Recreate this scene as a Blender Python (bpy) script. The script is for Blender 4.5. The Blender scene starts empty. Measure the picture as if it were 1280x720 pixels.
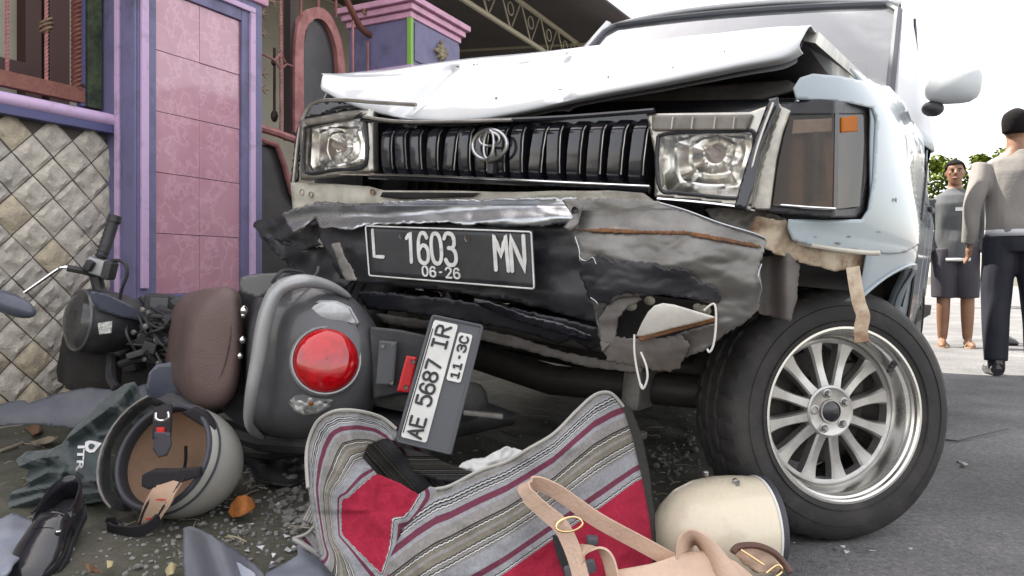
import bpy, bmesh, math, random
from mathutils import Vector, Matrix, noise
from mathutils.geometry import delaunay_2d_cdt
random.seed(7)
R = math.radians
scn = bpy.context.scene
COL = scn.collection

# ---------------------------------------------------------------- camera, sky, sun, exposure
F, CX, HY, CH = 950.0, 640.0, 345.0, 0.63
cam_d = bpy.data.cameras.new("camera")
cam = bpy.data.objects.new("camera", cam_d); COL.objects.link(cam)
cam.location = (0, 0, CH); cam.rotation_euler = (R(90), 0, 0)
cam_d.sensor_width = 36; cam_d.lens = 36 * F / 1280; cam_d.shift_y = -15 / 1280
cam_d.clip_start = 0.05; cam_d.clip_end = 2000
scn.camera = cam
SUN_EL, SUN_AZ = 52, -62          # sun behind the houses, to the left of the view (degrees from +Y)
wd = bpy.data.worlds.new("World"); scn.world = wd; wd.use_nodes = True
nt = wd.node_tree; nt.nodes.clear()
sky = nt.nodes.new("ShaderNodeTexSky"); sky.sky_type = 'NISHITA'; sky.sun_disc = False
sky.sun_elevation = R(SUN_EL); sky.sun_rotation = R(SUN_AZ); sky.altitude = 50
sky.air_density = 1.0; sky.dust_density = 3.0; sky.ozone_density = 1.0
bg = nt.nodes.new("ShaderNodeBackground"); bg.inputs[1].default_value = 0.15
wo = nt.nodes.new("ShaderNodeOutputWorld")
mixs = nt.nodes.new("ShaderNodeMixRGB"); mixs.inputs[0].default_value = .5; mixs.inputs[2].default_value = (6.9, 6.3, 5.6, 1)   # bright thin haze
nt.links.new(sky.outputs[0], mixs.inputs[1]); nt.links.new(mixs.outputs[0], bg.inputs[0]); nt.links.new(bg.outputs[0], wo.inputs[0])
sd = bpy.data.lights.new("sun", 'SUN'); sd.energy = 5.0; sd.angle = R(0.53); sd.color = (1, .95, .86)
sun = bpy.data.objects.new("sun", sd); COL.objects.link(sun)
_sv = Vector((math.sin(R(SUN_AZ)) * math.cos(R(SUN_EL)), math.cos(R(SUN_AZ)) * math.cos(R(SUN_EL)), math.sin(R(SUN_EL))))
sun.rotation_euler = _sv.to_track_quat('Z', 'Y').to_euler(); sun.location = (-6, 6, 12)
vs = scn.view_settings
vs.view_transform = 'Standard'; vs.look = 'None'; vs.gamma = 1; vs.exposure = 1.55
scn.cycles.max_bounces = 8; scn.cycles.transparent_max_bounces = 12
scn.cycles.sample_clamp_indirect = 6

# ---------------------------------------------------------------- measuring: rays of the photograph onto real planes
def ray(u, v): return Vector(((u - CX) / F, 1.0, (HY - v) / F))
CAMP = Vector((0, 0, CH))
def P(u, v, Y): return CAMP + ray(u, v) * Y
def G(u, v, z=0.0):
    r = ray(u, v); return CAMP + r * ((z - CH) / r.z)
def plane_fn(M, axis):
    Mi = M.inverted(); o = Mi @ CAMP; M3 = Mi.to_3x3()
    def f(u, v, c):
        d = M3 @ ray(u, v); return o + d * ((c - o[axis]) / d[axis])
    return f

# ---------------------------------------------------------------- materials
MATS = {}
def M(name, rgb, rough=.55, metal=0.0, rgb2=None, scale=9, mixlo=.4, mixhi=.65, bump=0.0, bscale=60, coat=0, spec=.5, sheen=0, rvar=0.0, detail=5, emit=None, trans=0, ior=1.45):
    m = bpy.data.materials.new(name); m.use_nodes = True
    t = m.node_tree; b = t.nodes["Principled BSDF"]; L = t.links
    b.inputs["Base Color"].default_value = (*rgb, 1); b.inputs["Roughness"].default_value = rough
    b.inputs["Metallic"].default_value = metal; b.inputs["Coat Weight"].default_value = coat
    b.inputs["Coat Roughness"].default_value = .06
    b.inputs["Specular IOR Level"].default_value = spec; b.inputs["Sheen Weight"].default_value = sheen
    b.inputs["Transmission Weight"].default_value = trans; b.inputs["IOR"].default_value = ior
    if emit: b.inputs["Emission Color"].default_value = (*emit, 1); b.inputs["Emission Strength"].default_value = 1
    tc = t.nodes.new("ShaderNodeTexCoord")
    if rgb2 or rvar:
        n = t.nodes.new("ShaderNodeTexNoise"); n.inputs["Scale"].default_value = scale; n.inputs["Detail"].default_value = detail
        n.inputs["Roughness"].default_value = .65
        L.new(tc.outputs["Object"], n.inputs["Vector"])
        mr = t.nodes.new("ShaderNodeMapRange"); mr.inputs[1].default_value = mixlo; mr.inputs[2].default_value = mixhi
        L.new(n.outputs["Fac"], mr.inputs[0])
        if rgb2:
            mx = t.nodes.new("ShaderNodeMix"); mx.data_type = 'RGBA'
            mx.inputs[6].default_value = (*rgb, 1); mx.inputs[7].default_value = (*rgb2, 1)
            L.new(mr.outputs[0], mx.inputs[0]); L.new(mx.outputs[2], b.inputs["Base Color"])
        if rvar:
            m2 = t.nodes.new("ShaderNodeMapRange"); m2.inputs[3].default_value = max(0.02, rough - rvar); m2.inputs[4].default_value = min(1, rough + rvar)
            L.new(n.outputs["Fac"], m2.inputs[0]); L.new(m2.outputs[0], b.inputs["Roughness"])
    if bump:
        n2 = t.nodes.new("ShaderNodeTexNoise"); n2.inputs["Scale"].default_value = bscale; n2.inputs["Detail"].default_value = 6
        L.new(tc.outputs["Object"], n2.inputs["Vector"])
        bp = t.nodes.new("ShaderNodeBump"); bp.inputs["Strength"].default_value = bump; bp.inputs["Distance"].default_value = .01
        L.new(n2.outputs["Fac"], bp.inputs["Height"]); L.new(bp.outputs[0], b.inputs["Normal"])
    MATS[name] = m; return m
def glass(name, tint=(1, 1, 1), refl=1.0, dirt=0.0, dcol=(.4, .4, .4)):
    m = bpy.data.materials.new(name); m.use_nodes = True; t = m.node_tree; t.nodes.clear(); L = t.links
    o = t.nodes.new("ShaderNodeOutputMaterial"); tr = t.nodes.new("ShaderNodeBsdfTransparent"); tr.inputs[0].default_value = (*tint, 1)
    g = t.nodes.new("ShaderNodeBsdfGlossy"); g.inputs["Roughness"].default_value = .02
    fr = t.nodes.new("ShaderNodeFresnel"); fr.inputs[0].default_value = 1.5
    ml = t.nodes.new("ShaderNodeMath"); ml.operation = 'MULTIPLY'; ml.inputs[1].default_value = refl; ml.use_clamp = True
    mx = t.nodes.new("ShaderNodeMixShader")
    L.new(fr.outputs[0], ml.inputs[0]); L.new(ml.outputs[0], mx.inputs[0]); L.new(tr.outputs[0], mx.inputs[1]); L.new(g.outputs[0], mx.inputs[2])
    last = mx
    if dirt:
        df = t.nodes.new("ShaderNodeBsdfDiffuse"); df.inputs[0].default_value = (*dcol, 1)
        nz = t.nodes.new("ShaderNodeTexNoise"); nz.inputs["Scale"].default_value = 14
        tc = t.nodes.new("ShaderNodeTexCoord"); L.new(tc.outputs["Object"], nz.inputs["Vector"])
        m3 = t.nodes.new("ShaderNodeMath"); m3.operation = 'MULTIPLY'; m3.inputs[1].default_value = dirt * 2; L.new(nz.outputs["Fac"], m3.inputs[0])
        m2 = t.nodes.new("ShaderNodeMixShader"); L.new(m3.outputs[0], m2.inputs[0]); L.new(mx.outputs[0], m2.inputs[1]); L.new(df.outputs[0], m2.inputs[2]); last = m2
    L.new(last.outputs[0], o.inputs[0]); MATS[name] = m; return m

# ---------------------------------------------------------------- geometry collector
MW = {}
class B:
    """collects vertices and faces of one mesh"""
    def __init__(s): s.v = []; s.f = []; s.uv = {}; s.keep = False; s.wn = False
    def add(s, vs, fs, uvs=None):
        n = len(s.v); s.v += [Vector(x) for x in vs]
        for i, f in enumerate(fs): s.f.append([n + k for k in f])
        if uvs:
            for i, q in enumerate(uvs): s.uv[n + i] = q
        return s
    def box(s, c, sz, rot=None, bev=0.0):
        hx, hy, hz = [x / 2 for x in sz]; c = Vector(c)
        if bev <= 0:
            vs = [Vector((x * hx, y * hy, z * hz)) for z in (-1, 1) for y in (-1, 1) for x in (-1, 1)]
            fs = [(0, 2, 3, 1), (4, 5, 7, 6), (0, 1, 5, 4), (2, 6, 7, 3), (0, 4, 6, 2), (1, 3, 7, 5)]
        else:
            s.wn = True; bm = bmesh.new(); bmesh.ops.create_cube(bm, size=1)
            for v in bm.verts: v.co = Vector((v.co.x * sz[0], v.co.y * sz[1], v.co.z * sz[2]))
            bmesh.ops.bevel(bm, geom=bm.edges[:], offset=min(bev, .45 * min(sz)), segments=2, affect='EDGES', profile=.5)
            bm.verts.index_update(); vs = [v.co.copy() for v in bm.verts]; fs = [[v.index for v in f.verts] for f in bm.faces]; bm.free()
        if rot is not None: vs = [rot @ v for v in vs]
        return s.add([v + c for v in vs], fs)
    def rings(s, rs, close=True, cap=True):
        n = len(rs[0]); vs = [p for r in rs for p in r]; fs = []
        for i in range(len(rs) - 1):
            for j in range(n if close else n - 1):
                k = (j + 1) % n; fs.append((i * n + j, i * n + k, (i + 1) * n + k, (i + 1) * n + j))
        if cap and close:
            fs.append(list(range(n))[::-1]); fs.append([(len(rs) - 1) * n + j for j in range(n)])
        return s.add(vs, fs)
    def tube(s, pts, r, n=8, cap=True, flat=1.0):
        pts = [Vector(p) for p in pts]; rs = []
        rad = r if isinstance(r, (list, tuple)) else [r] * len(pts)
        t0 = (pts[1] - pts[0]).normalized(); up = Vector((0, 0, 1)) if abs(t0.z) < .9 else Vector((1, 0, 0))
        a = t0.cross(up).normalized()
        for i, p in enumerate(pts):
            t = (pts[min(i + 1, len(pts) - 1)] - pts[max(i - 1, 0)]).normalized()
            a = (a - t * a.dot(t)).normalized(); b = t.cross(a)
            rs.append([p + a * (math.cos(2 * math.pi * k / n) * rad[i]) + b * (math.sin(2 * math.pi * k / n) * rad[i] * flat) for k in range(n)])
        return s.rings(rs, True, cap)
    def lathe(s, prof, c=(0, 0, 0), rot=None, n=24, cap=False, sx=1, sy=1, a0=0, a1=2 * math.pi):
        c = Vector(c); rs = []; full = abs(a1 - a0 - 2 * math.pi) < 1e-4
        m = n if full else n + 1
        for r, h in prof:
            ring = []
            for k in range(m):
                a = a0 + (a1 - a0) * k / n; v = Vector((math.cos(a) * r * sx, math.sin(a) * r * sy, h))
                ring.append((rot @ v if rot is not None else v) + c)
            rs.append(ring)
        return s.rings(rs, full, cap)
    def ell(s, c, rad, rot=None, n=16, m=10, z0=-1.0, z1=1.0):
        prof = []
        for i in range(m + 1):
            a = math.asin(z0) + (math.asin(z1) - math.asin(z0)) * i / m; prof.append((max(math.cos(a), .002), math.sin(a)))
        c = Vector(c); rs = []
        for r, h in prof:
            rs.append([(rot @ Vector((math.cos(2 * math.pi * k / n) * r * rad[0], math.sin(2 * math.pi * k / n) * r * rad[1], h * rad[2])) if rot is not None else
                        Vector((math.cos(2 * math.pi * k / n) * r * rad[0], math.sin(2 * math.pi * k / n) * r * rad[1], h * rad[2]))) + c for k in range(n)])
        return s.rings(rs, True, True)
    def grid(s, rows, uv=None):
        n = len(rows[0]); vs = [p for r in rows for p in r]; fs = []
        for i in range(len(rows) - 1):
            for j in range(n - 1): fs.append((i * n + j, i * n + j + 1, (i + 1) * n + j + 1, (i + 1) * n + j))
        if uv is None: uv = [(j / (n - 1), i / (len(rows) - 1)) for i in range(len(rows)) for j in range(n)]
        return s.add(vs, fs, uv)
    def prism(s, pts, off):
        pts = [Vector(p) for p in pts]; off = Vector(off); n = len(pts)
        fs = [list(range(n))[::-1], [n + i for i in range(n)]] + [(i, (i + 1) % n, n + (i + 1) % n, n + i) for i in range(n)]
        return s.add(pts + [p + off for p in pts], fs)
    def ribbon(s, pts, wid, w, th=.003):
        """flat strap along pts, wid = width directions (one or many)"""
        pts = [Vector(p) for p in pts]; rs = []
        for i, p in enumerate(pts):
            t = (pts[min(i + 1, len(pts) - 1)] - pts[max(i - 1, 0)]).normalized()
            a = Vector(wid[i] if isinstance(wid[0], (list, tuple, Vector)) else wid); a = (a - t * a.dot(t)).normalized()
            b = t.cross(a); ww = w[i] if isinstance(w, (list, tuple)) else w
            rs.append([p + a * ww / 2 + b * th / 2, p - a * ww / 2 + b * th / 2, p - a * ww / 2 - b * th / 2, p + a * ww / 2 - b * th / 2])
        return s.rings(rs, True, True)
    def build(s, name, mat, parent=None, world=False, smooth=None, thick=0, toff=-1, sub=0, bev=0, mats=None, label=None):
        vs = s.v
        root = parent
        while root is not None and root not in MW and root.parent: root = root.parent
        if world and root in MW: mi = MW[root].inverted(); vs = [mi @ v for v in vs]
        me = bpy.data.meshes.new(name); me.from_pydata([tuple(v) for v in vs], [], s.f); me.validate(); me.update()
        if not s.keep: bm = bmesh.new(); bm.from_mesh(me); bmesh.ops.recalc_face_normals(bm, faces=bm.faces[:]); bm.to_mesh(me); bm.free()
        if s.uv:
            ul = me.uv_layers.new(name="uv")
            for l in me.loops: ul.data[l.index].uv = s.uv.get(l.vertex_index, (0, 0))
        for m_ in (mats or [mat]): me.materials.append(MATS[m_] if isinstance(m_, str) else m_)
        if smooth is None: smooth = 38
        if smooth:
            me.polygons.foreach_set("use_smooth", [True] * len(me.polygons))
            if smooth < 180: me.set_sharp_from_angle(angle=R(smooth))
        o = bpy.data.objects.new(name, me); COL.objects.link(o)
        if parent is not None: o.parent = parent
        if thick:
            md = o.modifiers.new("t", 'SOLIDIFY'); md.thickness = thick; md.offset = toff
        if bev:
            md = o.modifiers.new("b", 'BEVEL'); md.width = bev; md.segments = 2; md.limit_method = 'ANGLE'
        if sub:
            md = o.modifiers.new("s", 'SUBSURF'); md.levels = sub; md.render_levels = sub
        if s.wn and smooth: md = o.modifiers.new("w", 'WEIGHTED_NORMAL'); md.weight = 100; md.keep_sharp = True
        if label: o["label"] = label
        return o
def tag(o, label=None, cat=None, group=None, kind=None):
    if label: o["label"] = label
    if cat: o["category"] = cat
    if group: o["group"] = group
    if kind: o["kind"] = kind
    return o
def thing(name, mat4=None, label=None, cat=None, group=None):
    o = bpy.data.objects.new(name, None); COL.objects.link(o); o.empty_display_size = .1
    m = mat4 if isinstance(mat4, Matrix) else Matrix.Translation(mat4 or (0, 0, 0))
    o.matrix_world = m; MW[o] = m
    return tag(o, label, cat, group)
def inst(src, parent, loc, rot=None, scale=1.0):
    o = src.copy(); COL.objects.link(o); o.parent = parent; o.location = loc
    if rot is not None: o.rotation_euler = rot
    o.scale = (scale,) * 3 if not isinstance(scale, tuple) else scale
    return o
def cr(p, t):
    """Catmull-Rom through list p at t in 0..1"""
    n = len(p) - 1; x = min(max(t, 0), 1) * n; i = min(int(x), n - 1); f = x - i
    a, b, c, d = p[max(i - 1, 0)], p[i], p[i + 1], p[min(i + 2, n)]
    return b * 1.0 + (c - a) * (f * .5) + (a * 2 - b * 5 + c * 4 - d) * (f * f * .5) + (b * 3 - a - c * 3 + d) * (f * f * f * .5)
def spline(p, n): 
    p = [Vector(x) for x in p]; return [cr(p, i / (n - 1)) for i in range(n)]
def fine(rows, nu, nv, amp=0, fr=6, seed=0, edge=0):
    """smooth a coarse grid of points to nv rows of nu points, with crumpling"""
    rr = [[cr([Vector(q) for q in r], j / (nu - 1)) for j in range(nu)] for r in rows]
    out = [[cr([r[j] for r in rr], i / (nv - 1)) for j in range(nu)] for i in range(nv)]
    if amp or edge:
        for i in range(nv):
            for j in range(nu):
                p = out[i][j]; q = p * fr + Vector((seed * 7.3, seed * 3.1, 0))
                a = amp; out[i][j] = p + noise.turbulence_vector(q, 3, False, amplitude_scale=.55, frequency_scale=2.1) * a
    return out
def inside(u, v, poly):
    c = False; n = len(poly)
    for i in range(n):
        x1, y1 = poly[i]; x2, y2 = poly[i - 1]
        if (y1 > v) != (y2 > v) and u < (x2 - x1) * (v - y1) / (y2 - y1) + x1: c = not c
    return c
def snap(u, v, poly):
    best = None
    for i in range(len(poly)):
        x1, y1 = poly[i]; x2, y2 = poly[i - 1]; dx, dy = x2 - x1, y2 - y1; l = dx * dx + dy * dy
        t = 0 if l == 0 else min(1, max(0, ((u - x1) * dx + (v - y1) * dy) / l)); a, b = x1 + t * dx, y1 + t * dy
        d = (a - u) ** 2 + (b - v) ** 2
        if best is None or d < best[0]: best = (d, a, b)
    return best
def outline(poly, fn, step=4.0, jag=0.0, uvf=None, seed=0, holes=()):
    """mesh the inside of an outline measured in the photograph; fn(u,v) gives the place of each vertex on the real surface"""
    rnd = random.Random(seed); step *= .8
    pts, edges = [], []
    def loop(pl, jg):
        st = len(pts); n = len(pl)
        for i in range(n):
            (x1, y1), (x2, y2) = pl[i], pl[(i + 1) % n]; m = max(1, int(round(math.hypot(x2 - x1, y2 - y1) / step)))
            for k in range(m):
                t = k / m; j = jg if k else jg * .4; pts.append((x1 + (x2 - x1) * t + rnd.uniform(-j, j), y1 + (y2 - y1) * t + rnd.uniform(-j, j)))
        e = len(pts); edges.extend((i, i + 1 if i + 1 < e else st) for i in range(st, e)); return pts[st:e]
    outer = loop(poly, jag); inn = [loop(h, jag * .5) for h in holes]
    us = [p[0] for p in outer]; vs_ = [p[1] for p in outer]; m2 = (step * .6) ** 2; row = 0; v = min(vs_)
    bd = list(pts); cell = {}
    for p in bd: cell.setdefault((int(p[0] // step), int(p[1] // step)), []).append(p)
    while v < max(vs_):
        u = min(us) + (row % 2) * step * .5
        while u < max(us):
            ci, cj = int(u // step), int(v // step)
            if all((p[0] - u) ** 2 + (p[1] - v) ** 2 > m2 for di in (-1, 0, 1) for dj in (-1, 0, 1) for p in cell.get((ci + di, cj + dj), ())) and inside(u, v, outer) and not any(inside(u, v, h) for h in inn): pts.append((u, v))
            u += step
        v += step * .87; row += 1
    V, E, Fc, *_ = delaunay_2d_cdt([Vector(p) for p in pts], edges, [], 0, 1e-4)
    fs = []
    for f in Fc:
        c = sum((V[i] for i in f), Vector((0, 0))) / len(f)
        if inside(c.x, c.y, outer) and not any(inside(c.x, c.y, h) for h in inn):
            a_ = sum(V[f[i]].x * V[f[(i + 1) % len(f)]].y - V[f[(i + 1) % len(f)]].x * V[f[i]].y for i in range(len(f))); (abs(a_) > .06 and fs.append(tuple(f) if a_ < 0 else tuple(f)[::-1]))
    u0, v0 = min(us), min(vs_); used_ = sorted({i for f in fs for i in f}); mp = {i: k for k, i in enumerate(used_)}
    b = B(); b.keep = True; b.add([fn(V[i].x, V[i].y) for i in used_], [[mp[i] for i in f] for f in fs], [uvf(V[i].x, V[i].y) if uvf else ((V[i].x - u0) / 100, (V[i].y - v0) / 100) for i in used_]); return b
def crease(p, s=0, o=3):
    """angular folds, as in sheet metal or stiff cloth"""
    q = Vector(p) + Vector((s * 9.7, s * 4.1, s * 1.7)); a, f, t = 1.0, 1.0, 0.0
    for _ in range(o): t += a * (1 - 2 * abs(noise.noise(q * f))); a *= .5; f *= 2.1
    return t / 1.75
def nz(p, s=0): return noise.noise(Vector(p) + Vector((s * 11.1, s * 5.7, s * 2.3)))
def text_mesh(txt, size, extrude, xs=1.0, bold=.0, space=1.0):
    c = bpy.data.curves.new("lettering", 'FONT'); c.body = txt; c.size = size; c.extrude = extrude; c.offset = bold; c.space_character = space
    c.align_x = 'CENTER'; c.align_y = 'CENTER'; c.resolution_u = 3
    o = bpy.data.objects.new("lettering", c); COL.objects.link(o)
    dg = bpy.context.evaluated_depsgraph_get(); me = bpy.data.meshes.new_from_object(o.evaluated_get(dg))
    bpy.data.objects.remove(o)
    b = B(); b.add([(v.co.x * xs, v.co.y, v.co.z) for v in me.vertices], [list(p.vertices) for p in me.polygons]); return b
def xform(b, f): b.v = [f(v) for v in b.v]; return b

# embossed characters as strokes in a unit box
_o = [(.5 + .5 * math.copysign(abs(math.cos(a)) ** .75, math.cos(a)), .5 + .5 * math.copysign(abs(math.sin(a)) ** .85, math.sin(a))) for a in [2 * math.pi * i / 24 for i in range(25)]]
CH_ = {'L': ([[(0, 1), (0, 0), (1, 0)]], 0), '1': ([[(.15, .80), (.55, 1), (.55, 0)]], 0), '!': ([[(.15, .80), (.5, 1), (.5, 0)], [(.1, 0), (.9, 0)]], 0),
 '6': ([[(.92, .84), (.72, .98), (.35, .98), (.07, .75), (0, .42), (.06, .12), (.35, 0), (.7, 0), (.96, .14), (.97, .42), (.7, .57), (.35, .56), (.04, .40)]], 1), '0': ([_o], 0),
 '3': ([[(.02, .84), (.25, 1), (.72, 1), (.95, .86), (.93, .64), (.68, .54), (.38, .54)], [(.68, .54), (.98, .40), (1, .15), (.74, 0), (.25, 0), (0, .15)]], 1),
 'M': ([[(.0, 0), (.06, 1), (.5, .38), (.94, 1), (1, 0)]], 0), 'N': ([[(0, 0), (0, 1), (1, 0), (1, 1)]], 0), '2': ([[(.02, .80), (.25, 1), (.75, 1), (.98, .80), (.90, .58), (.05, 0)], [(.03, 0), (1, 0)]], 2),
 'A': ([[(0, 0), (.5, 1), (1, 0)], [(.2, .34), (.8, .34)]], 0), 'E': ([[(1, 1), (0, 1), (0, 0), (1, 0)], [(0, .52), (.85, .52)]], 0),
 '5': ([[(.92, 1), (.10, 1), (.06, .58)], [(.06, .58), (.35, .66), (.72, .62), (1, .42), (1, .18), (.74, 0), (.25, 0), (0, .14)]], 2), '7': ([[(0, 1), (1, 1), (.38, 0)]], 0),
 '8': ([[(.5 + .44 * math.cos(a), .77 + .23 * math.sin(a)) for a in [2 * math.pi * i / 18 for i in range(19)]], [(.5 + .5 * math.cos(a), .27 + .27 * math.sin(a)) for a in [2 * math.pi * i / 18 for i in range(19)]]], 0),
 'I': ([[(.15, 1), (.85, 1)], [(.5, 1), (.5, 0)], [(.15, 0), (.85, 0)]], 0), 'R': ([[(0, 0), (0, 1), (.68, 1), (.97, .88), (.97, .64), (.68, .52), (0, .52)], [(.5, .52), (1, 0)]], 0),
 'C': ([[(.98, .80), (.72, 1), (.3, 1), (.03, .78), (.03, .22), (.3, 0), (.72, 0), (.98, .2)]], 1), '·': ([[(.35, .5), (.65, .5)]], 0), 'T': ([[(0, 1), (1, 1)], [(.5, 1), (.5, 0)]], 0)}
def strokes(txt, mp, x0, x1, y0, y1, gap, w, th, nrm):
    """txt laid from x0 to x1 and y0 to y1 of a surface given by mp(x, y); gap = space between characters as a share of one character"""
    b = B(); n = len(txt); cw = (x1 - x0) / (n + gap * (n - 1))
    for i, ch in enumerate(txt):
        if ch == ' ': continue
        ls, cur = CH_[ch]; xs = x0 + i * cw * (1 + gap)
        for k, l in enumerate(ls):
            q = [(xs + px * cw, y0 + py * (y1 - y0)) for px, py in l]
            if cur == 1 or (cur == 2 and k == (0 if ch == '2' else 1)): q = [tuple(p)[:2] for p in spline([(a, c, 0) for a, c in q], 4 * len(q))]
            d_ = []
            for (ax_, ay), (bx_, by) in zip(q[:-1], q[1:]): d_ += [(ax_ + (bx_ - ax_) * t / 3, ay + (by - ay) * t / 3) for t in range(3)]
            d_.append(q[-1]); p3 = [mp(a, c) for a, c in d_]
            wd_ = [nrm.cross((p3[min(j + 1, len(p3) - 1)] - p3[max(j - 1, 0)]).normalized()) for j in range(len(p3))]
            b.ribbon(p3, wd_, w, th)
            for e_ in (p3[0], p3[-1]): b.lathe([(.0005, th / 2), (w * .5, th / 2), (w * .5, -th / 2)], e_, nrm.to_track_quat('Z', 'Y').to_matrix(), 8)
    return b
# ---------------------------------------------------------------- materials used by the place
M("asphalt", (.20, .196, .196), .88, rgb2=(.135, .132, .134), scale=60, bump=.9, bscale=260)
M("soil", (.095, .09, .072), .95, rgb2=(.052, .056, .036), scale=4.5, bump=.9, bscale=45)
M("stone", (.56, .52, .45), .85, rgb2=(.38, .35, .30), scale=11, bump=.9, bscale=45)
M("stone_warm", (.52, .45, .33), .85, rgb2=(.36, .31, .24), scale=11, bump=.9, bscale=45)
M("stone_grey", (.48, .45, .40), .88, rgb2=(.31, .29, .26), scale=9, bump=.9, bscale=45)
M("mortar", (.085, .075, .065), .95, bump=.4)
M("violet_paint", (.155, .145, .265), .5, rgb2=(.095, .09, .155), scale=9, mixlo=.48, mixhi=.75, bump=.12, bscale=50)
M("violet_dark", (.08, .08, .19), .5, bump=.08)
M("lilac_paint", (.52, .37, .56), .45, rgb2=(.36, .27, .38), scale=16, mixlo=.52, mixhi=.72, bump=.12)
M("pink_trim", (.66, .36, .50), .5, rgb2=(.5, .27, .38), scale=9, bump=.06)
M("copper_iron", (.21, .09, .065), .55, .25, rgb2=(.17, .06, .05), scale=14, bump=.3, bscale=90)
M("rose_iron", (.40, .18, .17), .55, .2, rgb2=(.26, .10, .10), scale=14, bump=.25, bscale=90)
M("dark_iron", (.045, .03, .032), .5, .3, bump=.2)
M("gold_iron", (.30, .22, .13), .5, .4, rgb2=(.15, .1, .07), scale=30, bump=.2)
M("moss_wall", (.055, .075, .04), .95, rgb2=(.022, .028, .022), scale=16, bump=.8, bscale=40)
M("beige_wall", (.40, .37, .30), .8, rgb2=(.33, .30, .25), scale=2, bump=.1)
M("dark_wood", (.06, .025, .022), .5, bump=.1)
M("canopy", (.14, .12, .12), .8, rgb2=(.10, .09, .09), scale=1.2, bump=.1)
M("truss", (.45, .40, .30), .5)
M("green_paint", (.22, .42, .07), .5)
M("ornament", (.34, .29, .18), .55, rgb2=(.15, .12, .09), scale=40, bump=.4, bscale=80)
M("smoke_panel", (.055, .05, .05), .35, rgb2=(.03, .028, .03), scale=3, bump=.04)
M("plaster", (.55, .52, .46), .85, rgb2=(.48, .45, .4), scale=2, bump=.1)
M("orange_wall", (.62, .30, .13), .8, rgb2=(.5, .26, .12), scale=2)
M("roof_tile", (.30, .12, .07), .8, bump=.3)
M("leaf", (.10, .13, .014), .9, rgb2=(.07, .10, .018), scale=4, spec=.08)
M("leaf_dry", (.36, .12, .02), .7, rgb2=(.22, .08, .02), scale=60)
M("leaf_brown", (.16, .09, .05), .8)
M("bark", (.1, .075, .05), .9, bump=.5)
M("kerb", (.33, .33, .33), .85, bump=.3)
def asphalt_mat():
    m = MATS["asphalt"]; t = m.node_tree; L = t.links; b = t.nodes["Principled BSDF"]; src = b.inputs["Base Color"].links[0].from_socket
    tc = t.nodes.new("ShaderNodeTexCoord"); n = t.nodes.new("ShaderNodeTexNoise"); n.inputs["Scale"].default_value = 1.6; n.inputs["Detail"].default_value = 8; n.inputs["Roughness"].default_value = .62; L.new(tc.outputs["Object"], n.inputs["Vector"])
    r = t.nodes.new("ShaderNodeMapRange"); r.inputs[1].default_value = .35; r.inputs[2].default_value = .68; r.inputs[3].default_value = .62; r.inputs[4].default_value = 1.2; L.new(n.outputs["Fac"], r.inputs[0])
    v = t.nodes.new("ShaderNodeTexVoronoi"); v.inputs["Scale"].default_value = 150; L.new(tc.outputs["Object"], v.inputs["Vector"])
    r2 = t.nodes.new("ShaderNodeMapRange"); r2.inputs[1].default_value = 0; r2.inputs[2].default_value = 1; r2.inputs[3].default_value = .75; r2.inputs[4].default_value = 1.3; L.new(v.outputs["Color"], r2.inputs[0])
    ml = t.nodes.new("ShaderNodeMath"); ml.operation = 'MULTIPLY'; L.new(r.outputs[0], ml.inputs[0]); L.new(r2.outputs[0], ml.inputs[1])
    mx = t.nodes.new("ShaderNodeMixRGB"); mx.blend_type = 'MULTIPLY'; mx.inputs[0].default_value = 1; L.new(src, mx.inputs[1]); L.new(ml.outputs[0], mx.inputs[2]); L.new(mx.outputs[0], b.inputs["Base Color"])
asphalt_mat()
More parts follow.
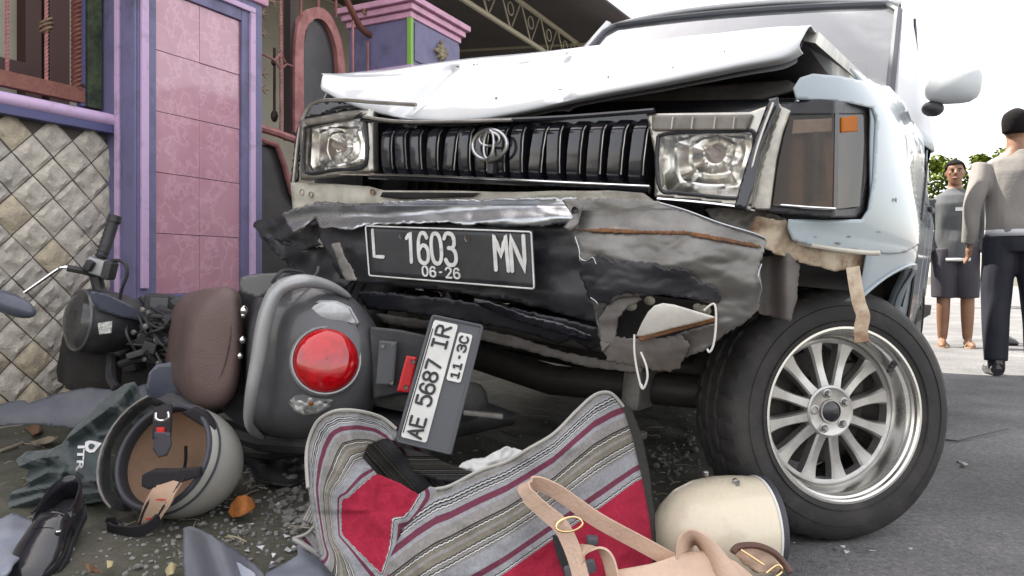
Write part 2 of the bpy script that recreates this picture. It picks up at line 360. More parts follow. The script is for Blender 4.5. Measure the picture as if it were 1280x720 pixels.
# pink marbled glazed tile with faint white veins
def tile_mat():
    m = bpy.data.materials.new("pink_tile"); m.use_nodes = True; t = m.node_tree; L = t.links; b = t.nodes["Principled BSDF"]
    tc = t.nodes.new("ShaderNodeTexCoord"); n = t.nodes.new("ShaderNodeTexNoise"); n.inputs["Scale"].default_value = 11; n.inputs["Detail"].default_value = 4
    oi = t.nodes.new("ShaderNodeObjectInfo"); ad = t.nodes.new("ShaderNodeVectorMath"); ad.operation = 'ADD'; sc3 = t.nodes.new("ShaderNodeMath"); sc3.operation = 'MULTIPLY'; sc3.inputs[1].default_value = 40
    L.new(oi.outputs["Random"], sc3.inputs[0]); L.new(tc.outputs["Object"], ad.inputs[0]); L.new(sc3.outputs[0], ad.inputs[1]); L.new(ad.outputs[0], n.inputs["Vector"])
    wv = t.nodes.new("ShaderNodeTexVoronoi"); wv.feature = 'DISTANCE_TO_EDGE'; wv.inputs["Scale"].default_value = 8
    mp = t.nodes.new("ShaderNodeMixRGB"); mp.inputs[0].default_value = .25; L.new(tc.outputs["Object"], mp.inputs[1]); L.new(n.outputs["Color"], mp.inputs[2])
    L.new(mp.outputs[0], wv.inputs["Vector"])
    r1 = t.nodes.new("ShaderNodeValToRGB"); r1.color_ramp.elements[0].position = .3; r1.color_ramp.elements[0].color = (.45, .235, .295, 1); r1.color_ramp.elements[1].position = .7; r1.color_ramp.elements[1].color = (.51, .285, .345, 1)
    L.new(n.outputs["Fac"], r1.inputs[0])
    r2 = t.nodes.new("ShaderNodeMapRange"); r2.inputs[1].default_value = 0; r2.inputs[2].default_value = .07; r2.inputs[3].default_value = .30; r2.inputs[4].default_value = 0
    L.new(wv.outputs["Distance"], r2.inputs[0])
    mx = t.nodes.new("ShaderNodeMixRGB"); mx.inputs[2].default_value = (.75, .48, .56, 1); L.new(r2.outputs[0], mx.inputs[0]); L.new(r1.outputs[0], mx.inputs[1])
    L.new(mx.outputs[0], b.inputs["Base Color"]); b.inputs["Roughness"].default_value = .13; b.inputs["Coat Weight"].default_value = .5; b.inputs["Coat Roughness"].default_value = .05
    bp = t.nodes.new("ShaderNodeBump"); bp.inputs["Strength"].default_value = .012; bp.inputs["Distance"].default_value = .002; L.new(n.outputs["Fac"], bp.inputs["Height"]); L.new(bp.outputs[0], b.inputs["Normal"])
    MATS["pink_tile"] = m
tile_mat()

# ---------------------------------------------------------------- ground
def hgrid(x0, x1, y0, y1, n, m, f):
    return [[Vector((x0 + (x1 - x0) * j / (n - 1), y0 + (y1 - y0) * i / (m - 1), f(x0 + (x1 - x0) * j / (n - 1), y0 + (y1 - y0) * i / (m - 1)))) for j in range(n)] for i in range(m)]
b = B(); b.grid(hgrid(-400, 400, -400, 600, 3, 3, lambda x, y: -.012)); tag(b.build("terrain", "soil", smooth=0), kind="structure")
WX = Vector((.451, .893, 0)).normalized(); WY = Vector((-WX.y, WX.x, 0))
W_M = Matrix(((WX.x, WY.x, 0, -1.68), (WX.y, WY.y, 0, 3.16), (0, 0, 1, 0), (0, 0, 0, 1)))
W = plane_fn(W_M, 1)
def wl(s, y, z): return W_M @ Vector((s, y, z))
def strip(s0, s1, y0, y1, n, m, f):
    return [[(lambda p: Vector((p.x, p.y, f(p.x, p.y))))(wl(s0 + (s1 - s0) * j / (n - 1), y0 + (y1 - y0) * i / (m - 1), 0)) for j in range(n)] for i in range(m)]
b = B(); b.grid(strip(-40, 60, -9.5, -2.4, 12, 6, lambda x, y: 0.0)); tag(b.build("road", "asphalt", smooth=0), kind="structure")
def verge_h(x, y):
    q = W_M.inverted() @ Vector((x, y, 0)); e = min(1, max(0, (q.y + 2.6) / 1.5)); e2 = min(1, max(0, (q.y + 2.6) / .3))
    return -.006 + e * .085 + e2 * (.008 + .014 * nz((x * 3, y * 3, 0)) + .008 * nz((x * 9, y * 9, 3)) + .004 * nz((x * 25, y * 25, 5)))
b = B(); b.grid(strip(-2.8, 4.5, -2.7, .1, 280, 110, verge_h)); tag(b.build("verge", "soil"), kind="structure")
b = B(); b.grid(strip(4.5, 40, -2.6, .1, 10, 4, lambda x, y: .005)); tag(b.build("verge_beyond", "soil"), kind="structure")
# far side of the road: a raised kerb and pavement, hedge behind
b = B()
for k in range(60): b.box((0, 0, 0), (.96, .14, .16), None, .015)
b = B()
for k in range(50):
    b.prism([wl(-20 + k, -9.5, -.02), wl(-20 + k + .985, -9.5, -.02), wl(-20 + k + .985, -9.66, -.02), wl(-20 + k, -9.66, -.02)], (0, 0, .16))
tag(b.build("kerb", "kerb"), kind="structure")
b = B(); b.prism([wl(-20, -9.66, -.02), wl(30, -9.66, -.02), wl(30, -11.6, -.02), wl(-20, -11.6, -.02)], (0, 0, .145)); tag(b.build("pavement", "kerb"), kind="structure")

# ---------------------------------------------------------------- stone wall
wall = thing("stone_wall", W_M, "low wall faced with diamond-set rough beige stones under a lilac ledge", "wall")
b = B(); b.box((-1.1, .0, .6), (2.06, .172, 1.2)); b.build("mortar_bed", "mortar", wall)
SD = .151
def stone_mesh(k):
    rnd = random.Random(k); n = 7; h = SD / 2 - .0035; bb = B(); rows = []
    for i in range(n + 1):
        row = []
        for j in range(n + 1):
            a, c = -1 + 2 * i / n, -1 + 2 * j / n; edge = max(abs(a), abs(c))
            x, z = (a - c) * h / 2, (a + c) * h / 2
            d = .0125 + .014 * nz((x * 24, z * 24, k), 1) + .008 * nz((x * 60, z * 60, k), 2) + rnd.uniform(-.0025, .0025) if edge < .99 else .005 + .003 * nz((x * 40, z * 40, k), 3)
            row.append(Vector((x * (1 + .02 * nz((z * 30, k, 0))), -d, z)))
        rows.append(row)
    bb.grid(rows)
    ring = [rows[0][j] for j in range(n + 1)] + [rows[i][n] for i in range(1, n + 1)] + [rows[n][j] for j in range(n - 1, -1, -1)] + [rows[i][0] for i in range(n - 1, 0, -1)]
    bb.rings([ring, [Vector((p.x, .01, p.z)) for p in ring]], True, False)
    return bb
smats = ["stone", "stone", "stone_grey", "stone", "stone_warm", "stone_grey", "stone", "stone", "stone_grey", "stone"]
SM = []
for k in range(10):
    o = stone_mesh(k).build("stone", smats[k], wall, smooth=30); SM.append(o)
used = set(); rnd = random.Random(3); off_z = .019
for i in range(-1, 18):
    for j in range(-16, 2):
        for half in (0, 1):
            s = -.075 - .005 + j * SD + half * SD / 2 + .02; z = off_z + i * SD + half * SD / 2
            if s < -2.05 or s > -.02 or z > 1.19 or z < .02: continue
            k = rnd.randrange(10)
            if k not in used: used.add(k); o = SM[k]
            else: o = SM[k].copy(); COL.objects.link(o); o.parent = wall
            o.location = (s, -.086, z); o.rotation_euler = (rnd.uniform(-.05, .05), rnd.choice((0, math.pi)), rnd.uniform(-.05, .05))
b = B(); b.box((-1.1, -.02, 1.218), (2.06, .24, .036)); b.build("ledge_bed", "violet_dark", wall)
b = B(); b.tube([(-2.12, -.125, 1.252), (-.068, -.125, 1.252)], .026, 12); b.box((-1.1, -.01, 1.256), (2.05, .23, .036), None, .01); b.build("ledge_roll", "lilac_paint", wall)
b = B(); b.box((-1.1, .02, 1.285), (2.05, .16, .022), None, .004); b.build("ledge_top", "violet_paint", wall)

# ---------------------------------------------------------------- gate pillar with tiled panel
pil = thing("gate_pillar", W_M, "violet gate pillar with a pink marbled tile panel and lilac trim", "pillar")
PF = -.25; S0, S1 = -.063, .60
b = B(); b.box(((S0 + S1) / 2, (PF + .012 + .02) / 2, .95), (S1 - S0, .02 - PF - .012, 1.92)); b.build("shaft", "violet_paint", pil)
p0, p1, zb, zt = .0269, .475, .556, 1.795
def frame_box(bb, a, c, z0, z1, y0, y1): bb.box(((a + c) / 2, (y0 + y1) / 2, (z0 + z1) / 2), (c - a, abs(y1 - y0), z1 - z0), None, .004)
b = B(); Y0, Y1 = PF - .012, PF + .012
frame_box(b, S0 + .004, p0, 0, 1.905, Y0, Y1); frame_box(b, p1, S1, 0, 1.905, Y0, Y1); frame_box(b, p0, p1, 0, zb, Y0 + .001, Y1); frame_box(b, p0, p1, zt, 1.905, Y0 + .001, Y1)
b.build("panel_surround", "violet_paint", pil)
def uu(u, y=PF - .012): return W(u, 345, y).x
b = B(); q0, q1 = uu(175), uu(184); frame_box(b, q0, q1, .58, 1.93, Y0 - .014, Y0 + .002)
b.build("trim_strip", "lilac_paint", pil)
b = B(); q0, q1 = uu(311), uu(317.5); frame_box(b, q0, q1, 0, 1.845, Y0 - .014, Y0 + .002); b.build("trim_strip", "lilac_paint", pil)
b = B(); frame_box(b, uu(184) + .001, q1, 1.846, 1.872, Y0 - .014, Y0 + .002); b.build("trim_strip", "lilac_paint", pil)
b = B(); b.box((S0 - .006, -.155, .97), (.014, .026, 1.9), None, .004); b.build("trim_strip", "lilac_paint", pil)
b = B(); b.box((S0 - .002, -.225, .97), (.010, .07, 1.9), None, .003); b.build("corner_board", "violet_paint", pil)
tile_o = None
for i in range(5):
    for j in range(2):
        w_, h_ = (p1 - p0) / 2, (zt - zb) / 5
        if tile_o is None:
            bb = B(); bb.box((0, 0, 0), (w_ - .0016, .012, h_ - .0022), None, .0015); tile_o = bb.build("tile", "pink_tile", pil); o = tile_o
        else: o = tile_o.copy(); COL.objects.link(o); o.parent = pil
        o.location = (p0 + w_ * (j + .5), PF + .008 + rnd.uniform(-.0005, .0005), zb + h_ * (i + .5)); o.rotation_euler = (rnd.uniform(-.007, .007), 0, rnd.uniform(-.008, .008))
b = B(); b.box(((p0 + p1) / 2, PF + .0125, (zb + zt) / 2), (p1 - p0, .003, zt - zb)); b.build("grout", "violet_dark", pil)
b = B(); sc = (S0 + S1) / 2
for z, e, h in ((1.925, .03, .05), (1.985, .06, .07), (2.06, .09, .08)): b.box((sc, -.115, z), (S1 - S0 + 2 * e, .27 + 2 * e, h), None, .014)
b.build("cap", "pink_trim", pil)

# ---------------------------------------------------------------- iron grille on the wall
gr = thing("iron_grille", W_M, "copper red iron grille of twisted bars above the stone wall", "grille")
yg = -.05
pL, pR = W(0, 97, yg), W(100, 120, yg)
b = B(); b.box((-1.05 + W(104, 100, yg).x / 2, yg, (pL.z + pR.z) / 2), (2.1 + W(104, 100, yg).x * 1.0, .03, .058), None, .004); b.build("bottom_rail", "copper_iron", gr)
def twist(bb, x, y, z0, z1, r, turns, n=90):
    rs = []
    for i in range(n + 1):
        z = z0 + (z1 - z0) * i / n; a = turns * 2 * math.pi * i / n; rs.append([Vector((x + math.cos(a + k * math.pi / 4) * r * (1 if k % 2 == 0 else .72), y + math.sin(a + k * math.pi / 4) * r * (1 if k % 2 == 0 else .72), z)) for k in range(8)])
    bb.rings(rs)
xr = W(96, 60, yg).x; z_b = pL.z + .02
b = B(); twist(b, xr, yg, z_b, 2.3, .021, 13, 200); b.build("twisted_post", "copper_iron", gr)
for u_, seedk in ((9, 0), (58, 1), (-45, 0), (-100, 1), (-160, 0)):
    b = B(); x = W(u_, 80, yg).x; twist(b, x, yg, z_b, 2.3, .0075, 16, 140); o = b.build("twisted_bar", "rose_iron", gr)
    if seedk:
        b = B(); zc = W(58, 32, yg).z
        for k in range(3):
            b.tube([(x + math.cos(a) * (.022 - .004 * abs(k - 1)), yg + math.sin(a) * .02, zc + (k - 1) * .016 + .012 * math.cos(a + .6)) for a in [i * math.pi / 7 for i in range(15)]], .005, 6)
        b.build("knot", "gold_iron", o)
b = B(); b.box((-1.02 + .02, yg, 2.32), (2.0, .03, .05)); b.build("top_rail", "copper_iron", gr)
b = B(); xh = W(112, 110, yg).x; zh = W(112, 110, yg).z
b.tube([(xr + .01, yg, zh), (xh + .01, yg + .0, zh)], .012, 10); b.tube([(xh + .015, yg, zh - .05), (xh + .015, yg, zh + .05)], .014, 10); b.build("hinge", "dark_iron", gr)
# mossy post between the grille and the pillar
b = B(); xa, xb_ = W(111, 60, -.075).x, -.072
b.box(((xa + xb_) / 2, -.045, 1.78), (xb_ - xa, .05, .96), None, .006)
tag(b.build("mossy_post", "moss_wall"), "narrow mossy dark green post between grille and pillar", "post").matrix_world = W_M
b = B(); b.box((xa - .012, -.045, 1.78), (.022, .03, .96), None, .004); o = b.build("post_liner", "violet_dark"); tag(o, "slim violet strip along the edge of the mossy post", "post"); o.matrix_world = W_M

# ---------------------------------------------------------------- house behind the wall (upper storey and roof out of view, added to shade the street)
hs = thing("house", W_M, "dim house with beige veranda wall behind the grille and gate", "house")
b = B(); b.box((.6, 1.9, 1.6), (7.6, .12, 3.2)); b.build("veranda_wall", "beige_wall", hs)
q0, q1 = W(62, 50, 1.75).x, W(88, 50, 1.75).x
for x, w_ in (((q0 + q1) / 2, q1 - q0), (W(8, 50, 1.75).x - .5, .3), (.75, .1), (2.3, .4)):
    b = B(); b.box((x, 1.80, 1.6), (w_, .1, 3.2), None, .01); b.build("veranda_post", "dark_wood", hs)
q2 = W(33, 84, 1.72).x; z0_, z1_ = W(15, 92, 1.72).z, W(15, 75, 1.72).z
b = B(); b.box((q2 - .6, 1.73, (z0_ + z1_) / 2), (1.2, .06, z1_ - z0_), None, .01); b.build("bench_back", "dark_wood", hs)
b = B(); b.box((1.0, 1.74, .9), (2.6, .06, .05), None, .01); b.box((1.0, 1.74, 1.45), (2.6, .05, .03)); b.build("railing", "dark_wood", hs)
zb_ = W(342, 40, 1.75).z; b = B(); b.box((1.0, 1.80, zb_), (2.4, .08, .34)); b.build("blue_board", "violet_dark", hs)
b = B(); b.box((-1.2, 1.1, 4.0), (5.0, 1.8, .14)); b.build("veranda_roof", "canopy", hs)
b = B(); b.box((-.7, 5.8, 3.6), (5.2, 7.6, 7.2)); b.build("added_upper_storey", "plaster", hs)
b = B(); b.prism([Vector((-3.6, 1.6, 7.2)), Vector((-3.6, 10.2, 7.2)), Vector((-3.6, 5.9, 8.6))], (5.8, 0, 0)); b.build("roof", "roof_tile", hs)  # unseen roof, added with the storey so the house shades the street

# ---------------------------------------------------------------- wrought iron gate
gt = thing("iron_gate", W_M, "ornate rose coloured iron gate with an arched smoked panel", "gate")
yg = .06
def gpath(pts, y=yg): return [W(u, v, y) for u, v in pts]
def loop_band(outer, inner, y, th):
    o = [W(u, v, y) for u, v in outer]; i = [W(u, v, y) for u, v in inner]; n = len(o); bb = B()
    o = spline(o, 40); i = spline(i, 40)
    bb.rings([[a, c, c + Vector((0, th, 0)), a + Vector((0, th, 0))] for a, c in zip(o, i)]); return bb
arch_o = [(369, 165), (369, 110), (370, 50), (377, 22), (394, 9), (411, 16), (424, 42), (431, 80), (432, 165)]
arch_i = [(380, 165), (380, 110), (380, 56), (385, 32), (396, 23), (408, 29), (418, 50), (423, 84), (424, 165)]
loop_band(arch_o, arch_i, yg - .02, .04).build("arch_frame", "rose_iron", gt)
b = B(); b.prism([W(u, v, yg + .01) for u, v in arch_i], (0, .012, 0)); b.build("arch_panel", "smoke_panel", gt)
b = B(); b.prism([W(363, 175, yg), W(363, -30, yg), W(369, -30, yg), W(369, 175, yg)], (0, .05, 0)); b.build("stile", "dark_iron", gt)
for u_ in (351, 376, 398, 420):
    b = B(); c = W(u_, 0, yg); zlo = W(u_, 165 if u_ == 351 else 22, yg).z
    twist(b, c.x, yg, zlo, 2.5, .009, 14, 120); b.build("twisted_bar", "rose_iron", gt)
b = B(); d = [(351, 67), (358, 80), (351, 88), (343, 75), (351, 67)]
b.tube(gpath(d), .006, 6); b.tube(gpath([(325, 66), (343, 75)]), .006, 6); b.tube(gpath([(358, 80), (368, 84)]), .006, 6); b.build("diamond_knot", "rose_iron", gt)
b = B(); b.tube(gpath([(343, 60), (343, 88), (343, 145)], yg + .15), .008, 6); b.ell(W(343, 145, yg + .15), (.02, .02, .035)); b.ell(W(342, 78, yg + .15), (.014, .014, .02)); b.build("spindle", "dark_iron", gt)
for (u, v) in ((327, 18), (328, 42), (328, 92), (328, 112), (340, 2)):
    b = B(); c = W(u, v, yg)
    for k in range(5): b.tube([c, c + Vector((.035 * math.cos(k * 1.1 - 1.0), -.012, .03 * math.sin(k * 1.1 - 1.0)))], [.008, .002], 5)
    b.build("leaf_finial", "gold_iron", gt)
b = B(); b.tube(gpath([(318, 158), (345, 166), (372, 176)]), .022, 8); b.build("mid_rail", "rose_iron", gt)
b = B(); b.tube(gpath([(318, 172), (346, 182), (355, 205), (364, 240), (380, 262)]), .017, 8); b.build("scroll", "rose_iron", gt)
b = B(); b.prism([W(318, 178, yg + .02), W(346, 184, yg + .02), W(364, 240, yg + .02), W(385, 270, yg + .02), W(385, 400, yg + .02), W(318, 400, yg + .02)], (0, .015, 0)); b.build("lower_panel", "smoke_panel", gt)
b = B(); b.tube(spline(gpath([(428, -12), (440, 14), (452, 36), (466, 46), (474, 53)]), 14), .02, 8); b.tube(gpath([(472, 50), (473, 110)]), .022, 8); b.build("top_scroll", "copper_iron", gt)
for u_, v_ in ((441, 26), (460, 52)):
    b = B(); b.tube(gpath([(u_, v_), (u_, 130)]), .008, 6); b.build("bar", "rose_iron", gt)
b = B(); c = W(456, 18, yg)
for k in range(5): b.tube([c, c + Vector((.03 * math.cos(k * .6 + .5), 0, .045 * math.sin(k * .6 + .5)))], [.008, .003], 5)
b.build("leaf_finial", "gold_iron", gt)

# ---------------------------------------------------------------- second pillar with the rosette
sc_ = W(513, 60, PF).x
p2m = W_M @ Matrix.Translation((sc_, PF, 0)) 
pl2 = thing("gate_pillar", p2m, "violet gate pillar with green corner stripe and a gilt rosette", "pillar")
def Q(u, v, y): return W(u, v, y + PF) - Vector((sc_, PF, 0))
wr = Q(574, 70, 0).x
zc = Q(513, 22, 0).z; zbase = Q(513, 82, 0).z
b = B(); b.box((wr / 2, .24, zc / 2), (wr - .01, .48, zc)); b.build("shaft", "violet_paint", pl2)
b = B(); b.box((wr / 2 + .015, -.003, (zc + zbase) / 2 + .01), (wr - .045, .012, zc - zbase - .06), None, .004); b.build("face_board", "lilac_paint" if 0 else "violet_paint", pl2)
b = B(); b.box((.004, .004, (zc + zbase) / 2), (.03, .03, zc - zbase), None, .003); b.build("corner_stripe", "green_paint", pl2)
b = B()
for k, e in enumerate((.012, .035, .06)): b.box((wr / 2, .24, zc + .02 + k * .042), (wr + 2 * e, .48 + 2 * e, .04), None, .008)
b.build("cap", "pink_trim", pl2)
b = B(); b.box((wr / 2, .24, zbase - .02), (wr + .06, .54, .045), None, .01); b.build("base_moulding", "lilac_paint", pl2)
c = Q(549, 66, -.0); 
b = B()
for k in range(8):
    a = k * math.pi / 4; rr = .085 if k % 2 == 0 else .062
    b.tube([c + Vector((0, -.012, 0)), c + Vector((math.cos(a) * rr * .6, -.022, math.sin(a) * rr * .6)), c + Vector((math.cos(a) * rr, -.008, math.sin(a) * rr))], [.022, .02, .004], 6)
b.lathe([(.045, .0), (.045, .02), (.036, .028), (.03, .018), (.022, .018), (.018, .034), (.004, .04)], c, Matrix.Rotation(R(90), 3, 'X'), 16)
b.build("rosette", "ornament", pl2)

# ---------------------------------------------------------------- carport canopy
cn = thing("carport_canopy", W_M, "dark sloping carport canopy on a pale curved steel truss", "canopy")
def cz(s, y): return 2.98 + .16 * (y + .75) - .012 * (y + .75) ** 2
rows = [[Vector((1.75 + 11 * j / 30, -.75 + 6.2 * i / 14, cz(1.75 + 11 * j / 30, -.75 + 6.2 * i / 14) + .03 * math.sin(j * .9 + i * .3))) for j in range(31)] for i in range(15)]
b = B(); b.grid(rows); b.build("canopy_sheet", "canopy", cn, thick=.02)
for y in (.0, 1.9):
    b = B(); zt_ = cz(0, y) - .07
    b.tube([(1.8, y, zt_), (12.6, y, zt_)], .022, 8); b.tube([(1.8, y, zt_ - .3), (12.6, y, zt_ - .3)], .022, 8)
    for i in range(27):
        s = 1.9 + i * .4; b.tube([(s, y, zt_), (s + .2, y, zt_ - .3), (s + .4, y, zt_)], .008, 6)
        b.tube([(s + .2 + .055 * math.cos(a * .63), y, zt_ - .12 + .055 * math.sin(a * .63)) for a in range(11)], .006, 5)
    b.build("truss", "truss", cn)
for s in (2.9, 5.2, 7.6, 10):
    b = B(); b.tube([(s, -.7 + 6.0 * i / 14, cz(s, -.7 + 6.0 * i / 14) - .05 - .1 * math.sin(i * math.pi / 14)) for i in range(15)], .015, 8); b.build("rib", "truss", cn)
for s in (8.4, 12.4):
    b = B(); b.tube([(s, -.4, 0), (s, -.4, cz(s, -.4) - .04)], .035, 10); b.build("post", "truss", cn)
b = B(); b.box((7.5, 5.4, 1.6), (11.5, .12, 3.2)); b.build("back_wall", "smoke_panel", cn)
# ================================================================ the crashed minivan
M("white_paint", (.47, .495, .51), .32, coat=.6, rgb2=(.42, .44, .45), scale=2.5, mixlo=.45, mixhi=.8, bump=.015, bscale=9)
M("white_paint_shaded", (.28, .335, .365), .25, coat=.7, rgb2=(.24, .285, .31), scale=3, mixlo=.4, mixhi=.8, bump=.01, bscale=9)  # white body paint, with shade and blue sky reflection put into its colour
M("hood_inner", (.17, .165, .185), .6, rgb2=(.12, .11, .11), scale=6, bump=.1)
M("black_plastic", (.018, .019, .024), .42, rgb2=(.035, .035, .04), scale=12, bump=.12, bscale=60, rvar=.12)
M("black_gloss", (.010, .011, .017), .18, coat=.5, rgb2=(.02, .02, .026), scale=10, rvar=.08)
M("bare_steel", (.215, .21, .20), .42, .6, rgb2=(.125, .12, .11), scale=9, mixlo=.35, mixhi=.75, bump=.12, bscale=40, rvar=.12)
M("silver_steel", (.46, .48, .51), .30, .85, rgb2=(.30, .31, .32), scale=8, mixlo=.4, mixhi=.8, bump=.08, bscale=30, rvar=.1)
M("dull_steel", (.27, .255, .235), .6, .45, rgb2=(.15, .14, .13), scale=8, bump=.4, bscale=24)
M("cream_steel", (.55, .53, .46), .5, .1, rgb2=(.36, .33, .27), scale=9, bump=.15)
M("rust_cream", (.45, .38, .28), .7, .1, rgb2=(.20, .12, .07), scale=22, bump=.35)
M("rust", (.17, .075, .028), .85, rgb2=(.09, .045, .025), scale=40, bump=.3)
M("liner", (.105, .095, .088), .7, rgb2=(.16, .145, .13), scale=9, bump=.4, bscale=20)
M("chrome", (.80, .80, .80), .12, 1.0, rvar=.05, scale=6)
M("lamp_chrome", (.95, .94, .92), .22, 1.0, bump=.25, bscale=12)
M("bezel_silver", (.46, .445, .41), .30, .75, rgb2=(.26, .245, .22), scale=10, bump=.06)
M("lamp_strip", (.19, .172, .148), .3, .0, rgb2=(.12, .112, .10), scale=18)
M("bulb", (.55, .45, .4), .15)
M("amber", (.36, .105, .004), .6, spec=.15)
M("lamp_back", (.34, .24, .18), .35, .2, rgb2=(.17, .12, .09), scale=7, mixlo=.3, mixhi=.7)
glass("lens_glass", (.96, .96, .95), 1.0)
glass("smoked_lens", (.50, .42, .36), .9, .035, (.3, .25, .2))
glass("windscreen_glass", (.50, .56, .58), 3.8, .12, (.45, .48, .52))
glass("side_glass", (.10, .11, .13), 1.3)
M("rubber", (.022, .021, .021), .66, rgb2=(.066, .058, .052), scale=9, bump=.12, bscale=90, mixlo=.45, mixhi=.85)
M("gasket", (.05, .055, .065), .5)
M("alloy", (.52, .515, .50), .36, .85, rgb2=(.38, .37, .355), scale=14, bump=.03, rvar=.06)
M("alloy_lip", (.72, .71, .68), .27, 1.0, bump=.03, bscale=30, rvar=.05, scale=9)
M("hub_steel", (.4, .4, .4), .3, .9)
M("disc_dark", (.06, .055, .05), .55, .5, bump=.2)
M("under_dark", (.018, .017, .017), .85, rgb2=(.035, .03, .027), scale=9, bump=.3)
M("plate_black", (.014, .015, .019), .32, rvar=.08, rgb2=(.028, .028, .033), scale=14)
M("plate_paint", (.66, .66, .64), .5, rgb2=(.50, .50, .48), scale=30)
M("lamp_white", (.66, .65, .60), .3, rgb2=(.50, .48, .42), scale=9)
M("wire_white", (.62, .60, .56), .5)
M("seat_cloth", (.16, .16, .17), .9)

PHI = R(6.0); CEX = Vector((.8406, -.5417, 0)); CEY = Vector((.5417, .8406, 0))
_base = Matrix(((CEX.x, CEY.x, 0, -.1315), (CEX.y, CEY.y, 0, 1.949), (0, 0, 1, 0), (0, 0, 0, 1)))
C_M = _base @ Matrix.Translation((.75, 0, 0)) @ Matrix.Rotation(PHI, 4, 'Y') @ Matrix.Translation((-.75, 0, 0))
C = plane_fn(C_M, 1); S = plane_fn(C_M, 0)
C_I = C_M.inverted(); C_O = C_I @ CAMP
car = thing("minivan", C_M, "white minivan with crushed front end and buckled bonnet beside the gate", "van")
def C_P(p):
    q = C_M @ p; return (CX + F * q.x / q.y, HY - F * (q.z - CH) / q.y)
def C_ray(u, v): return C_I.to_3x3() @ ray(u, v)
def X(y, z):
    """half width of the body side at distance y behind the lamps and height z"""
    if y < 0: return -9
    x = .70 + .160 * (1 - math.exp(-y / .11)) + .070 * math.exp(-((y - .46) / .27) ** 2) * math.exp(-((z - .72) / .20) ** 2)
    if z > .97: x -= (3.6 if y < .3 else max(.9, 3.6 - 4.5 * (y - .3))) * (z - .97) ** 2
    if y > 1.15: x -= .055 * (y - 1.15)
    if z < .55: x -= .25 * (.55 - z) ** 1.5
    return x
def hit(u, v, off=0.0):
    d = C_ray(u, v); t = .9; st = .008; g0 = None
    while t < 6:
        p = C_O + d * t
        if p.x - X(p.y, p.z) - off < 0:
            a, c = t - st, t
            for _ in range(14):
                m = (a + c) / 2; p = C_O + d * m
                if p.x - X(p.y, p.z) - off < 0: c = m
                else: a = m
            return C_O + d * c
        t += st
    return C_O + d * 2.2
rnd = random.Random(11)

# ---- bonnet: pushed up and folded across, front lip towards the street
lead = [(402, 112, .05), (432, 126, .03), (480, 140, .01), (530, 147, 0), (580, 147, 0), (640, 138, 0), (700, 125, 0), (770, 110, 0), (850, 94, 0), (915, 81, .0), (975, 70, .0), (1000, 57, .02)]
ridge = [(410, 98, .16), (445, 95, .28), (495, 89, .34), (545, 82, .36), (600, 75, .38), (655, 70, .38), (715, 65, .36), (780, 59, .34), (850, 53, .30), (915, 48, .25), (975, 43, .17), (1021, 41, .12)]
r0 = [C(*q) for q in lead]; r3 = [C(*q) for q in ridge]
r1 = [a.lerp(c, .33) + Vector((0, -.012, .012)) for a, c in zip(r0, r3)]; r2 = [a.lerp(c, .68) + Vector((0, -.014, .018)) for a, c in zip(r0, r3)]
rl = [a + Vector((0, .035, -.006)) for a in r0]
rear = []
for k, a in enumerate(r3):
    t = k / 11; lat = -.70 + 1.47 * t; rear.append(Vector((lat, 1.06, 1.075 - .03 * (2 * t - 1) ** 2)))
rear[-1] = C(1086, 102, 1.0)
m1 = [a.lerp(c, .35) + Vector((0, 0, -.02)) for a, c in zip(r3, rear)]; m2 = [a.lerp(c, .7) + Vector((0, 0, -.012)) for a, c in zip(r3, rear)]
m1[-1] = r3[-1].lerp(rear[-1], .35); m2[-1] = r3[-1].lerp(rear[-1], .7)
top = fine([rl, r0, r1, r2, r3, m1, m2, rear], 90, 64, .0022, 4, 3)
for row in top[8:30]:                       # sharp dents seen as creases in the lip
    for p in row:
        w_ = math.exp(-((p.x + .35 + .3 * (p.z - 1.1)) / .022) ** 2); p.y += .016 * w_; p.z -= .012 * w_
        w_ = math.exp(-((p.x - .05 + .9 * (p.z - 1.15)) / .018) ** 2); p.y += .010 * w_; p.z -= .006 * w_
b = B(); b.grid(top); hood = b.build("bonnet", "white_paint", car, thick=.004, toff=0, sub=1)
under = [[p + Vector((0, .03, -.022)) for p in r] for r in top[10:]]
b = B(); b.grid([r[3:-3] for r in under]); b.build("bonnet_lining", "hood_inner", hood, smooth=60)
b = B(); edge = spline([r3[-1], m1[-1], m2[-1], rear[-1]], 12)
b.rings([[p + Vector((.004, 0, .002)), p + Vector((-.022, -.004, .001)), p + Vector((-.026, -.004, -.016)), p + Vector((.0, -.002, -.022))] for p in edge]); b.build("bonnet_flange", "bezel_silver", hood)
b = outline([(700, 134), (760, 118), (850, 108), (985, 100), (1000, 108), (930, 128), (820, 134)], lambda u, v: C(u, v, .22 + .002 * (134 - v)), 8); b.build("bonnet_brace", "liner", hood, thick=.01, label="bent brown reinforcement hanging under the bonnet")
for q in ((790, 18, 0),): pass
for (u, v, w_) in ((592, 82, 9), (516, 93, 4)):
    b = outline([(u - w_ / 2, v + 1), (u, v - 2.5), (u + w_ / 2 + 2, v - 2), (u + 1, v + 2.5)], lambda a, c: C(a, c, .27 if u > 550 else .25) + Vector((0, -.03, 0)), 2)
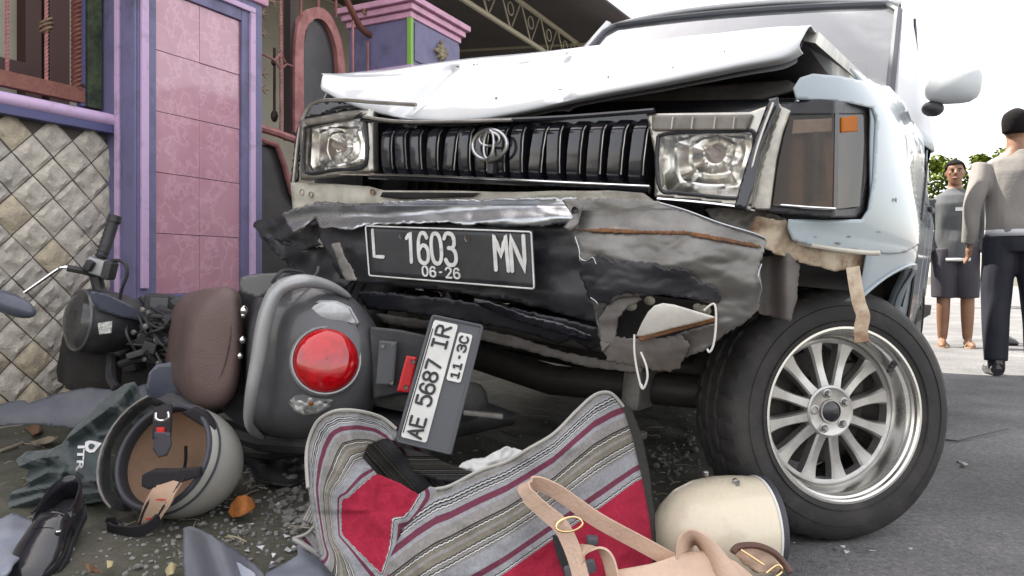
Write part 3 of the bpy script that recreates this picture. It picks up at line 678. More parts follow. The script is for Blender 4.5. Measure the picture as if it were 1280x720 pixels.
# chips showing through the white
for (u, v, w_, h_) in ((572, 83, 4, 2.4), (594, 80, 7, 3), (700, 112, 5, 1.6), (760, 96, 3, 1.6), (840, 84, 4, 1.4), (470, 128, 4, 2), (620, 122, 4, 1.5), (905, 64, 3, 1.5)):
    def bon(a, c):
        best = min((p for r in top[8:34] for p in r), key=lambda p: ((C_P(p)[0] - a) ** 2 + (C_P(p)[1] - c) ** 2)); return C(a, c, best.y - .006)
    b = outline([(u - w_ / 2, v), (u - w_ / 5, v - h_ / 2), (u + w_ / 2, v - h_ / 3), (u + w_ / 4, v + h_ / 2)], bon, 1.5); b.build("paint_chip", "dull_steel", hood, thick=.001)

# ---- dark engine bay, radiator, floor
b = B()
b.box((0, .30, .80), (1.30, .03, .42)); b.box((-.66, .62, .84), (.03, .8, .44)); b.box((.62, .66, .84), (.03, .6, .40)); b.box((0, 1.12, .78), (1.45, .04, .62))
b.box((0, .70, .74), (.5, .5, .38), None, .05); b.box((0, 2.4, .42), (1.5, 2.9, .06)); b.box((0, .62, .60), (1.2, .9, .04))
b.build("engine_bay", "under_dark", car)
b = B()
for k in range(26): b.box((-.5 + k * .04, .272, .80), (.012, .012, .36))
b.box((0, .27, .99), (1.2, .05, .035), None, .008); b.build("radiator", "under_dark", car)
b = B(); b.box((0, .22, 1.0), (1.36, .06, .05), None, .012); b.box((0.0, .20, .965), (1.3, .02, .03)); b.build("lock_beam", "black_gloss", car)
b = B(); b.tube([(-.6, .42, .30), (0, .42, .24), (.55, .42, .30)], .045, 10); b.tube([(-.35, .1, .40), (-.35, 1.2, .36)], .04, 8); b.tube([(.38, .1, .40), (.38, 1.2, .36)], .04, 8); b.box((0, .2, .42), (.9, .08, .07), None, .015)
b.box((.0, 1.35, .31), (1.0, 1.5, .12), None, .04); b.box((.1, .62, .36), (.8, .3, .14), None, .04); b.build("suspension_and_light_blocks", "disc_dark", car)  # two boxes below the floor, added to keep light out under the car
b = B(); b.box((.30, .40, .28), (.06, .18, .12), None, .02); b.box((.3, .3, .17), (.12, .03, .02), None, .005); b.build("lower_arm", "dull_steel", car)

# ---- grille with upright slats and emblem
gz0, gz1 = .765, .945
def gpt(u, v, c=0.0): return C(u, v, c)
b = outline([(461, 152), (560, 150), (700, 146), (812, 140), (806, 234), (700, 230), (560, 226), (461, 221)], lambda u, v: gpt(u, v, .075), 12)
grl = b.build("grille", "black_gloss", car)
n = 15
for k in range(n):
    t = (k + .5) / n; u = None
    xl = -.375 + .79 * t
    def colpt(x, v0, v1):      # ends of the slat between the grille's upper and lower edge
        z0 = gz_low(x); z1 = gz_top(x); return z0, z1
    def gz_top(x): 
        a, c = gpt(461, 156), gpt(812, 142); s = (x - a.x) / (c.x - a.x); return a.z + (c.z - a.z) * s
    def gz_low(x):
        a, c = gpt(461, 217), gpt(806, 229); s = (x - a.x) / (c.x - a.x); return a.z + (c.z - a.z) * s
    z0, z1 = gz_low(xl) + .004, gz_top(xl) - .004; w_ = .0178
    lean = .006 * rnd.uniform(-1, 1) - (.010 if k < 4 else 0)
    pr = []
    for i in range(11):
        tt = i / 10; z = z0 + (z1 - z0) * tt; yy = .010 - .012 * math.sin(math.pi * tt) ** .4 + .028 * max(0, (tt - .78) / .22) ** 2
        pr.append((z, yy + rnd.uniform(-.001, .001)))
    b = B(); rs = []
    for z, yy in pr:
        xx = xl + lean * (z - z0) / .1
        rs.append([Vector((xx - w_, yy + .05, z)), Vector((xx - w_, yy + .012, z)), Vector((xx - w_ * .8, yy + .002, z)), Vector((xx, yy + .001, z)), Vector((xx + w_ * .8, yy + .002, z)), Vector((xx + w_, yy + .012, z)), Vector((xx + w_, yy + .05, z))])
    b.rings(rs); sl = b.build("slat", "black_gloss", grl)
    b = B(); b.tube([Vector((xl + w_ + .001 + lean * (z - z0) / .1, yy + .008, z)) for z, yy in pr[1:-1]], .0016, 5); b.build("slat_edge", "bezel_silver", sl)
def edge_tube(pts, r, mat, name, c=0.0, par=None, nn=30, flat=1.0):
    b = B(); b.tube(spline([C(u, v, c) for u, v in pts], nn), r, 8, True, flat); return b.build(name, mat, par or car)
edge_tube([(452, 150), (520, 153), (600, 151), (700, 147), (818, 138)], .006, "black_gloss", "upper_rim", -.012, grl)
edge_tube([(455, 146), (500, 152), (560, 152), (640, 150)], .0045, "bezel_silver", "upper_strip", -.02, grl)
edge_tube([(462, 220), (560, 224), (640, 227), (730, 231), (812, 237)], .0085, "black_gloss", "lower_rim", -.02, grl)
edge_tube([(425, 217), (500, 219), (600, 223), (700, 228), (812, 233)], .0035, "chrome", "chrome_strip", -.03, grl)
ec = C(612, 181, -.022); er = .0
em = B()
def oval(c, rx, rz, r, nn=40, tilt=0): return [c + Vector((math.cos(a) * rx, 0, math.sin(a) * rz)) for a in [2 * math.pi * i / nn for i in range(nn + 1)]]
em.tube(oval(ec, .051, .037, 0), .0046, 8, False, 1.2); em.tube(oval(ec + Vector((0, -.002, .013)), .030, .0165, 0), .0042, 8, False); em.tube(oval(ec + Vector((0, -.003, .0)), .0145, .034, 0), .0042, 8, False)
M("emblem_chrome", (.42, .42, .43), .18, .95); em.build("emblem", "emblem_chrome", grl)
b = B(); b.box(ec + Vector((0, .03, -.055)), (.018, .04, .03), None, .003); b.build("emblem_post", "black_plastic", grl)

# ---- headlamps
def headlamp(name, outer, inner, bulb_uv, cdep, label, strip=None):
    h = outline(outer, lambda u, v: C(u, v, cdep + .004), 5, holes=[inner]).build(name, "bezel_silver", car, thick=.03, label=label)
    ctr = C(sum(p[0] for p in inner) / len(inner), sum(p[1] for p in inner) / len(inner), cdep)
    # stepped chrome reflector: rings from the rim towards the bulb
    rim = [C(u, v, cdep + .006) for u, v in inner]; rim = spline(rim + [rim[0]], 41)[:-1]; bc = C(*bulb_uv, cdep + .11); rs = []
    for i, (t, d) in enumerate(((0, 0), (.03, .03), (.12, .045), (.22, .058), (.25, .052), (.36, .07), (.46, .085), (.49, .078), (.60, .092), (.70, .101), (.74, .096), (.86, .11), (.88, .14))):
        ring_ = []
        for k_, p in enumerate(rim):
            q = p.lerp(bc, t); dv = p - bc; an = math.atan2(dv.z, dv.x); rr_ = .052 * (1 - t) * 1.7; cq = Vector((bc.x + math.cos(an) * rr_, q.y, bc.z + math.sin(an) * rr_)); q = q.lerp(cq, min(1, t * 1.3))
            ring_.append(Vector((q.x, p.y + d + .010 * nz(q * 30, 2) * min(1, t * 8) * (1 - t) + .004 * math.sin(an * 9 + t * 7) * min(1, t * 6) * (1 - t), q.z)))
        rs.append(ring_)
    b = B(); b.rings(rs, True, False); b.build("reflector", "lamp_chrome", h, smooth=25)
    b = B(); b.lathe([(.001, -.05), (.008, -.045), (.011, -.03), (.011, .0), (.02, .005), (.02, .03)], bc, Matrix.Rotation(R(90), 3, 'X') @ Matrix.Rotation(R(180), 3, 'X'), 14); b.build("bulb", "bulb", h)
    b = B(); rim2 = [C(u, v, cdep) for u, v in inner]; rim2 = spline(rim2 + [rim2[0]], 41)[:-1]; c0 = sum(rim2, Vector()) / 40
    b.rings([[c0.lerp(p, t) + Vector((0, -.012 * (1 - t * t), 0)) for p in rim2] for t in (1, .8, .5, .2, .02)], True, False); b.build("lens", "lens_glass", h, smooth=180)
    ed = B(); ed.tube(rim2 + [rim2[0]], .0045, 6, False); ed.build("lens_seal", "black_plastic" if cdep < .0 else "chrome", h)
    return h
hr = headlamp("headlight", [(808, 142), (938, 140), (960, 132), (972, 128), (958, 190), (948, 256), (930, 260), (880, 252), (818, 246), (820, 200)],
         [(823, 170), (845, 166), (920, 164), (942, 166), (940, 200), (932, 238), (920, 248), (850, 241), (826, 237), (821, 200)], (896, 192), -.01, "large cracked right headlight with a loose silver frame")
b = outline([(815, 144), (940, 143), (933, 162), (815, 163)], lambda u, v: C(u, v, -.016), 6); b.build("strip_lens", "lamp_strip", hr, thick=.008)
for u_ in (839, 864, 892, 916):
    b = B(); b.tube([C(u_ + 2, 146, -.022), C(u_, 161, -.022)], .0016, 5); b.build("strip_rib", "cream_steel", hr)
hl = headlamp("headlight", [(374, 150), (432, 139), (463, 136), (464, 214), (440, 217), (376, 225)],
         [(381, 160), (410, 153), (445, 147), (456, 152), (456, 206), (418, 212), (386, 217), (379, 204)], (430, 183), -.01, "smaller left headlight, intact under the torn edge")
b = outline([(380, 152), (432, 142), (452, 140), (440, 148), (384, 157)], lambda u, v: C(u, v, -.018), 5); b.build("strip_lens", "lamp_strip", hl, thick=.006)
# loose silver trims between right headlight and corner lamp
b = outline([(961, 124), (972, 121), (973, 134), (950, 190), (941, 235), (932, 260), (918, 258), (930, 215), (944, 170)], lambda u, v: C(u, v, -.03 - .0002 * (v - 120)), 4); b.build("loose_trim", "black_gloss", car, thick=.008)
b = outline([(975, 132), (988, 138), (978, 165), (970, 200), (962, 262), (938, 262), (946, 225), (956, 190)], lambda u, v: C(u, v, -.018 + .0002 * (u - 940)), 4); b.build("lamp_surround", "bezel_silver", car, thick=.014)
edge_tube([(966, 128), (948, 178), (936, 225), (924, 258)], .003, "chrome", "trim_edge", -.045)
edge_tube([(822, 249), (880, 254), (945, 262)], .005, "chrome", "lamp_sill", -.02)

# ---- corner lamp
def cyl_(u): return .012 + max(0, u - 960) * .0004 if u < 1042 else .045 + (u - 1042) / 50 * .19
co = [(984, 136), (994, 127), (1024, 124), (1060, 127), (1088, 133), (1093, 142), (1091, 180), (1088, 222), (1081, 264), (1070, 272), (1030, 271), (988, 268), (958, 265), (961, 250), (968, 210), (974, 175)]
ci = [(988, 144), (1040, 143), (1082, 143), (1086, 150), (1084, 190), (1081, 224), (1074, 258), (1040, 262), (966, 256), (972, 210), (980, 170)]
cl = outline(co, lambda u, v: C(u, v, cyl_(u)), 4, holes=[ci]).build("corner_lamp", "black_plastic", car, thick=.022, toff=-1, label="smoked brown corner lamp with an amber side insert")
b = outline(ci, lambda u, v: C(u, v, cyl_(u) - .009), 4); b.build("lens", "smoked_lens", cl, smooth=180)
b = outline(ci, lambda u, v: C(u, v, cyl_(u) + .055 - .02 * math.sin((u - 965) * .05) ), 4); b.build("reflector", "lamp_back", cl)
b = outline([(1012, 165), (1030, 164), (1034, 250), (1008, 255)], lambda u, v: C(u, v, cyl_(u) + .025 - .015 * math.sin((u - 1008) / 26 * math.pi)), 3); b.build("bulb_column", "lamp_strip", cl)
b = outline([(992, 150), (1040, 148), (1040, 164), (990, 167)], lambda u, v: C(u, v, cyl_(u) + .012), 4); b.build("lens_band", "bezel_silver", cl)
b = outline([(1044, 142), (1049, 142), (1047, 262), (1042, 262)], lambda u, v: C(u, v, cyl_(u) - .012), 3); b.build("divider", "black_plastic", cl)
b = outline([(1052, 147), (1072, 144), (1072, 164), (1052, 166)], lambda u, v: C(u, v, cyl_(u) - .014), 3); b.build("amber_insert", "amber", cl, thick=.004)
edge_tube([(960, 255), (1010, 259), (1045, 261)], .003, "chrome", "lamp_edge", .012, cl)

# ---- fenders and body shell
fp = [(996, 124), (992, 110), (1000, 97), (1016, 92), (1050, 95), (1088, 103), (1112, 108), (1132, 130), (1150, 180), (1160, 240), (1163, 285), (1152, 304), (1132, 316), (1112, 318), (1090, 315), (1020, 309), (991, 300), (985, 285), (986, 274), (1030, 275), (1078, 274), (1086, 262), (1092, 225), (1096, 150), (1091, 135), (1060, 128), (1024, 125)]
fen = outline(fp, lambda u, v: hit(u, v), 4).build("fender", "white_paint_shaded", car, thick=.004, smooth=60)
edge_tube([(990, 302), (1040, 311), (1085, 316), (1100, 316)], .005, "cream_steel", "fender_hem", .06)
def arch_z(y):
    d = .40 ** 2 - (y - .44) ** 2; return max(.33, .27 + math.sqrt(d)) if d > 0 else .33
y0 = hit(1098, 220).y - .02
rows = []
ys = [y0 + (1.26 - y0) * i / 40 for i in range(41)]
for k in range(25):
    row = []
    for y in ys:
        zl = arch_z(y); zt = 1.085; z = zl + (zt - zl) * k / 24; dent = .010 * math.exp(-((y - .75) / .12) ** 2 - ((z - .62) / .06) ** 2)
        row.append(Vector((X(y, z) - .004 - dent + .003 * nz((y * 4, z * 5, 1)), y, z)))
    rows.append(row)
b = B(); b.grid(rows); b.build("fender_side", "white_paint_shaded", fen, thick=.004, smooth=180)
b = B(); b.grid([[Vector((X(y, arch_z(y)) + .004, y, arch_z(y) + .012)) for y in ys], [Vector((X(y, arch_z(y)) - .03, y, arch_z(y))) for y in ys]]); b.build("arch_lip", "white_paint_shaded", fen, thick=.004)
for (u, v, w_, h_) in ((1048, 304, 7, 3.5), (1062, 296, 4, 2), (1020, 296, 3, 1.5), (1120, 250, 2.5, 6), (1100, 290, 5, 1.5)):
    b = outline([(u - w_ / 2, v), (u - w_ / 5, v - h_ / 2), (u + w_ / 2, v - h_ / 3), (u + w_ / 4, v + h_ / 2)], lambda a, c: hit(a, c, .004), 1.5); b.build("paint_chip", "dull_steel", fen, thick=.001)
# inner wheel arch
rs = []
for i in range(15):
    a = math.pi * .70 * (i / 14); rs.append([Vector((xx, .44 + .41 * math.cos(a), .28 + .41 * math.sin(a))) for xx in (.835, .3)])
b = B(); b.grid(rs); b.build("arch_liner", "under_dark", car, thick=.004)
# far fender
rows = [[Vector((-X(y, z) + .05 + .02 * nz((y * 6, z * 6, 9)), y, z)) for y in [.12 + 1.14 * i / 20 for i in range(21)]] for z in [max(.62, .62) + .46 * k / 12 for k in range(13)]]
b = B(); b.grid(rows); b.build("fender", "white_paint", car, thick=.004, label="crumpled far side front fender")
edge_tube([(367, 228), (374, 165), (384, 137), (398, 127), (430, 125), (470, 128), (520, 131)], .0055, "bezel_silver", "torn_edge", .0)
b = outline([(362, 232), (370, 165), (383, 134), (400, 126), (480, 128), (540, 134), (530, 142), (470, 136), (432, 138), (374, 150), (372, 226)], lambda u, v: C(u, v, .035 + .0002 * (u - 360)), 4, jag=1.2); b.build("torn_lining", "black_gloss", car, thick=.006)
# windscreen, pillars, roof, sides
def ws(s, t):          # s -1..1 across, t 0..1 up
    hw = .755 - .095 * t; return Vector((s * hw, 1.13 + .66 * t + .10 * s * s * (1 - .3 * t), 1.10 + .64 * t + .0 * s))
b = B(); b.grid([[ws(-.965 + 1.93 * j / 16, .03 + .93 * i / 10) for j in range(17)] for i in range(11)]); b.build("windscreen", "windscreen_glass", car, smooth=180)
def wtube(pts, r, name, mat, flat=1.0): b = B(); b.tube(pts, r, 8, True, flat); return b.build(name, mat, car)
per = [ws(s / 10, .03) for s in range(-9, 10)] + [ws(.965, t / 10) for t in range(1, 10)] + [ws(s / 10, .96) for s in range(9, -10, -1)] + [ws(-.965, t / 10) for t in range(9, 0, -1)]
wtube([p + Vector((0, -.004, .002)) for p in per] + [per[0]], .016, "windscreen_seal", "gasket")
prof = []
def sec(y):
    ft = min(1, max(0, (y - 1.2) / .7)); r_ = 1.80 if y > 1.85 else 1.10 + .70 * ft
    return [(X(y, .34) - .01, .34), (X(y, .5), .5), (X(y, .75), .75), (X(y, .95), .95), (.862 - .080 * max(0, y - 1.15), 1.06)]
ysd = [1.27 + (4.0 - 1.27) * i / 30 for i in range(31)]
for sg, nm in ((1, "door"), (-1, "door")):
    for (ya, yb_, nmm) in ((1.27, 2.20, "door"), (2.21, 3.05, "door"), (3.06, 4.0, "quarter_panel")):
        rows = []
        for i in range(13):
            y = ya + (yb_ - ya) * i / 12
            rows.append([Vector((sg * (x + .004 * math.exp(-((z - .72) / .03) ** 2)), y, z)) for x, z in [(p[0] * (1 - t) + q[0] * t, p[1] * (1 - t) + q[1] * t) for p, q in zip(sec(y)[:-1], sec(y)[1:]) for t in (0, .33, .66)] + [sec(y)[-1]]])
        b = B(); b.grid(rows); d = b.build(nmm, "white_paint_shaded", car, thick=.004)
        if nmm == "door" and ya < 2: 
            b = B(); b.box((sg * (X(2.08, .92) + .012), 2.08, .92), (.02, .12, .025), None, .008); b.build("handle", "black_plastic", d)
# pillars
def pill(p0_, p1_, w_, sg, name="pillar", mat="white_paint"):
    b = B(); p0_, p1_ = Vector(p0_), Vector(p1_); b.rings([[p + Vector((0, -w_ / 2, 0)), p + Vector((.03 * sg, -w_ / 2 + .01, 0)), p + Vector((.03 * sg, w_ / 2, 0)), p + Vector((-.02 * sg, w_ / 2, 0))] for p in spline([p0_, p0_.lerp(p1_, .5) + Vector((.012 * sg, 0, .01)), p1_], 9)]); b.build(name, mat, car)
def gl(y, z): return .866 - .094 * (y - 1.25) - .215 * (z - 1.06)      # half width of the greenhouse
for sg in (1, -1):
    rows = []
    for i in range(13):
        t = i / 12; a_ = ws(.975 * sg, t); yo = 1.30 + .58 * t; zo = 1.06 + .69 * t; c_ = Vector((sg * (gl(yo, zo) + .004), yo, zo))
        rows.append([a_ + Vector((0, .01, -.01)), a_ + Vector((sg * .004, -.008, .006)), a_.lerp(c_, .5) + Vector((sg * .016, -.022, .01)), c_ + Vector((sg * .006, -.01, 0)), c_ + Vector((-.004 * sg, .04, 0))])
    b = B(); b.grid(rows); b.build("pillar", "white_paint", car, thick=.006, smooth=180)
    for y in (2.22, 3.1, 3.95): pill((sg * (gl(y, 1.05) - .02), y, 1.05), (sg * (gl(y, 1.76) - .02), y, 1.76), .10, sg)
    for ya, yb_ in ((1.32, 2.2), (2.27, 3.05), (3.15, 3.9)):
        yt = ya + (.56 if ya < 2 else 0); b = B(); b.grid([[Vector((sg * gl(ya, 1.065), ya, 1.065)), Vector((sg * gl(yb_, 1.065), yb_, 1.065))], [Vector((sg * gl(yt, 1.74), yt, 1.74)), Vector((sg * gl(yb_, 1.74), yb_, 1.74))]]); b.build("side_window", "side_glass", car, thick=.004)
rows = []
for i in range(16):
    y = 1.80 + 2.15 * i / 15; e = .05 * max(0, 1 - i / 2.0); row = []
    for j in range(17):
        s = -1 + 2 * j / 16; row.append(Vector((s * (gl(y, 1.74) + .02) * (1 - .02 * (i < 2)), y + .06 * s * s * (i < 3), 1.735 + .105 * (1 - abs(s) ** 2.6) * min(1, .35 + i * .25))))
    rows.append(row)
b = B(); b.grid(rows); b.build("roof", "white_paint", car, thick=.02, smooth=180)
b = B(); b.prism([Vector((x, 3.96, z)) for x, z in ((-.66, .34), (.66, .34), (.68, .8), (gl(4, 1.06), 1.06), (gl(4, 1.72), 1.72), (-gl(4, 1.72), 1.72), (-gl(4, 1.06), 1.06), (-.68, .8))], (0, .04, 0)); b.build("tailgate", "white_paint_shaded", car)
b = B(); b.box((0, 1.30, 1.02), (1.45, .34, .14), None, .05); b.build("dashboard", "seat_cloth", car)
b = B(); b.grid([[Vector((-.73, 1.06, 1.055)), Vector((.73, 1.06, 1.055))], [Vector((-.75, 1.2, 1.085)), Vector((.75, 1.2, 1.085))]]); b.build("cowl", "gasket", car, thick=.01)
for sx in (-.36, .36):
    b = B(); b.box((sx, 1.95, .82), (.5, .5, .16), None, .05); b.box((sx, 2.2, 1.12), (.5, .14, .58), Matrix.Rotation(R(-10), 3, 'X'), .06); b.box((sx, 2.25, 1.50), (.26, .1, .2), None, .05); b.build("seat", "seat_cloth", car)
b = B(); b.lathe([(.175 + .014 * math.cos(a), .014 * math.sin(a)) for a in [i * math.pi / 5 for i in range(11)]], (.36, 1.58, 1.10), Matrix.Rotation(R(60), 3, 'X'), 28); b.build("steering_wheel", "black_plastic", car)
# door mirror
mc = C(1192, 106, 1.30)
b = B(); b.ell(mc, (.088, .05, .072), Matrix.Rotation(R(-6), 3, 'Y'), 20, 12)
for v in b.v:
    d_ = v - mc; k_ = (abs(d_.x / .088) ** 3.2 + abs(d_.z / .072) ** 3.2 + 1e-6) ** (1 / 3.2); r_ = math.sqrt((d_.x / .088) ** 2 + (d_.z / .072) ** 2) + 1e-6
    if k_ > 1e-3: d_.x *= min(1.25, r_ / k_) * .93; d_.z *= min(1.25, r_ / k_) * .86
    v.x, v.z = mc.x + d_.x, mc.z + d_.z
    if v.y > mc.y + .022: v.y = mc.y + .022
mir = b.build("wing_mirror", "white_paint", car, smooth=60, label="white wing mirror on a black stalk")
b = B(); b.ell(C(1166, 136, 1.30), (.034, .03, .026), None, 14, 8); b.tube([C(1166, 136, 1.31), Vector((.84, 1.33, C(1160, 140, 1.32).z))], .014, 8); b.build("mirror_stalk", "black_plastic", mir)
b = B(); b.tube([Vector((X(1.265, z) + .001, 1.265, z)) for z in (.40, .5, .6, .7, .8, .9, 1.0)] + [Vector((.838, 1.27, 1.06)), Vector((.80, 1.42, 1.22)), Vector((.755, 1.62, 1.42)), Vector((.70, 1.86, 1.66))], .006, 6); b.build("door_seal", "black_plastic", car)

# ---- lower front: cross member, steel bar, bumper skin, torn right corner
b = outline([(363, 228), (420, 230), (462, 233), (480, 238), (640, 240), (800, 238), (818, 252), (700, 256), (500, 258), (400, 256), (366, 264)], lambda u, v: C(u, v, .02 + .012 * nz((u * .02, v * .05, 2))), 6); fpn = b.build("front_panel", "cream_steel", car, thick=.006)
b = outline([(478, 240), (600, 241), (590, 246), (500, 249), (475, 246)], lambda u, v: C(u, v, .012), 4); b.build("panel_slot", "under_dark", fpn, thick=.003)
for (u, v) in ((377, 240), (388, 243), (465, 240)):
    b = B(); b.lathe([(.001, -.006), (.008, -.005), (.009, 0)], C(u, v, .012), Matrix.Rotation(R(90), 3, 'X'), 10); b.build("bolt", "rust_cream", fpn)
def cb(u, v, k=0.0, s=0):
    c = -.085 + .00000 * u
    if u < 430: c += ((430 - u) / 110) ** 1.6 * .12
    if u > 850: c += ((u - 850) / 140) ** 2 * .13
    c += .013 * nz((u * .011, v * .028, s)) + .010 * crease((u * .010, v * .022, 0), s + 3) + k
    return c
bmp = outline([(398, 276), (430, 280), (458, 276), (600, 272), (722, 278), (732, 300), (730, 330), (738, 352), (736, 374), (752, 380), (746, 404), (700, 392), (640, 376), (560, 364), (500, 358), (450, 354), (425, 348), (412, 322), (400, 300)],
              lambda u, v: C(u, v, cb(u, v, .015) + .00022 * abs(v - 315)), 6, jag=1.0).build("bumper", "black_plastic", car, thick=.005, label="torn black front bumper around the number plate")
bar_top = [(352, 268), (364, 262), (380, 258), (398, 252), (412, 252), (444, 255), (470, 254), (523, 251), (580, 251), (633, 249), (720, 247), (722, 262), (718, 280), (690, 281), (676, 284), (650, 283), (625, 284), (600, 279), (585, 283), (560, 277), (520, 279), (458, 281), (438, 287), (420, 284), (400, 284), (394, 272), (380, 284), (366, 290)]
b = outline(bar_top, lambda u, v: C(u, v, cb(u, v, -.012, 4) + .020 * math.sin((v - 248) * .16 + .01 * u) * .6 + (.02 if v < 256 else 0)), 4, jag=1.0, seed=2); b.build("bumper_bar", "silver_steel", bmp, thick=.004, smooth=50, label="crumpled bare steel upper edge of the bumper")
b = outline([(316, 280), (322, 275), (345, 271), (362, 264), (366, 290), (380, 285), (396, 276), (404, 290), (396, 300), (402, 306), (382, 312), (360, 303), (342, 300), (326, 297)], lambda u, v: C(u, v, .02 + .0006 * (396 - u) + .018 * nz((u * .05, v * .07, 4))), 3.5, jag=1.5); b.build("torn_end", "black_plastic", bmp, thick=.004)
b = outline([(352, 268), (362, 264), (384, 262), (396, 270), (384, 284), (372, 292), (366, 290)], lambda u, v: C(u, v, .0 + .02 * nz((u * .06, v * .08, 7))), 3, jag=1); b.build("torn_flap", "dull_steel", bmp, thick=.003)
b = outline([(326, 297), (345, 300), (380, 311), (412, 306), (440, 345), (430, 362), (400, 352), (370, 338), (345, 318)], lambda u, v: C(u, v, .06 + .03 * nz((u * .04, v * .04, 4))), 4, jag=2); b.build("inner_shield", "black_plastic", bmp, thick=.004)
b = outline([(414, 305), (424, 303), (430, 320), (440, 336), (446, 350), (432, 352), (424, 334)], lambda u, v: C(u, v, cb(u, v, -.02)), 3, jag=.8); b.build("bent_tab", "dull_steel", bmp, thick=.003)
# right corner: torn steel-grey sheet with a rust line and remains of black paint
sil = [(720, 249), (759, 247), (813, 249), (857, 263), (900, 279), (950, 294), (958, 300), (955, 312), (948, 336), (952, 360), (948, 388), (930, 404), (900, 422), (878, 440), (850, 448), (800, 452), (762, 446), (748, 420), (744, 395), (738, 372), (730, 352), (726, 338), (722, 312), (714, 292), (718, 270)]
hole = [(757, 384), (772, 372), (796, 370), (830, 368), (866, 374), (896, 382), (896, 404), (866, 412), (830, 424), (800, 428), (768, 420), (758, 404)]
crn = outline(sil, lambda u, v: C(u, v, cb(u, v, .0, 8) - .03 * math.exp(-((v - 330) / 50) ** 2) + (.02 if v < 262 else 0) + .0006 * max(0, v - 380)), 4, jag=1.4, seed=4, holes=[hole]).build("bumper_corner", "bare_steel", bmp, thick=.004, smooth=50, label="torn silver right bumper corner with a rust line")
def cs(u, v, k): return C(u, v, cb(u, v, k, 8) - .03 * math.exp(-((v - 330) / 50) ** 2) + .0006 * max(0, v - 380))
b = outline([(728, 326), (740, 322), (752, 317), (765, 326), (795, 327), (820, 329), (828, 335), (857, 337), (871, 350), (889, 357), (902, 369), (898, 380), (871, 374), (828, 369), (784, 366), (766, 370), (758, 381), (737, 374), (730, 357), (724, 340)], lambda u, v: cs(u, v, -.007), 3.5, jag=1.6, seed=9); b.build("paint_remains", "black_plastic", bmp, thick=.002)
b = outline([(716, 287), (760, 285), (800, 288), (860, 289), (905, 297), (950, 306), (952, 310), (900, 301), (858, 293), (800, 292), (750, 290)], lambda u, v: cs(u, v, -.006), 2.5, jag=.8); b.build("rust_line", "rust", bmp, thick=.0015)
b = outline([(702, 250), (720, 248), (728, 258), (722, 282), (712, 290), (704, 284), (716, 270)], lambda u, v: C(u, v, cb(u, v, -.03)), 3, jag=.6); b.build("bracket", "bare_steel", bmp, thick=.003)
b = B(); b.lathe([(.001, -.004), (.007, -.003), (.008, .003)], C(719, 263, -.125), Matrix.Rotation(R(90), 3, 'X'), 10); b.build("bolt", "black_plastic", bmp)
def highlight_edge(pts, k, r=.0013, s_=8):
    b = B(); b.tube(spline([cs(u, v, k) for u, v in pts], 6 * len(pts)), r, 5); b.build("highlight_edge", "silver_steel", bmp)  # thin silver tube put in as the highlight along torn metal edges
highlight_edge([(719, 296), (724, 312), (725, 322), (732, 326), (741, 322), (745, 330)], -.009); highlight_edge([(825, 254), (857, 263), (900, 279), (940, 291), (957, 298)], -.004, .0022); highlight_edge([(952, 330), (948, 345), (952, 360), (948, 375)], -.006); highlight_edge([(738, 372), (747, 380), (745, 396), (750, 412)], -.010)
# lower lip
b = outline([(446, 364), (470, 366), (560, 374), (640, 386), (700, 398), (746, 410), (750, 432), (738, 438), (716, 424), (700, 430), (650, 414), (560, 398), (500, 390), (458, 386)], lambda u, v: C(u, v, cb(u, v, .01, 5) + .0012 * (v - 380)), 5, jag=1.2, seed=5); b.build("lower_lip", "black_plastic", bmp, thick=.005)
b = outline([(590, 378), (608, 376), (650, 392), (700, 404), (740, 420), (738, 428), (690, 414), (640, 400)], lambda u, v: C(u, v, cb(u, v, -.004, 5) + .0010 * (v - 390)), 4, jag=.8); b.build("lip_ridge", "black_gloss", bmp, thick=.004)
b = outline([(470, 392), (560, 404), (640, 420), (700, 440), (752, 450), (800, 456), (800, 466), (740, 460), (650, 436), (560, 416), (480, 404)], lambda u, v: C(u, v, .06), 5, jag=1); b.build("valance", "liner", bmp, thick=.012)
b = outline([(750, 430), (770, 422), (800, 424), (852, 420), (862, 432), (856, 446), (850, 460), (836, 466), (800, 460), (760, 452)], lambda u, v: C(u, v, cb(u, v, -.01, 6) + .001 * (v - 430)), 4, jag=1.6, seed=8); b.build("torn_liner", "liner", bmp, thick=.004)
b = outline([(748, 400), (766, 370), (790, 364), (802, 374), (786, 382), (772, 396), (768, 424), (752, 440)], lambda u, v: C(u, v, cb(u, v, -.012, 2)), 3.5, jag=1); b.build("lamp_bracket", "liner", bmp, thick=.004)
b = outline([(757, 380), (800, 368), (900, 380), (900, 425), (800, 440), (757, 420)], lambda u, v: C(u, v, .03), 6); b.build("lamp_pocket", "under_dark", bmp, thick=.005)
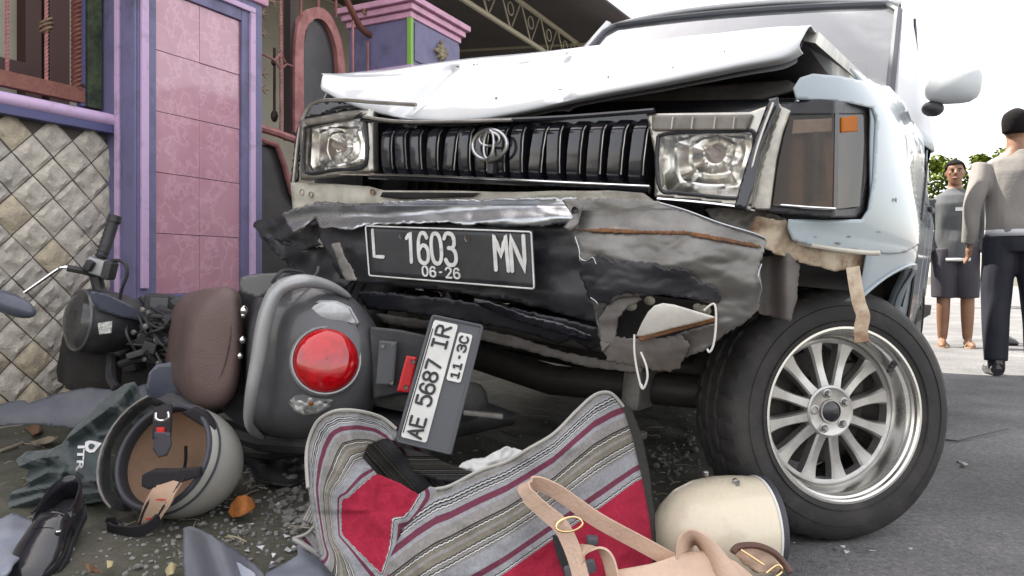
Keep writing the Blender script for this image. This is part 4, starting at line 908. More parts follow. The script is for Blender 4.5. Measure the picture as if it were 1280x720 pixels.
# fog lamp hanging by its wires
fg = outline([(795, 420), (802, 404), (810, 390), (818, 382), (828, 379), (842, 381), (864, 388), (893, 397), (868, 404), (842, 410), (800, 422)], lambda u, v: C(u, v, -.10 - .035 * math.sin(max(0, min(1, (422 - v) / 43)) * math.pi * .5)), 3).build("fog_lamp", "lamp_white", car, thick=.004, smooth=180, label="white fog lamp shell hanging loose from its wires")
b = outline([(797, 422), (842, 410), (893, 397), (894, 402), (843, 415), (800, 427)], lambda u, v: C(u, v, -.105), 3); b.build("lens_rim", "rust", fg, thick=.006)
for (u, v, r_) in ((788, 382, .012), (812, 376, .010), (880, 388, .012), (872, 384, .008)):
    b = B(); b.ell(C(u, v, -.02), (r_ * 1.3, r_, r_), None, 10, 6); b.build("connector", "cream_steel", fg)
def wire(pts, r=.0022, c=-.13, mat="wire_white"): b = B(); b.tube(spline([C(u, v, c) for u, v in pts], 24), r, 6); return b.build("wire", mat, fg)
wire([(793, 418), (793, 440), (797, 466), (803, 486), (809, 474), (808, 458), (801, 440)]); wire([(880, 388), (893, 380), (895, 404), (892, 430), (887, 440), (884, 436)], .0022, -.125); wire([(803, 486), (801, 480)], .003)
# cream bracket, strap, inner liner behind the corner
b = outline([(945, 270), (985, 276), (990, 300), (1030, 312), (1125, 316), (1124, 330), (1105, 338), (1060, 336), (1045, 340), (1010, 330), (985, 322), (960, 312), (930, 300)], lambda u, v: hit(u, v, -.012) + Vector((-.004, .012 + .008 * nz((u * .05, v * .05, 1)), 0)), 4, jag=1.2); rb = b.build("rusty_bracket", "rust_cream", car, thick=.006)
b = outline([(925, 258), (960, 264), (984, 276), (986, 300), (960, 306), (930, 298), (900, 282), (880, 262)], lambda u, v: C(u, v, .05 + .01 * nz((u * .08, v * .08, 5))), 4, jag=1); b.build("inner_bracket", "dull_steel", car, thick=.006)
b = B()
st = [(1066, 334), (1070, 360), (1074, 380), (1079, 395), (1076, 412), (1078, 428)]
b.ribbon(spline([C(u, v, .02 - .0006 * (v - 334)) for u, v in st], 16), (1, 0, 0), .024, .004); b.build("hanging_strap", "rust_cream", car)
b = outline([(950, 322), (985, 316), (1000, 330), (996, 375), (988, 402), (950, 392), (944, 380), (950, 350)], lambda u, v: C(u, v, .06 + .02 * math.sin((u - 950) * .14)), 4, jag=.8); b.build("arch_flap", "liner", car, thick=.003)
b = outline([(1098, 322), (1146, 306), (1146, 312), (1128, 384), (1090, 362)], lambda u, v: C(u, v, .80), 8); b.build("splash_guard", "under_dark", car, thick=.004)

# ---- number plate
pc = [(458, 281), (664, 288), (669, 363), (463, 346)]
Pn = [C(u, v, -.112) for u, v in pc]
def bil(s, t, k=0.0):      # s,t in 0..1 from lower left
    a = Pn[3].lerp(Pn[2], s); c = Pn[0].lerp(Pn[1], s); p = a.lerp(c, t); return p + Vector((0, -k + .006 * math.sin(s * 7) * t - .004 * math.sin(s * 3 + 1), 0))
pw, ph = .515, .135
pl = B().grid([[bil(j / 24, i / 8) for j in range(25)] for i in range(9)]).build("number_plate", "plate_black", car, thick=.003, toff=0, label="bent black front number plate with white characters")
def plate_poly(pts, nm, k=.0028, r=None): 
    b = B(); b.tube([bil(x, y, k) for x, y in pts], .0016, 6); return b
ring = []
for cx_, cy_, a0 in ((.985, .93, 0), (.015, .93, 90), (.015, .07, 180), (.985, .07, 270)):
    for i in range(5): a = R(a0 + i * 22.5); ring.append((cx_ + .010 * math.cos(a) - (.0), cy_ + .045 * math.sin(a)))
full = []
for i in range(len(ring)):
    p, q = ring[i], ring[(i + 1) % len(ring)]; m = 14 if abs(p[0] - q[0]) > .3 or abs(p[1] - q[1]) > .3 else 1
    for k in range(m): full.append((p[0] + (q[0] - p[0]) * k / m, p[1] + (q[1] - p[1]) * k / m))
full.append(full[0])
b = B(); b.tube([bil(x, y, .0032) for x, y in full], .0021, 6, False); b.build("plate_border", "plate_paint", pl)
pnrm = (Pn[1] - Pn[0]).cross(Pn[3] - Pn[0]).normalized(); pnrm = -pnrm if pnrm.y > 0 else pnrm
for txt, x0, x1, y0_, y1_, gp_, w_ in (("L", .050, .112, .40, .90, .3, .0085), ("1603", .262, .578, .34, .885, .34, .0095), ("MN", .800, .955, .30, .90, .30, .0095), ("06·26", .365, .590, .105, .275, .50, .0044)):
    strokes(txt, lambda a, c: bil(a, c, .0036), x0, x1, y0_, y1_, gp_, w_, .0022, pnrm).build("lettering", "plate_paint", pl, smooth=0)
for s_, m_ in ((.238, "dull_steel"), (.655, "rust_cream")):
    b = B(); b.lathe([(.001, -.005), (.006, -.004), (.008, .002)], bil(s_, .82, .002), Matrix.Rotation(R(90), 3, 'X') , 12); b.build("bolt", m_, pl)

# ---- wheels
def make_wheel():
    w = bpy.data.objects.new("wheel", None); COL.objects.link(w); w.parent = car
    # tyre
    prof = [(.203, -.004), (.210, .008), (.228, .013), (.252, .014), (.276, .010), (.292, -.002), (.300, -.016), (.3035, -.03), (.3045, -.050), (.297, -.052), (.297, -.060), (.305, -.062), (.3055, -.088), (.297, -.090), (.297, -.099), (.3055, -.101), (.305, -.128), (.297, -.130), (.297, -.138), (.304, -.140), (.3025, -.160), (.296, -.176), (.284, -.190), (.258, -.201), (.225, -.200), (.203, -.188)]
    n = 144; rs = []
    for i, (r, h) in enumerate(prof):
        ring = []
        for k in range(n):
            rr = r
            if i in (6, 7, 8, 19, 20, 21) and k % 4 == 0: rr -= .006
            if i in (11, 12, 15, 16) and k % 6 == (1 if i < 14 else 3): rr -= .004
            a = 2 * math.pi * k / n; ring.append(Vector((math.cos(a) * rr, math.sin(a) * rr, h)))
        rs.append(ring)
    b = B(); b.rings(rs, True, False)
    ty = b.build("tyre", "rubber", w, smooth=30)
    b = B()
    for r in (.222, .258): b.lathe([(r - .0015, .0115), (r, .0155), (r + .0015, .0115)], n=64)
    b.build("sidewall_ring", "rubber", ty)
    rim = B(); rim.lathe([(.209, -.006), (.2095, .004), (.2085, .0085), (.203, .0085), (.199, .004), (.198, -.004), (.1935, -.008), (.1925, -.014), (.1905, -.017), (.188, -.022), (.186, -.045), (.180, -.060), (.176, -.064), (.1745, -.072), (.172, -.19), (.203, -.195)], n=96)
    ro = rim.build("rim", "alloy_lip", w, smooth=25)
    b = B(); b.lathe([(.1765, -.070), (.1765, -.058), (.172, -.055), (.166, -.060), (.164, -.085)], n=72); b.build("spoke_ring", "alloy", ro, smooth=30)
    b = B(); b.lathe([(.062, -.085), (.066, -.062), (.063, -.052), (.058, -.050), (.050, -.0525), (.030, -.0525), (.029, -.047), (.0255, -.047), (.0245, -.055), (.001, -.055)], n=48); b.build("hub", "alloy", ro, smooth=25)
    sp0 = None
    for k in range(12):
        if sp0 is None:
            b = B(); rs2 = []
            for t in [i / 8 for i in range(9)]:
                r = .056 + (.172 - .056) * t; ww = .0105 + .004 * t + .004 * (2 * t - 1) ** 2 + .006 * t ** 6; z = -.052 - .010 * math.sin(t * math.pi) * .6 - .006 * t
                rs2.append([Vector((r, -ww, z - .030)), Vector((r, -ww, z - .006)), Vector((r, -ww * .72, z)), Vector((r, ww * .72, z)), Vector((r, ww, z - .006)), Vector((r, ww, z - .030))])
            b.rings(rs2); sp0 = b.build("spoke", "alloy", ro, smooth=30); o = sp0
        else: o = inst(sp0, ro, (0, 0, 0))
        o.rotation_euler = (0, 0, 2 * math.pi * (k + .35) / 12)
    b = B(); b.lathe([(.0235, -.052), (.0235, -.049), (.019, -.047), (.001, -.046)], n=24); b.build("hub_cap", "black_gloss", ro)
    for k in range(5):
        a = 2 * math.pi * k / 5 + .5; c = Vector((math.cos(a) * .044, math.sin(a) * .044, 0))
        b = B(); b.lathe([(.0115, -.053), (.0115, -.0505), (.009, -.050), (.0085, -.056)], c, None, 18)
        if k != 2: b.lathe([(.0075, -.056), (.0075, -.043), (.0055, -.040), (.001, -.040)], c, None, 6)
        b.build("lug_nut", "hub_steel", ro)
    b = B(); b.lathe([(.001, -.10), (.075, -.10), (.078, -.12), (.14, -.12), (.142, -.13), (.001, -.135)], n=40); b.box((.10, .07, -.125), (.07, .09, .06), None, .015); b.build("brake", "disc_dark", w)
    b = B(); b.tube([(.150, .108, -.024), (.142, .100, -.012), (.128, .098, -.008)], [.006, .006, .004], 8); b.ell((.150, .108, -.018), (.009, .006, .006), None, 8, 6); b.build("valve", "black_plastic", ro)
    return w
wn = Vector((.225, -.972, .03)).normalized(); wxa = Vector((-wn.y, wn.x, 0)).normalized() * -1
wz = wn; wx = Vector((0, 0, 1)).cross(wz).normalized(); wy = wz.cross(wx)
WH = Matrix(((wx.x, wy.x, wz.x, .787), (wx.y, wy.y, wz.y, 1.80), (wx.z, wy.z, wz.z, .302), (0, 0, 0, 1)))
wh = make_wheel(); wh.matrix_local = C_I @ WH
wh["label"] = "front wheel turned outward with many-spoked silver rim"
def copy_wheel(m):
    r = wh.copy(); COL.objects.link(r); r.parent = car; r.matrix_local = m; r["label"] = "plain wheel far back in shade"
    for ch in wh.children:
        c = ch.copy(); COL.objects.link(c); c.parent = r
        for g in ch.children: d = g.copy(); COL.objects.link(d); d.parent = c
for (x, y, s) in ((.74, 3.05, 1), (-.74, 3.05, -1), (-.70, .44, -1)):
    copy_wheel(Matrix.Translation((x, y, .305)) @ Matrix.Rotation(R(90 * s), 4, 'Y'))
# ================================================================ the scooter on its side under the bumper
M("scooter_grey", (.10, .102, .108), .34, rgb2=(.075, .076, .082), scale=5, coat=.35, bump=.02, rvar=.06)
M("scooter_silver", (.36, .365, .375), .40, .30, rgb2=(.29, .295, .30), scale=6, coat=.2)
M("scooter_black", (.025, .025, .028), .5, rgb2=(.045, .045, .047), scale=14, bump=.1, rvar=.1)
M("scooter_blue", (.085, .095, .13), .35, coat=.3, rgb2=(.06, .065, .085), scale=6)
M("seat_brown", (.125, .082, .075), .5, rgb2=(.098, .064, .058), scale=7, bump=.2, bscale=220)
M("tail_red", (.50, .004, .008), .08, coat=1.0, rgb2=(.34, .002, .006), scale=26, mixlo=.42, mixhi=.6, spec=.6)
M("reflector_red", (.55, .02, .025), .3)
M("plate_white", (.62, .62, .59), .45, rgb2=(.52, .52, .50), scale=12)
M("plate_ink", (.015, .015, .017), .5)
M("holder_grey", (.075, .08, .088), .55, bump=.05)
M("sticker", (.6, .6, .55), .6, rgb2=(.2, .2, .2), scale=120)
M("mud_tyre", (.10, .097, .095), .85, rgb2=(.065, .063, .062), scale=20, bump=.4)
M("indicator_silver", (.62, .62, .62), .38, .5, rgb2=(.42, .42, .42), scale=40)
M("indicator_white", (.46, .47, .48), .12, coat=.8, rgb2=(.34, .35, .36), scale=30)
glass("indicator_lens", (.93, .93, .92), 1.3)
glass("old_lens", (.42, .43, .44), 1.2, .14, (.25, .25, .25))
sco = thing("scooter", (-.62, 2.2, .07), "dark grey scooter lying on its side jammed under the minivan bumper", "scooter")
def pr(pts, Y=None): return [P(*(p if len(p) == 3 else (*p, Y))) for p in pts]
def closed(pts, n): 
    v = [Vector(p) for p in pts]; m = len(v); out = []
    for i in range(n):
        x = i / n * m; k = int(x); f = x - k; a, b_, c, d = v[(k - 1) % m], v[k % m], v[(k + 1) % m], v[(k + 2) % m]
        out.append(b_ + (c - a) * (f * .5) + (a * 2 - b_ * 5 + c * 4 - d) * (f * f * .5) + (b_ * 3 - a - c * 3 + d) * (f ** 3 * .5))
    return out
def sh(poly, c, k, du=0, dv=0): return [(c[0] + (u - c[0]) * k + du, c[1] + (v - c[1]) * k + dv) for u, v in poly]
ringC = [(306, 440), (312, 392), (330, 362), (362, 350), (405, 352), (446, 374), (474, 412), (481, 462), (468, 512), (436, 540), (384, 550), (330, 542), (308, 505)]
cc = (405, 452)
lay = [(1.775, .28), (1.777, .44), (1.785, .60), (1.80, .74), (1.83, .88), (1.875, .97), (1.94, 1.0)]
rs = [closed(pr(sh(ringC, cc, k), Y), 52) for Y, k in lay]
rs += [closed(pr(sh(ringC, cc, .96, -10, 0), 2.1), 52), closed(pr(sh(ringC, cc, .82, -45, -5), 2.4), 52), closed(pr(sh(ringC, cc, .5, -95, -10), 2.8), 52)]
b = B(); b.rings(rs); body = b.build("body", "scooter_grey", sco, world=True, smooth=60, sub=1)
# raised side plate with its edge, and the round tail light
b = outline([(322, 400), (336, 386), (358, 384), (372, 400), (374, 440), (368, 490), (352, 502), (330, 498), (318, 470)], lambda u, v: P(u, v, 1.800 + .0000018 * abs(u - 405) ** 2.4), 4); 
b.build("side_plate", "scooter_grey", body, world=True, thick=.004, smooth=60)
b = B(); c = P(408, 450, 1.765)
nv = (CAMP - c).normalized() * .96 + Vector((.05, 0, .1)); rotl = nv.normalized().to_track_quat('Z', 'Y').to_matrix()
b.lathe([(.083, -.03), (.083, -.004), (.079, .003), (.0755, .002), (.074, -.006)], c, rotl, 40); b.build("light_bezel", "scooter_silver", body, world=True)
b = B(); b.lathe([(.0748, -.004), (.072, .008), (.062, .018), (.045, .026), (.024, .030), (.001, .031)], c, rotl, 40); b.build("tail_light", "tail_red", body, world=True, smooth=180)
b = B(); b.tube(spline([P(u, v, 1.797 + .0000018 * abs(u - 405) ** 2.4) for u, v in ((340, 384), (360, 384), (373, 402), (376, 440), (368, 492), (352, 503), (330, 498))], 40), .0016, 6); b.build("panel_seam", "scooter_black", body, world=True)
b = B(); b.tube(spline([P(u, v, 1.80) for u, v in ((446, 405), (452, 440), (449, 478), (436, 504), (410, 520))], 30), .0014, 6); b.build("panel_seam", "scooter_black", body, world=True)
b = B()
for u, v in ((478, 432), (489, 478), (516, 452), (507, 484)): b.lathe([(.001, -.003), (.005, -.0025), (.0055, .001)], P(u, v, 1.757), Matrix.Rotation(R(90), 3, 'X'), 10)
b.build("screws", "dull_steel", body, world=True)["kind"] = "stuff"
# indicators
def indicator(poly, y, rot, lens='indicator_lens'):
    b = outline(poly, lambda u, v: P(u, v, y), 3); h = b.build("indicator", "scooter_silver", sco, world=True, thick=.012)
    k = sh(poly, (sum(p[0] for p in poly) / len(poly), sum(p[1] for p in poly) / len(poly)), .86)
    cx_, cy_ = sum(p[0] for p in poly) / len(poly), sum(p[1] for p in poly) / len(poly)
    b = outline(k, lambda u, v: P(u, v, y - .010 - .010 * max(0, 1 - ((u - cx_) / 26) ** 2 - ((v - cy_) / 14) ** 2)), 2.5); b.build("lens", lens, h, world=True, smooth=180)
    b = outline(k, lambda u, v: P(u, v, y - .004 + .006 * nz((u * .12, v * .12, 2))), 2.5); b.build("reflector", "indicator_silver", h, world=True, smooth=60)
    b = B(); b.ell(P(cx_ + 2, cy_, y - .006), (.006, .005, .006), None, 10, 6); b.build("bulb", "amber", h, world=True)
indicator([(380, 393), (388, 381), (399, 375), (420, 376), (438, 384), (449, 404), (446, 406), (425, 402), (400, 399)], 1.80, 0, 'indicator_white')
indicator([(358, 500), (366, 493), (378, 491), (400, 497), (421, 499), (413, 508), (398, 517), (380, 519), (368, 514)], 1.785, 0)
# grab rail
gp = [(438, 372, 1.86), (418, 360, 1.83), (396, 353, 1.80), (372, 352, 1.765), (346, 364, 1.75), (331, 400, 1.745), (322, 450, 1.745), (313, 500, 1.755), (312, 532, 1.80), (330, 548, 1.9)]
b = B(); b.tube(spline(pr(gp), 40), [.006 + .023 * max(0, math.sin(math.pi * min(1, i / 39 * 1.02))) ** .7 for i in range(40)], 12, True, .62); b.build("grab_rail", "scooter_silver", sco, world=True, smooth=180)
b = outline([(301, 346), (320, 342), (346, 341), (350, 352), (336, 366), (322, 372), (302, 366), (299, 356)], lambda u, v: P(u, v, 1.80 + .0008 * (350 - u)), 4); b.build("tail_cover", "scooter_grey", sco, world=True, thick=.05)
b = B(); b.tube(spline(pr([(340, 354, 1.78), (347, 344, 1.78), (356, 338, 1.80), (376, 340, 1.84), (388, 348, 1.86), (396, 342, 1.9), (398, 334, 1.92)]), 24), .0045, 6); b.build("rack_rod", "scooter_black", sco, world=True)
b = B()
for (u, v, r_) in ((305, 388, .010), (304, 394, .006), (303, 425, .008), (300, 445, .007)): b.ell(P(u, v, 1.86), (r_, r_, r_ * 1.2), None, 10, 6)
b.build("seat_catch", "chrome", sco, world=True)
# inner frame mass between seat and tail
b = B(); b.rings([closed(pr(sh(ringC, cc, .92, -40, -4), 2.0), 24), closed(pr(sh(ringC, cc, .8, -60, -4), 2.3), 24)]); b.build("seat_bucket", "scooter_black", sco, world=True)
# seat
so = [(240, 388), (256, 366), (272, 358), (290, 359), (301, 370), (304, 400), (302, 455), (294, 494), (276, 512), (252, 512), (236, 500), (229, 476), (231, 430)]
sc0 = (268, 438)
rs = [closed(pr(sh(so, sc0, k), Y), 44) for Y, k in ((1.855, .55), (1.857, .72), (1.868, .88), (1.89, .97), (1.93, 1.0), (2.0, .985))]
rs += [closed(pr(sh(so, sc0, .92, -14, -4), 2.2), 44), closed(pr(sh(so, sc0, .78, -34, -12), 2.5), 44), closed(pr(sh(so, sc0, .5, -50, -14), 2.7), 44)]
b = B(); b.rings(rs); st_ = b.build("seat", "seat_brown", sco, world=True, smooth=180, sub=1)
b = B(); b.tube(spline(pr([(283, 361, 1.90), (288, 385, 1.868), (287, 420, 1.854), (279, 460, 1.855), (268, 485, 1.862), (262, 500, 1.877), (261, 512, 1.90)]), 30), .0028, 6); b.build("seam", "seat_brown", st_, world=True)
# rear mudguard, reflector, plate holder
b = B(); rs = [pr([(462, 408), (500, 412), (538, 420), (532, 455), (524, 492), (495, 494), (466, 500)], y) for y in (1.80, 1.83, 2.0)]
b.rings(rs); b.build("mudguard", "scooter_black", sco, world=True, bev=.006)
b = outline([(474, 426), (496, 428), (492, 482), (470, 480)], lambda u, v: P(u, v, 1.765), 4); b.build("tail_box", "holder_grey", sco, world=True, thick=.02)
b = outline([(508, 445), (521, 447), (512, 491), (496, 489)], lambda u, v: P(u, v, 1.76), 3); b.build("reflector", "reflector_red", sco, world=True, thick=.012)
b = B(); b.tube(pr([(520, 470, 1.82), (545, 478, 1.74)]), .02, 8); b.build("holder_arm", "scooter_black", sco, world=True)
K0, K1, K2, K3 = P(541, 395, 1.70), P(603, 408, 1.70), P(563, 567, 1.63), P(496, 551, 1.63)
kn = (K1 - K0).cross(K3 - K0).normalized()
if kn.y > 0: kn = -kn
def kp(s, t, k=0.0): return K0.lerp(K3, t).lerp(K1.lerp(K2, t), s) + kn * k
def krect(s0, s1, t0, t1, k, r=.02):
    pts = []
    for (s, t, a0) in ((s1 - r * 2, t1 - r, 0), (s0 + r * 2, t1 - r, 90), (s0 + r * 2, t0 + r, 180), (s1 - r * 2, t0 + r, 270)):
        for i in range(4): a = R(a0 + 30 * i); pts.append(kp(s + 2 * r * math.cos(a), t + r * math.sin(a), k))
    return pts
b = B(); b.prism(krect(0, 1, 0, 1, 0), -kn * .012); hold = b.build("plate_holder", "holder_grey", sco, world=True, bev=.003)
b = B(); b.prism(krect(.05, .53, .03, .965, .0045), -kn * .004); npl = b.build("number_plate", "plate_white", sco, world=True, label="white rear plate with black characters")
b = B(); b.prism(krect(.58, .86, .085, .47, .0045), -kn * .004); b.build("date_plate", "plate_white", hold, world=True)
b = B(); b.tube([kp(s, t, .005) for s, t in ((.075, .1), (.075, .5), (.075, .93))], .0012, 5); b.build("plate_line", "plate_ink", hold, world=True)
b = B(); q = krect(.0, 1, 0, 1, .001); b.tube(q + [q[0]], .0035, 6, False); b.build("holder_rim", "holder_grey", hold, world=True)
for txt, x0, x1 in (("AE", .055, .205), ("5687", .305, .655), ("IR", .755, .935)):
    strokes(txt, lambda a, c: kp(.05 + .48 * (1 - c), 1 - a, .0062), x0, x1, .24, .80, .34, .0056, .0012, kn).build("lettering", "plate_ink", npl, world=True, smooth=0)
strokes("!!·3C", lambda a, c: kp(.58 + .28 * (1 - c), .47 - .385 * a, .0062), .07, .93, .24, .78, .42, .0044, .0012, kn).build("lettering", "plate_ink", hold, world=True, smooth=0)
# rear wheel and running gear
b = B(); rota = Matrix.Rotation(R(12), 3, 'Y') @ Matrix.Rotation(R(-8), 3, 'X')
b.lathe([(.13, -.03), (.155, -.052), (.185, -.052), (.205, -.036), (.215, -.012), (.2155, .012), (.205, .036), (.185, .052), (.155, .052), (.13, .03)], P(512, 486, 2.06), rota, 48); rw = b.build("rear_wheel", "mud_tyre", sco, world=True)
b = B(); b.lathe([(.13, -.02), (.13, .02), (.03, .03), (.03, -.03), (.13, -.02)], P(512, 486, 2.06), rota, 24); b.build("rim", "scooter_black", rw, world=True)
b = B(); b.tube(pr([(470, 528, 1.92), (530, 535, 1.98), (600, 520, 2.05), (640, 522, 2.1)]), [.03, .045, .045, .02], 12); b.build("exhaust", "scooter_black", sco, world=True)
b = B(); b.box(P(604, 518, 1.9), (.10, .02, .012), Matrix.Rotation(R(6), 3, 'Y'), .003); b.build("axle_plate", "dull_steel", sco, world=True)
b = B(); b.tube(pr([(470, 540, 1.9), (400, 556, 1.9), (330, 552, 2.0), (260, 530, 2.2)]), .028, 8); b.tube(pr([(420, 556, 1.95), (340, 566, 2.1), (280, 560, 2.2)]), .02, 8); b.build("footboard", "scooter_black", sco, world=True)
# front end: head lamp pod, bars, mirror
hc = P(99, 400, 2.42); hn = Vector((-.62, -.76, .12)).normalized(); hrot = hn.to_track_quat('Z', 'Y').to_matrix()
b = B(); b.lathe([(.094, .0), (.100, -.012), (.104, -.05), (.100, -.10), (.086, -.16), (.06, -.20), (.002, -.215)], hc, hrot, 32); pod = b.build("headlight", "scooter_black", sco, world=True, smooth=60)
b = B(); b.lathe([(.098, -.006), (.101, .002), (.097, .008), (.091, .004)], hc, hrot, 36); b.build("headlight_ring", "scooter_grey", pod, world=True)
b = B(); b.lathe([(.091, .004), (.075, .020), (.05, .030), (.025, .034), (.001, .035)], hc, hrot, 32); b.build("lens", "old_lens", pod, world=True, smooth=180)
b = B(); b.lathe([(.09, 0), (.07, -.02), (.045, -.035), (.035, -.02), (.03, -.04), (.015, -.03), (.001, -.02)], hc, hrot, 28); b.build("reflector", "bezel_silver", pod, world=True)
b = B(); q = [P(122, 404, 2.32), P(140, 401, 2.33), P(139, 416, 2.33), P(124, 418, 2.32)]; b.prism(q, (0, .002, 0)); b.build("sticker", "sticker", pod, world=True)
b = outline([(115, 364), (135, 368), (168, 384), (186, 396), (182, 402), (150, 396), (126, 388), (118, 378)], lambda u, v: P(u, v, 2.34 + .002 * (u - 115)), 4); b.build("visor_panel", "scooter_blue", sco, world=True, thick=.012)
b = outline([(120, 386), (165, 395), (172, 430), (150, 446), (110, 440), (100, 428)], lambda u, v: P(u, v, 2.44 + .001 * (u - 100)), 5); b.build("nose_panel", "scooter_black", sco, world=True, thick=.02)
b = B(); b.tube(pr([(126, 322, 2.45), (133, 304, 2.46), (142, 276, 2.48)]), [.017, .0185, .018], 12); b.tube(pr([(142, 278, 2.478), (144, 270, 2.482)]), .021, 12); grip = b.build("grip", "scooter_black", sco, world=True)
b = B()
for k in range(9): 
    t = k / 8; a = P(126.5 + 15 * t, 320 - 42 * t, 2.45 + .03 * t); b.lathe([(.0185, -.002), (.0198, 0), (.0185, .002)], a, (P(142, 276, 2.48) - P(126, 322, 2.45)).to_track_quat('Z', 'Y').to_matrix(), 14)
b.build("grip_rib", "scooter_black", grip, world=True)
b = B(); b.box(P(125, 334, 2.45), (.075, .05, .055), Matrix.Rotation(R(18), 3, 'Y'), .010); b.build("switch_housing", "scooter_silver", sco, world=True)
b = B(); b.box(P(137, 338, 2.42), (.03, .05, .06), Matrix.Rotation(R(14), 3, 'Y'), .008); b.box(P(112, 332, 2.42), (.025, .03, .035), Matrix.Rotation(R(30), 3, 'Y'), .006); b.tube(pr([(120, 345, 2.45), (124, 362, 2.46), (134, 372, 2.46)]), .02, 8); b.build("lever_perch", "scooter_black", sco, world=True)
b = B(); b.tube(spline(pr([(140, 326, 2.43), (150, 326, 2.42), (158, 332, 2.41), (158, 346, 2.41), (152, 362, 2.42), (150, 374, 2.43)]), 20), [.006] * 12 + [.005] * 8, 8); b.build("brake_lever", "scooter_black", sco, world=True)
b = B(); b.tube(spline(pr([(30, 366, 2.36), (50, 352, 2.38), (70, 338, 2.40), (78, 334, 2.40), (88, 335, 2.41)]), 20), .0052, 8); b.build("mirror_stem", "chrome", sco, world=True)
b = B(); b.tube(pr([(84, 335, 2.405), (100, 338, 2.42), (120, 343, 2.45)]), .0105, 8); b.build("stem_boot", "scooter_black", sco, world=True)
b = B(); b.ell(P(10, 379, 2.34), (.092, .03, .034), Matrix.Rotation(R(22), 3, 'Y'), 22, 12); b.build("mirror", "scooter_blue", sco, world=True)
# broken front: meter box, cables, brackets, levers
b = B(); b.box(P(199, 384, 2.5), (.085, .06, .09), Matrix.Rotation(R(4), 3, 'Y'), .012); mt = b.build("meter_box", "scooter_black", sco, world=True)
b = B(); b.box(P(199, 384, 2.465), (.06, .01, .06), Matrix.Rotation(R(4), 3, 'Y'), .004); b.build("meter_face", "holder_grey", mt, world=True)
b = B(); b.tube(pr([(216, 376, 2.46), (234, 392, 2.46), (242, 398, 2.46)]), [.022, .024, .012], 8); b.build("fork_leg", "scooter_black", sco, world=True)
rnd = random.Random(21); b1, b2, b3 = B(), B(), B()
def spot(): return rnd.gauss(204, 26), rnd.gauss(424, 24)
for k in range(120):
    u, v = spot(); Y = 2.52 + rnd.uniform(-.12, .2)
    if not (152 < u < 256 and 384 < v < 478): continue
    c = P(u, v, Y); sx, sy, sz = rnd.uniform(.02, .075), rnd.uniform(.02, .06), rnd.uniform(.012, .045)
    if rnd.random() < .35: b2.lathe([(.002, -sx / 2), (sz / 2, -sx / 2), (sz / 2, sx / 2), (.002, sx / 2)], c, Matrix.Rotation(rnd.uniform(-1.5, 1.5), 3, 'Y') @ Matrix.Rotation(rnd.uniform(-1, 1), 3, 'X'), 10)
    else: b2.box(c, (sx, sy, sz), Matrix.Rotation(rnd.uniform(-.7, .7), 3, 'Y') @ Matrix.Rotation(rnd.uniform(-.6, .6), 3, 'Z'), .004)
for k in range(26):
    (u0, v0), (u1, v1), (u2, v2) = spot(), spot(), spot()
    if min(u0, u1, u2) < 158 or max(u0, u1, u2) > 250 or min(v0, v1, v2) < 384: continue
    b1.tube(spline([P(u0, v0, 2.46), P(u1, v1, 2.37 + rnd.uniform(0, .05)), P(u2, v2, 2.44)], 16), rnd.uniform(.0025, .006), 6)
for k in range(26):
    u, v = spot()
    if not (158 < u < 250 and 384 < v < 470): continue
    c = P(u, v, 2.40 + rnd.uniform(0, .06)); b3.lathe([(.001, -.004), (.008, -.004), (.009, .003), (.004, .006), (.001, .006)], c, Matrix.Rotation(R(90), 3, 'X') @ Matrix.Rotation(rnd.uniform(-.6, .6), 3, 'Y'), 8)
o = b1.build("cables", "scooter_black", sco, world=True); o["kind"] = "stuff"
o = b2.build("broken_brackets", "scooter_black", sco, world=True); o["kind"] = "stuff"
o = b3.build("bright_fittings", "dull_steel", sco, world=True); o["kind"] = "stuff"
for pts, r_ in (([(150, 455, 2.45), (180, 448, 2.44), (215, 455, 2.45), (240, 448, 2.44)], .012), ([(140, 440, 2.5), (138, 470, 2.42), (146, 486, 2.36)], .014), ([(176, 372, 2.55), (210, 405, 2.52), (250, 420, 2.45)], .010), ([(236, 398, 2.4), (222, 428, 2.42), (232, 446, 2.42), (250, 436, 2.4)], .006)):
    b = B(); b.tube(spline(pr(pts), 16), r_, 7); b.build("frame_tube", "scooter_black", sco, world=True)
b = B(); b.box(P(205, 445, 2.70), (.62, .3, .30), Matrix.Rotation(R(10), 3, 'Y'), .06); b.box(P(130, 462, 2.62), (.2, .2, .14), None, .04); b.build("engine_block", "under_dark", sco, world=True)
b = outline([(186, 466), (195, 456), (220, 452), (232, 470), (226, 500), (205, 512), (188, 505), (182, 486)], lambda u, v: P(u, v, 2.26 + .0006 * (u - 180)), 5); b.build("leg_shield", "scooter_blue", sco, world=True, thick=.01)
b = B(); b.tube(pr([(190, 510, 2.2), (215, 504, 2.2), (240, 512, 2.15), (262, 520, 2.1)]), [.02, .032, .032, .02], 10); b.build("side_stand_cover", "scooter_grey", sco, world=True)
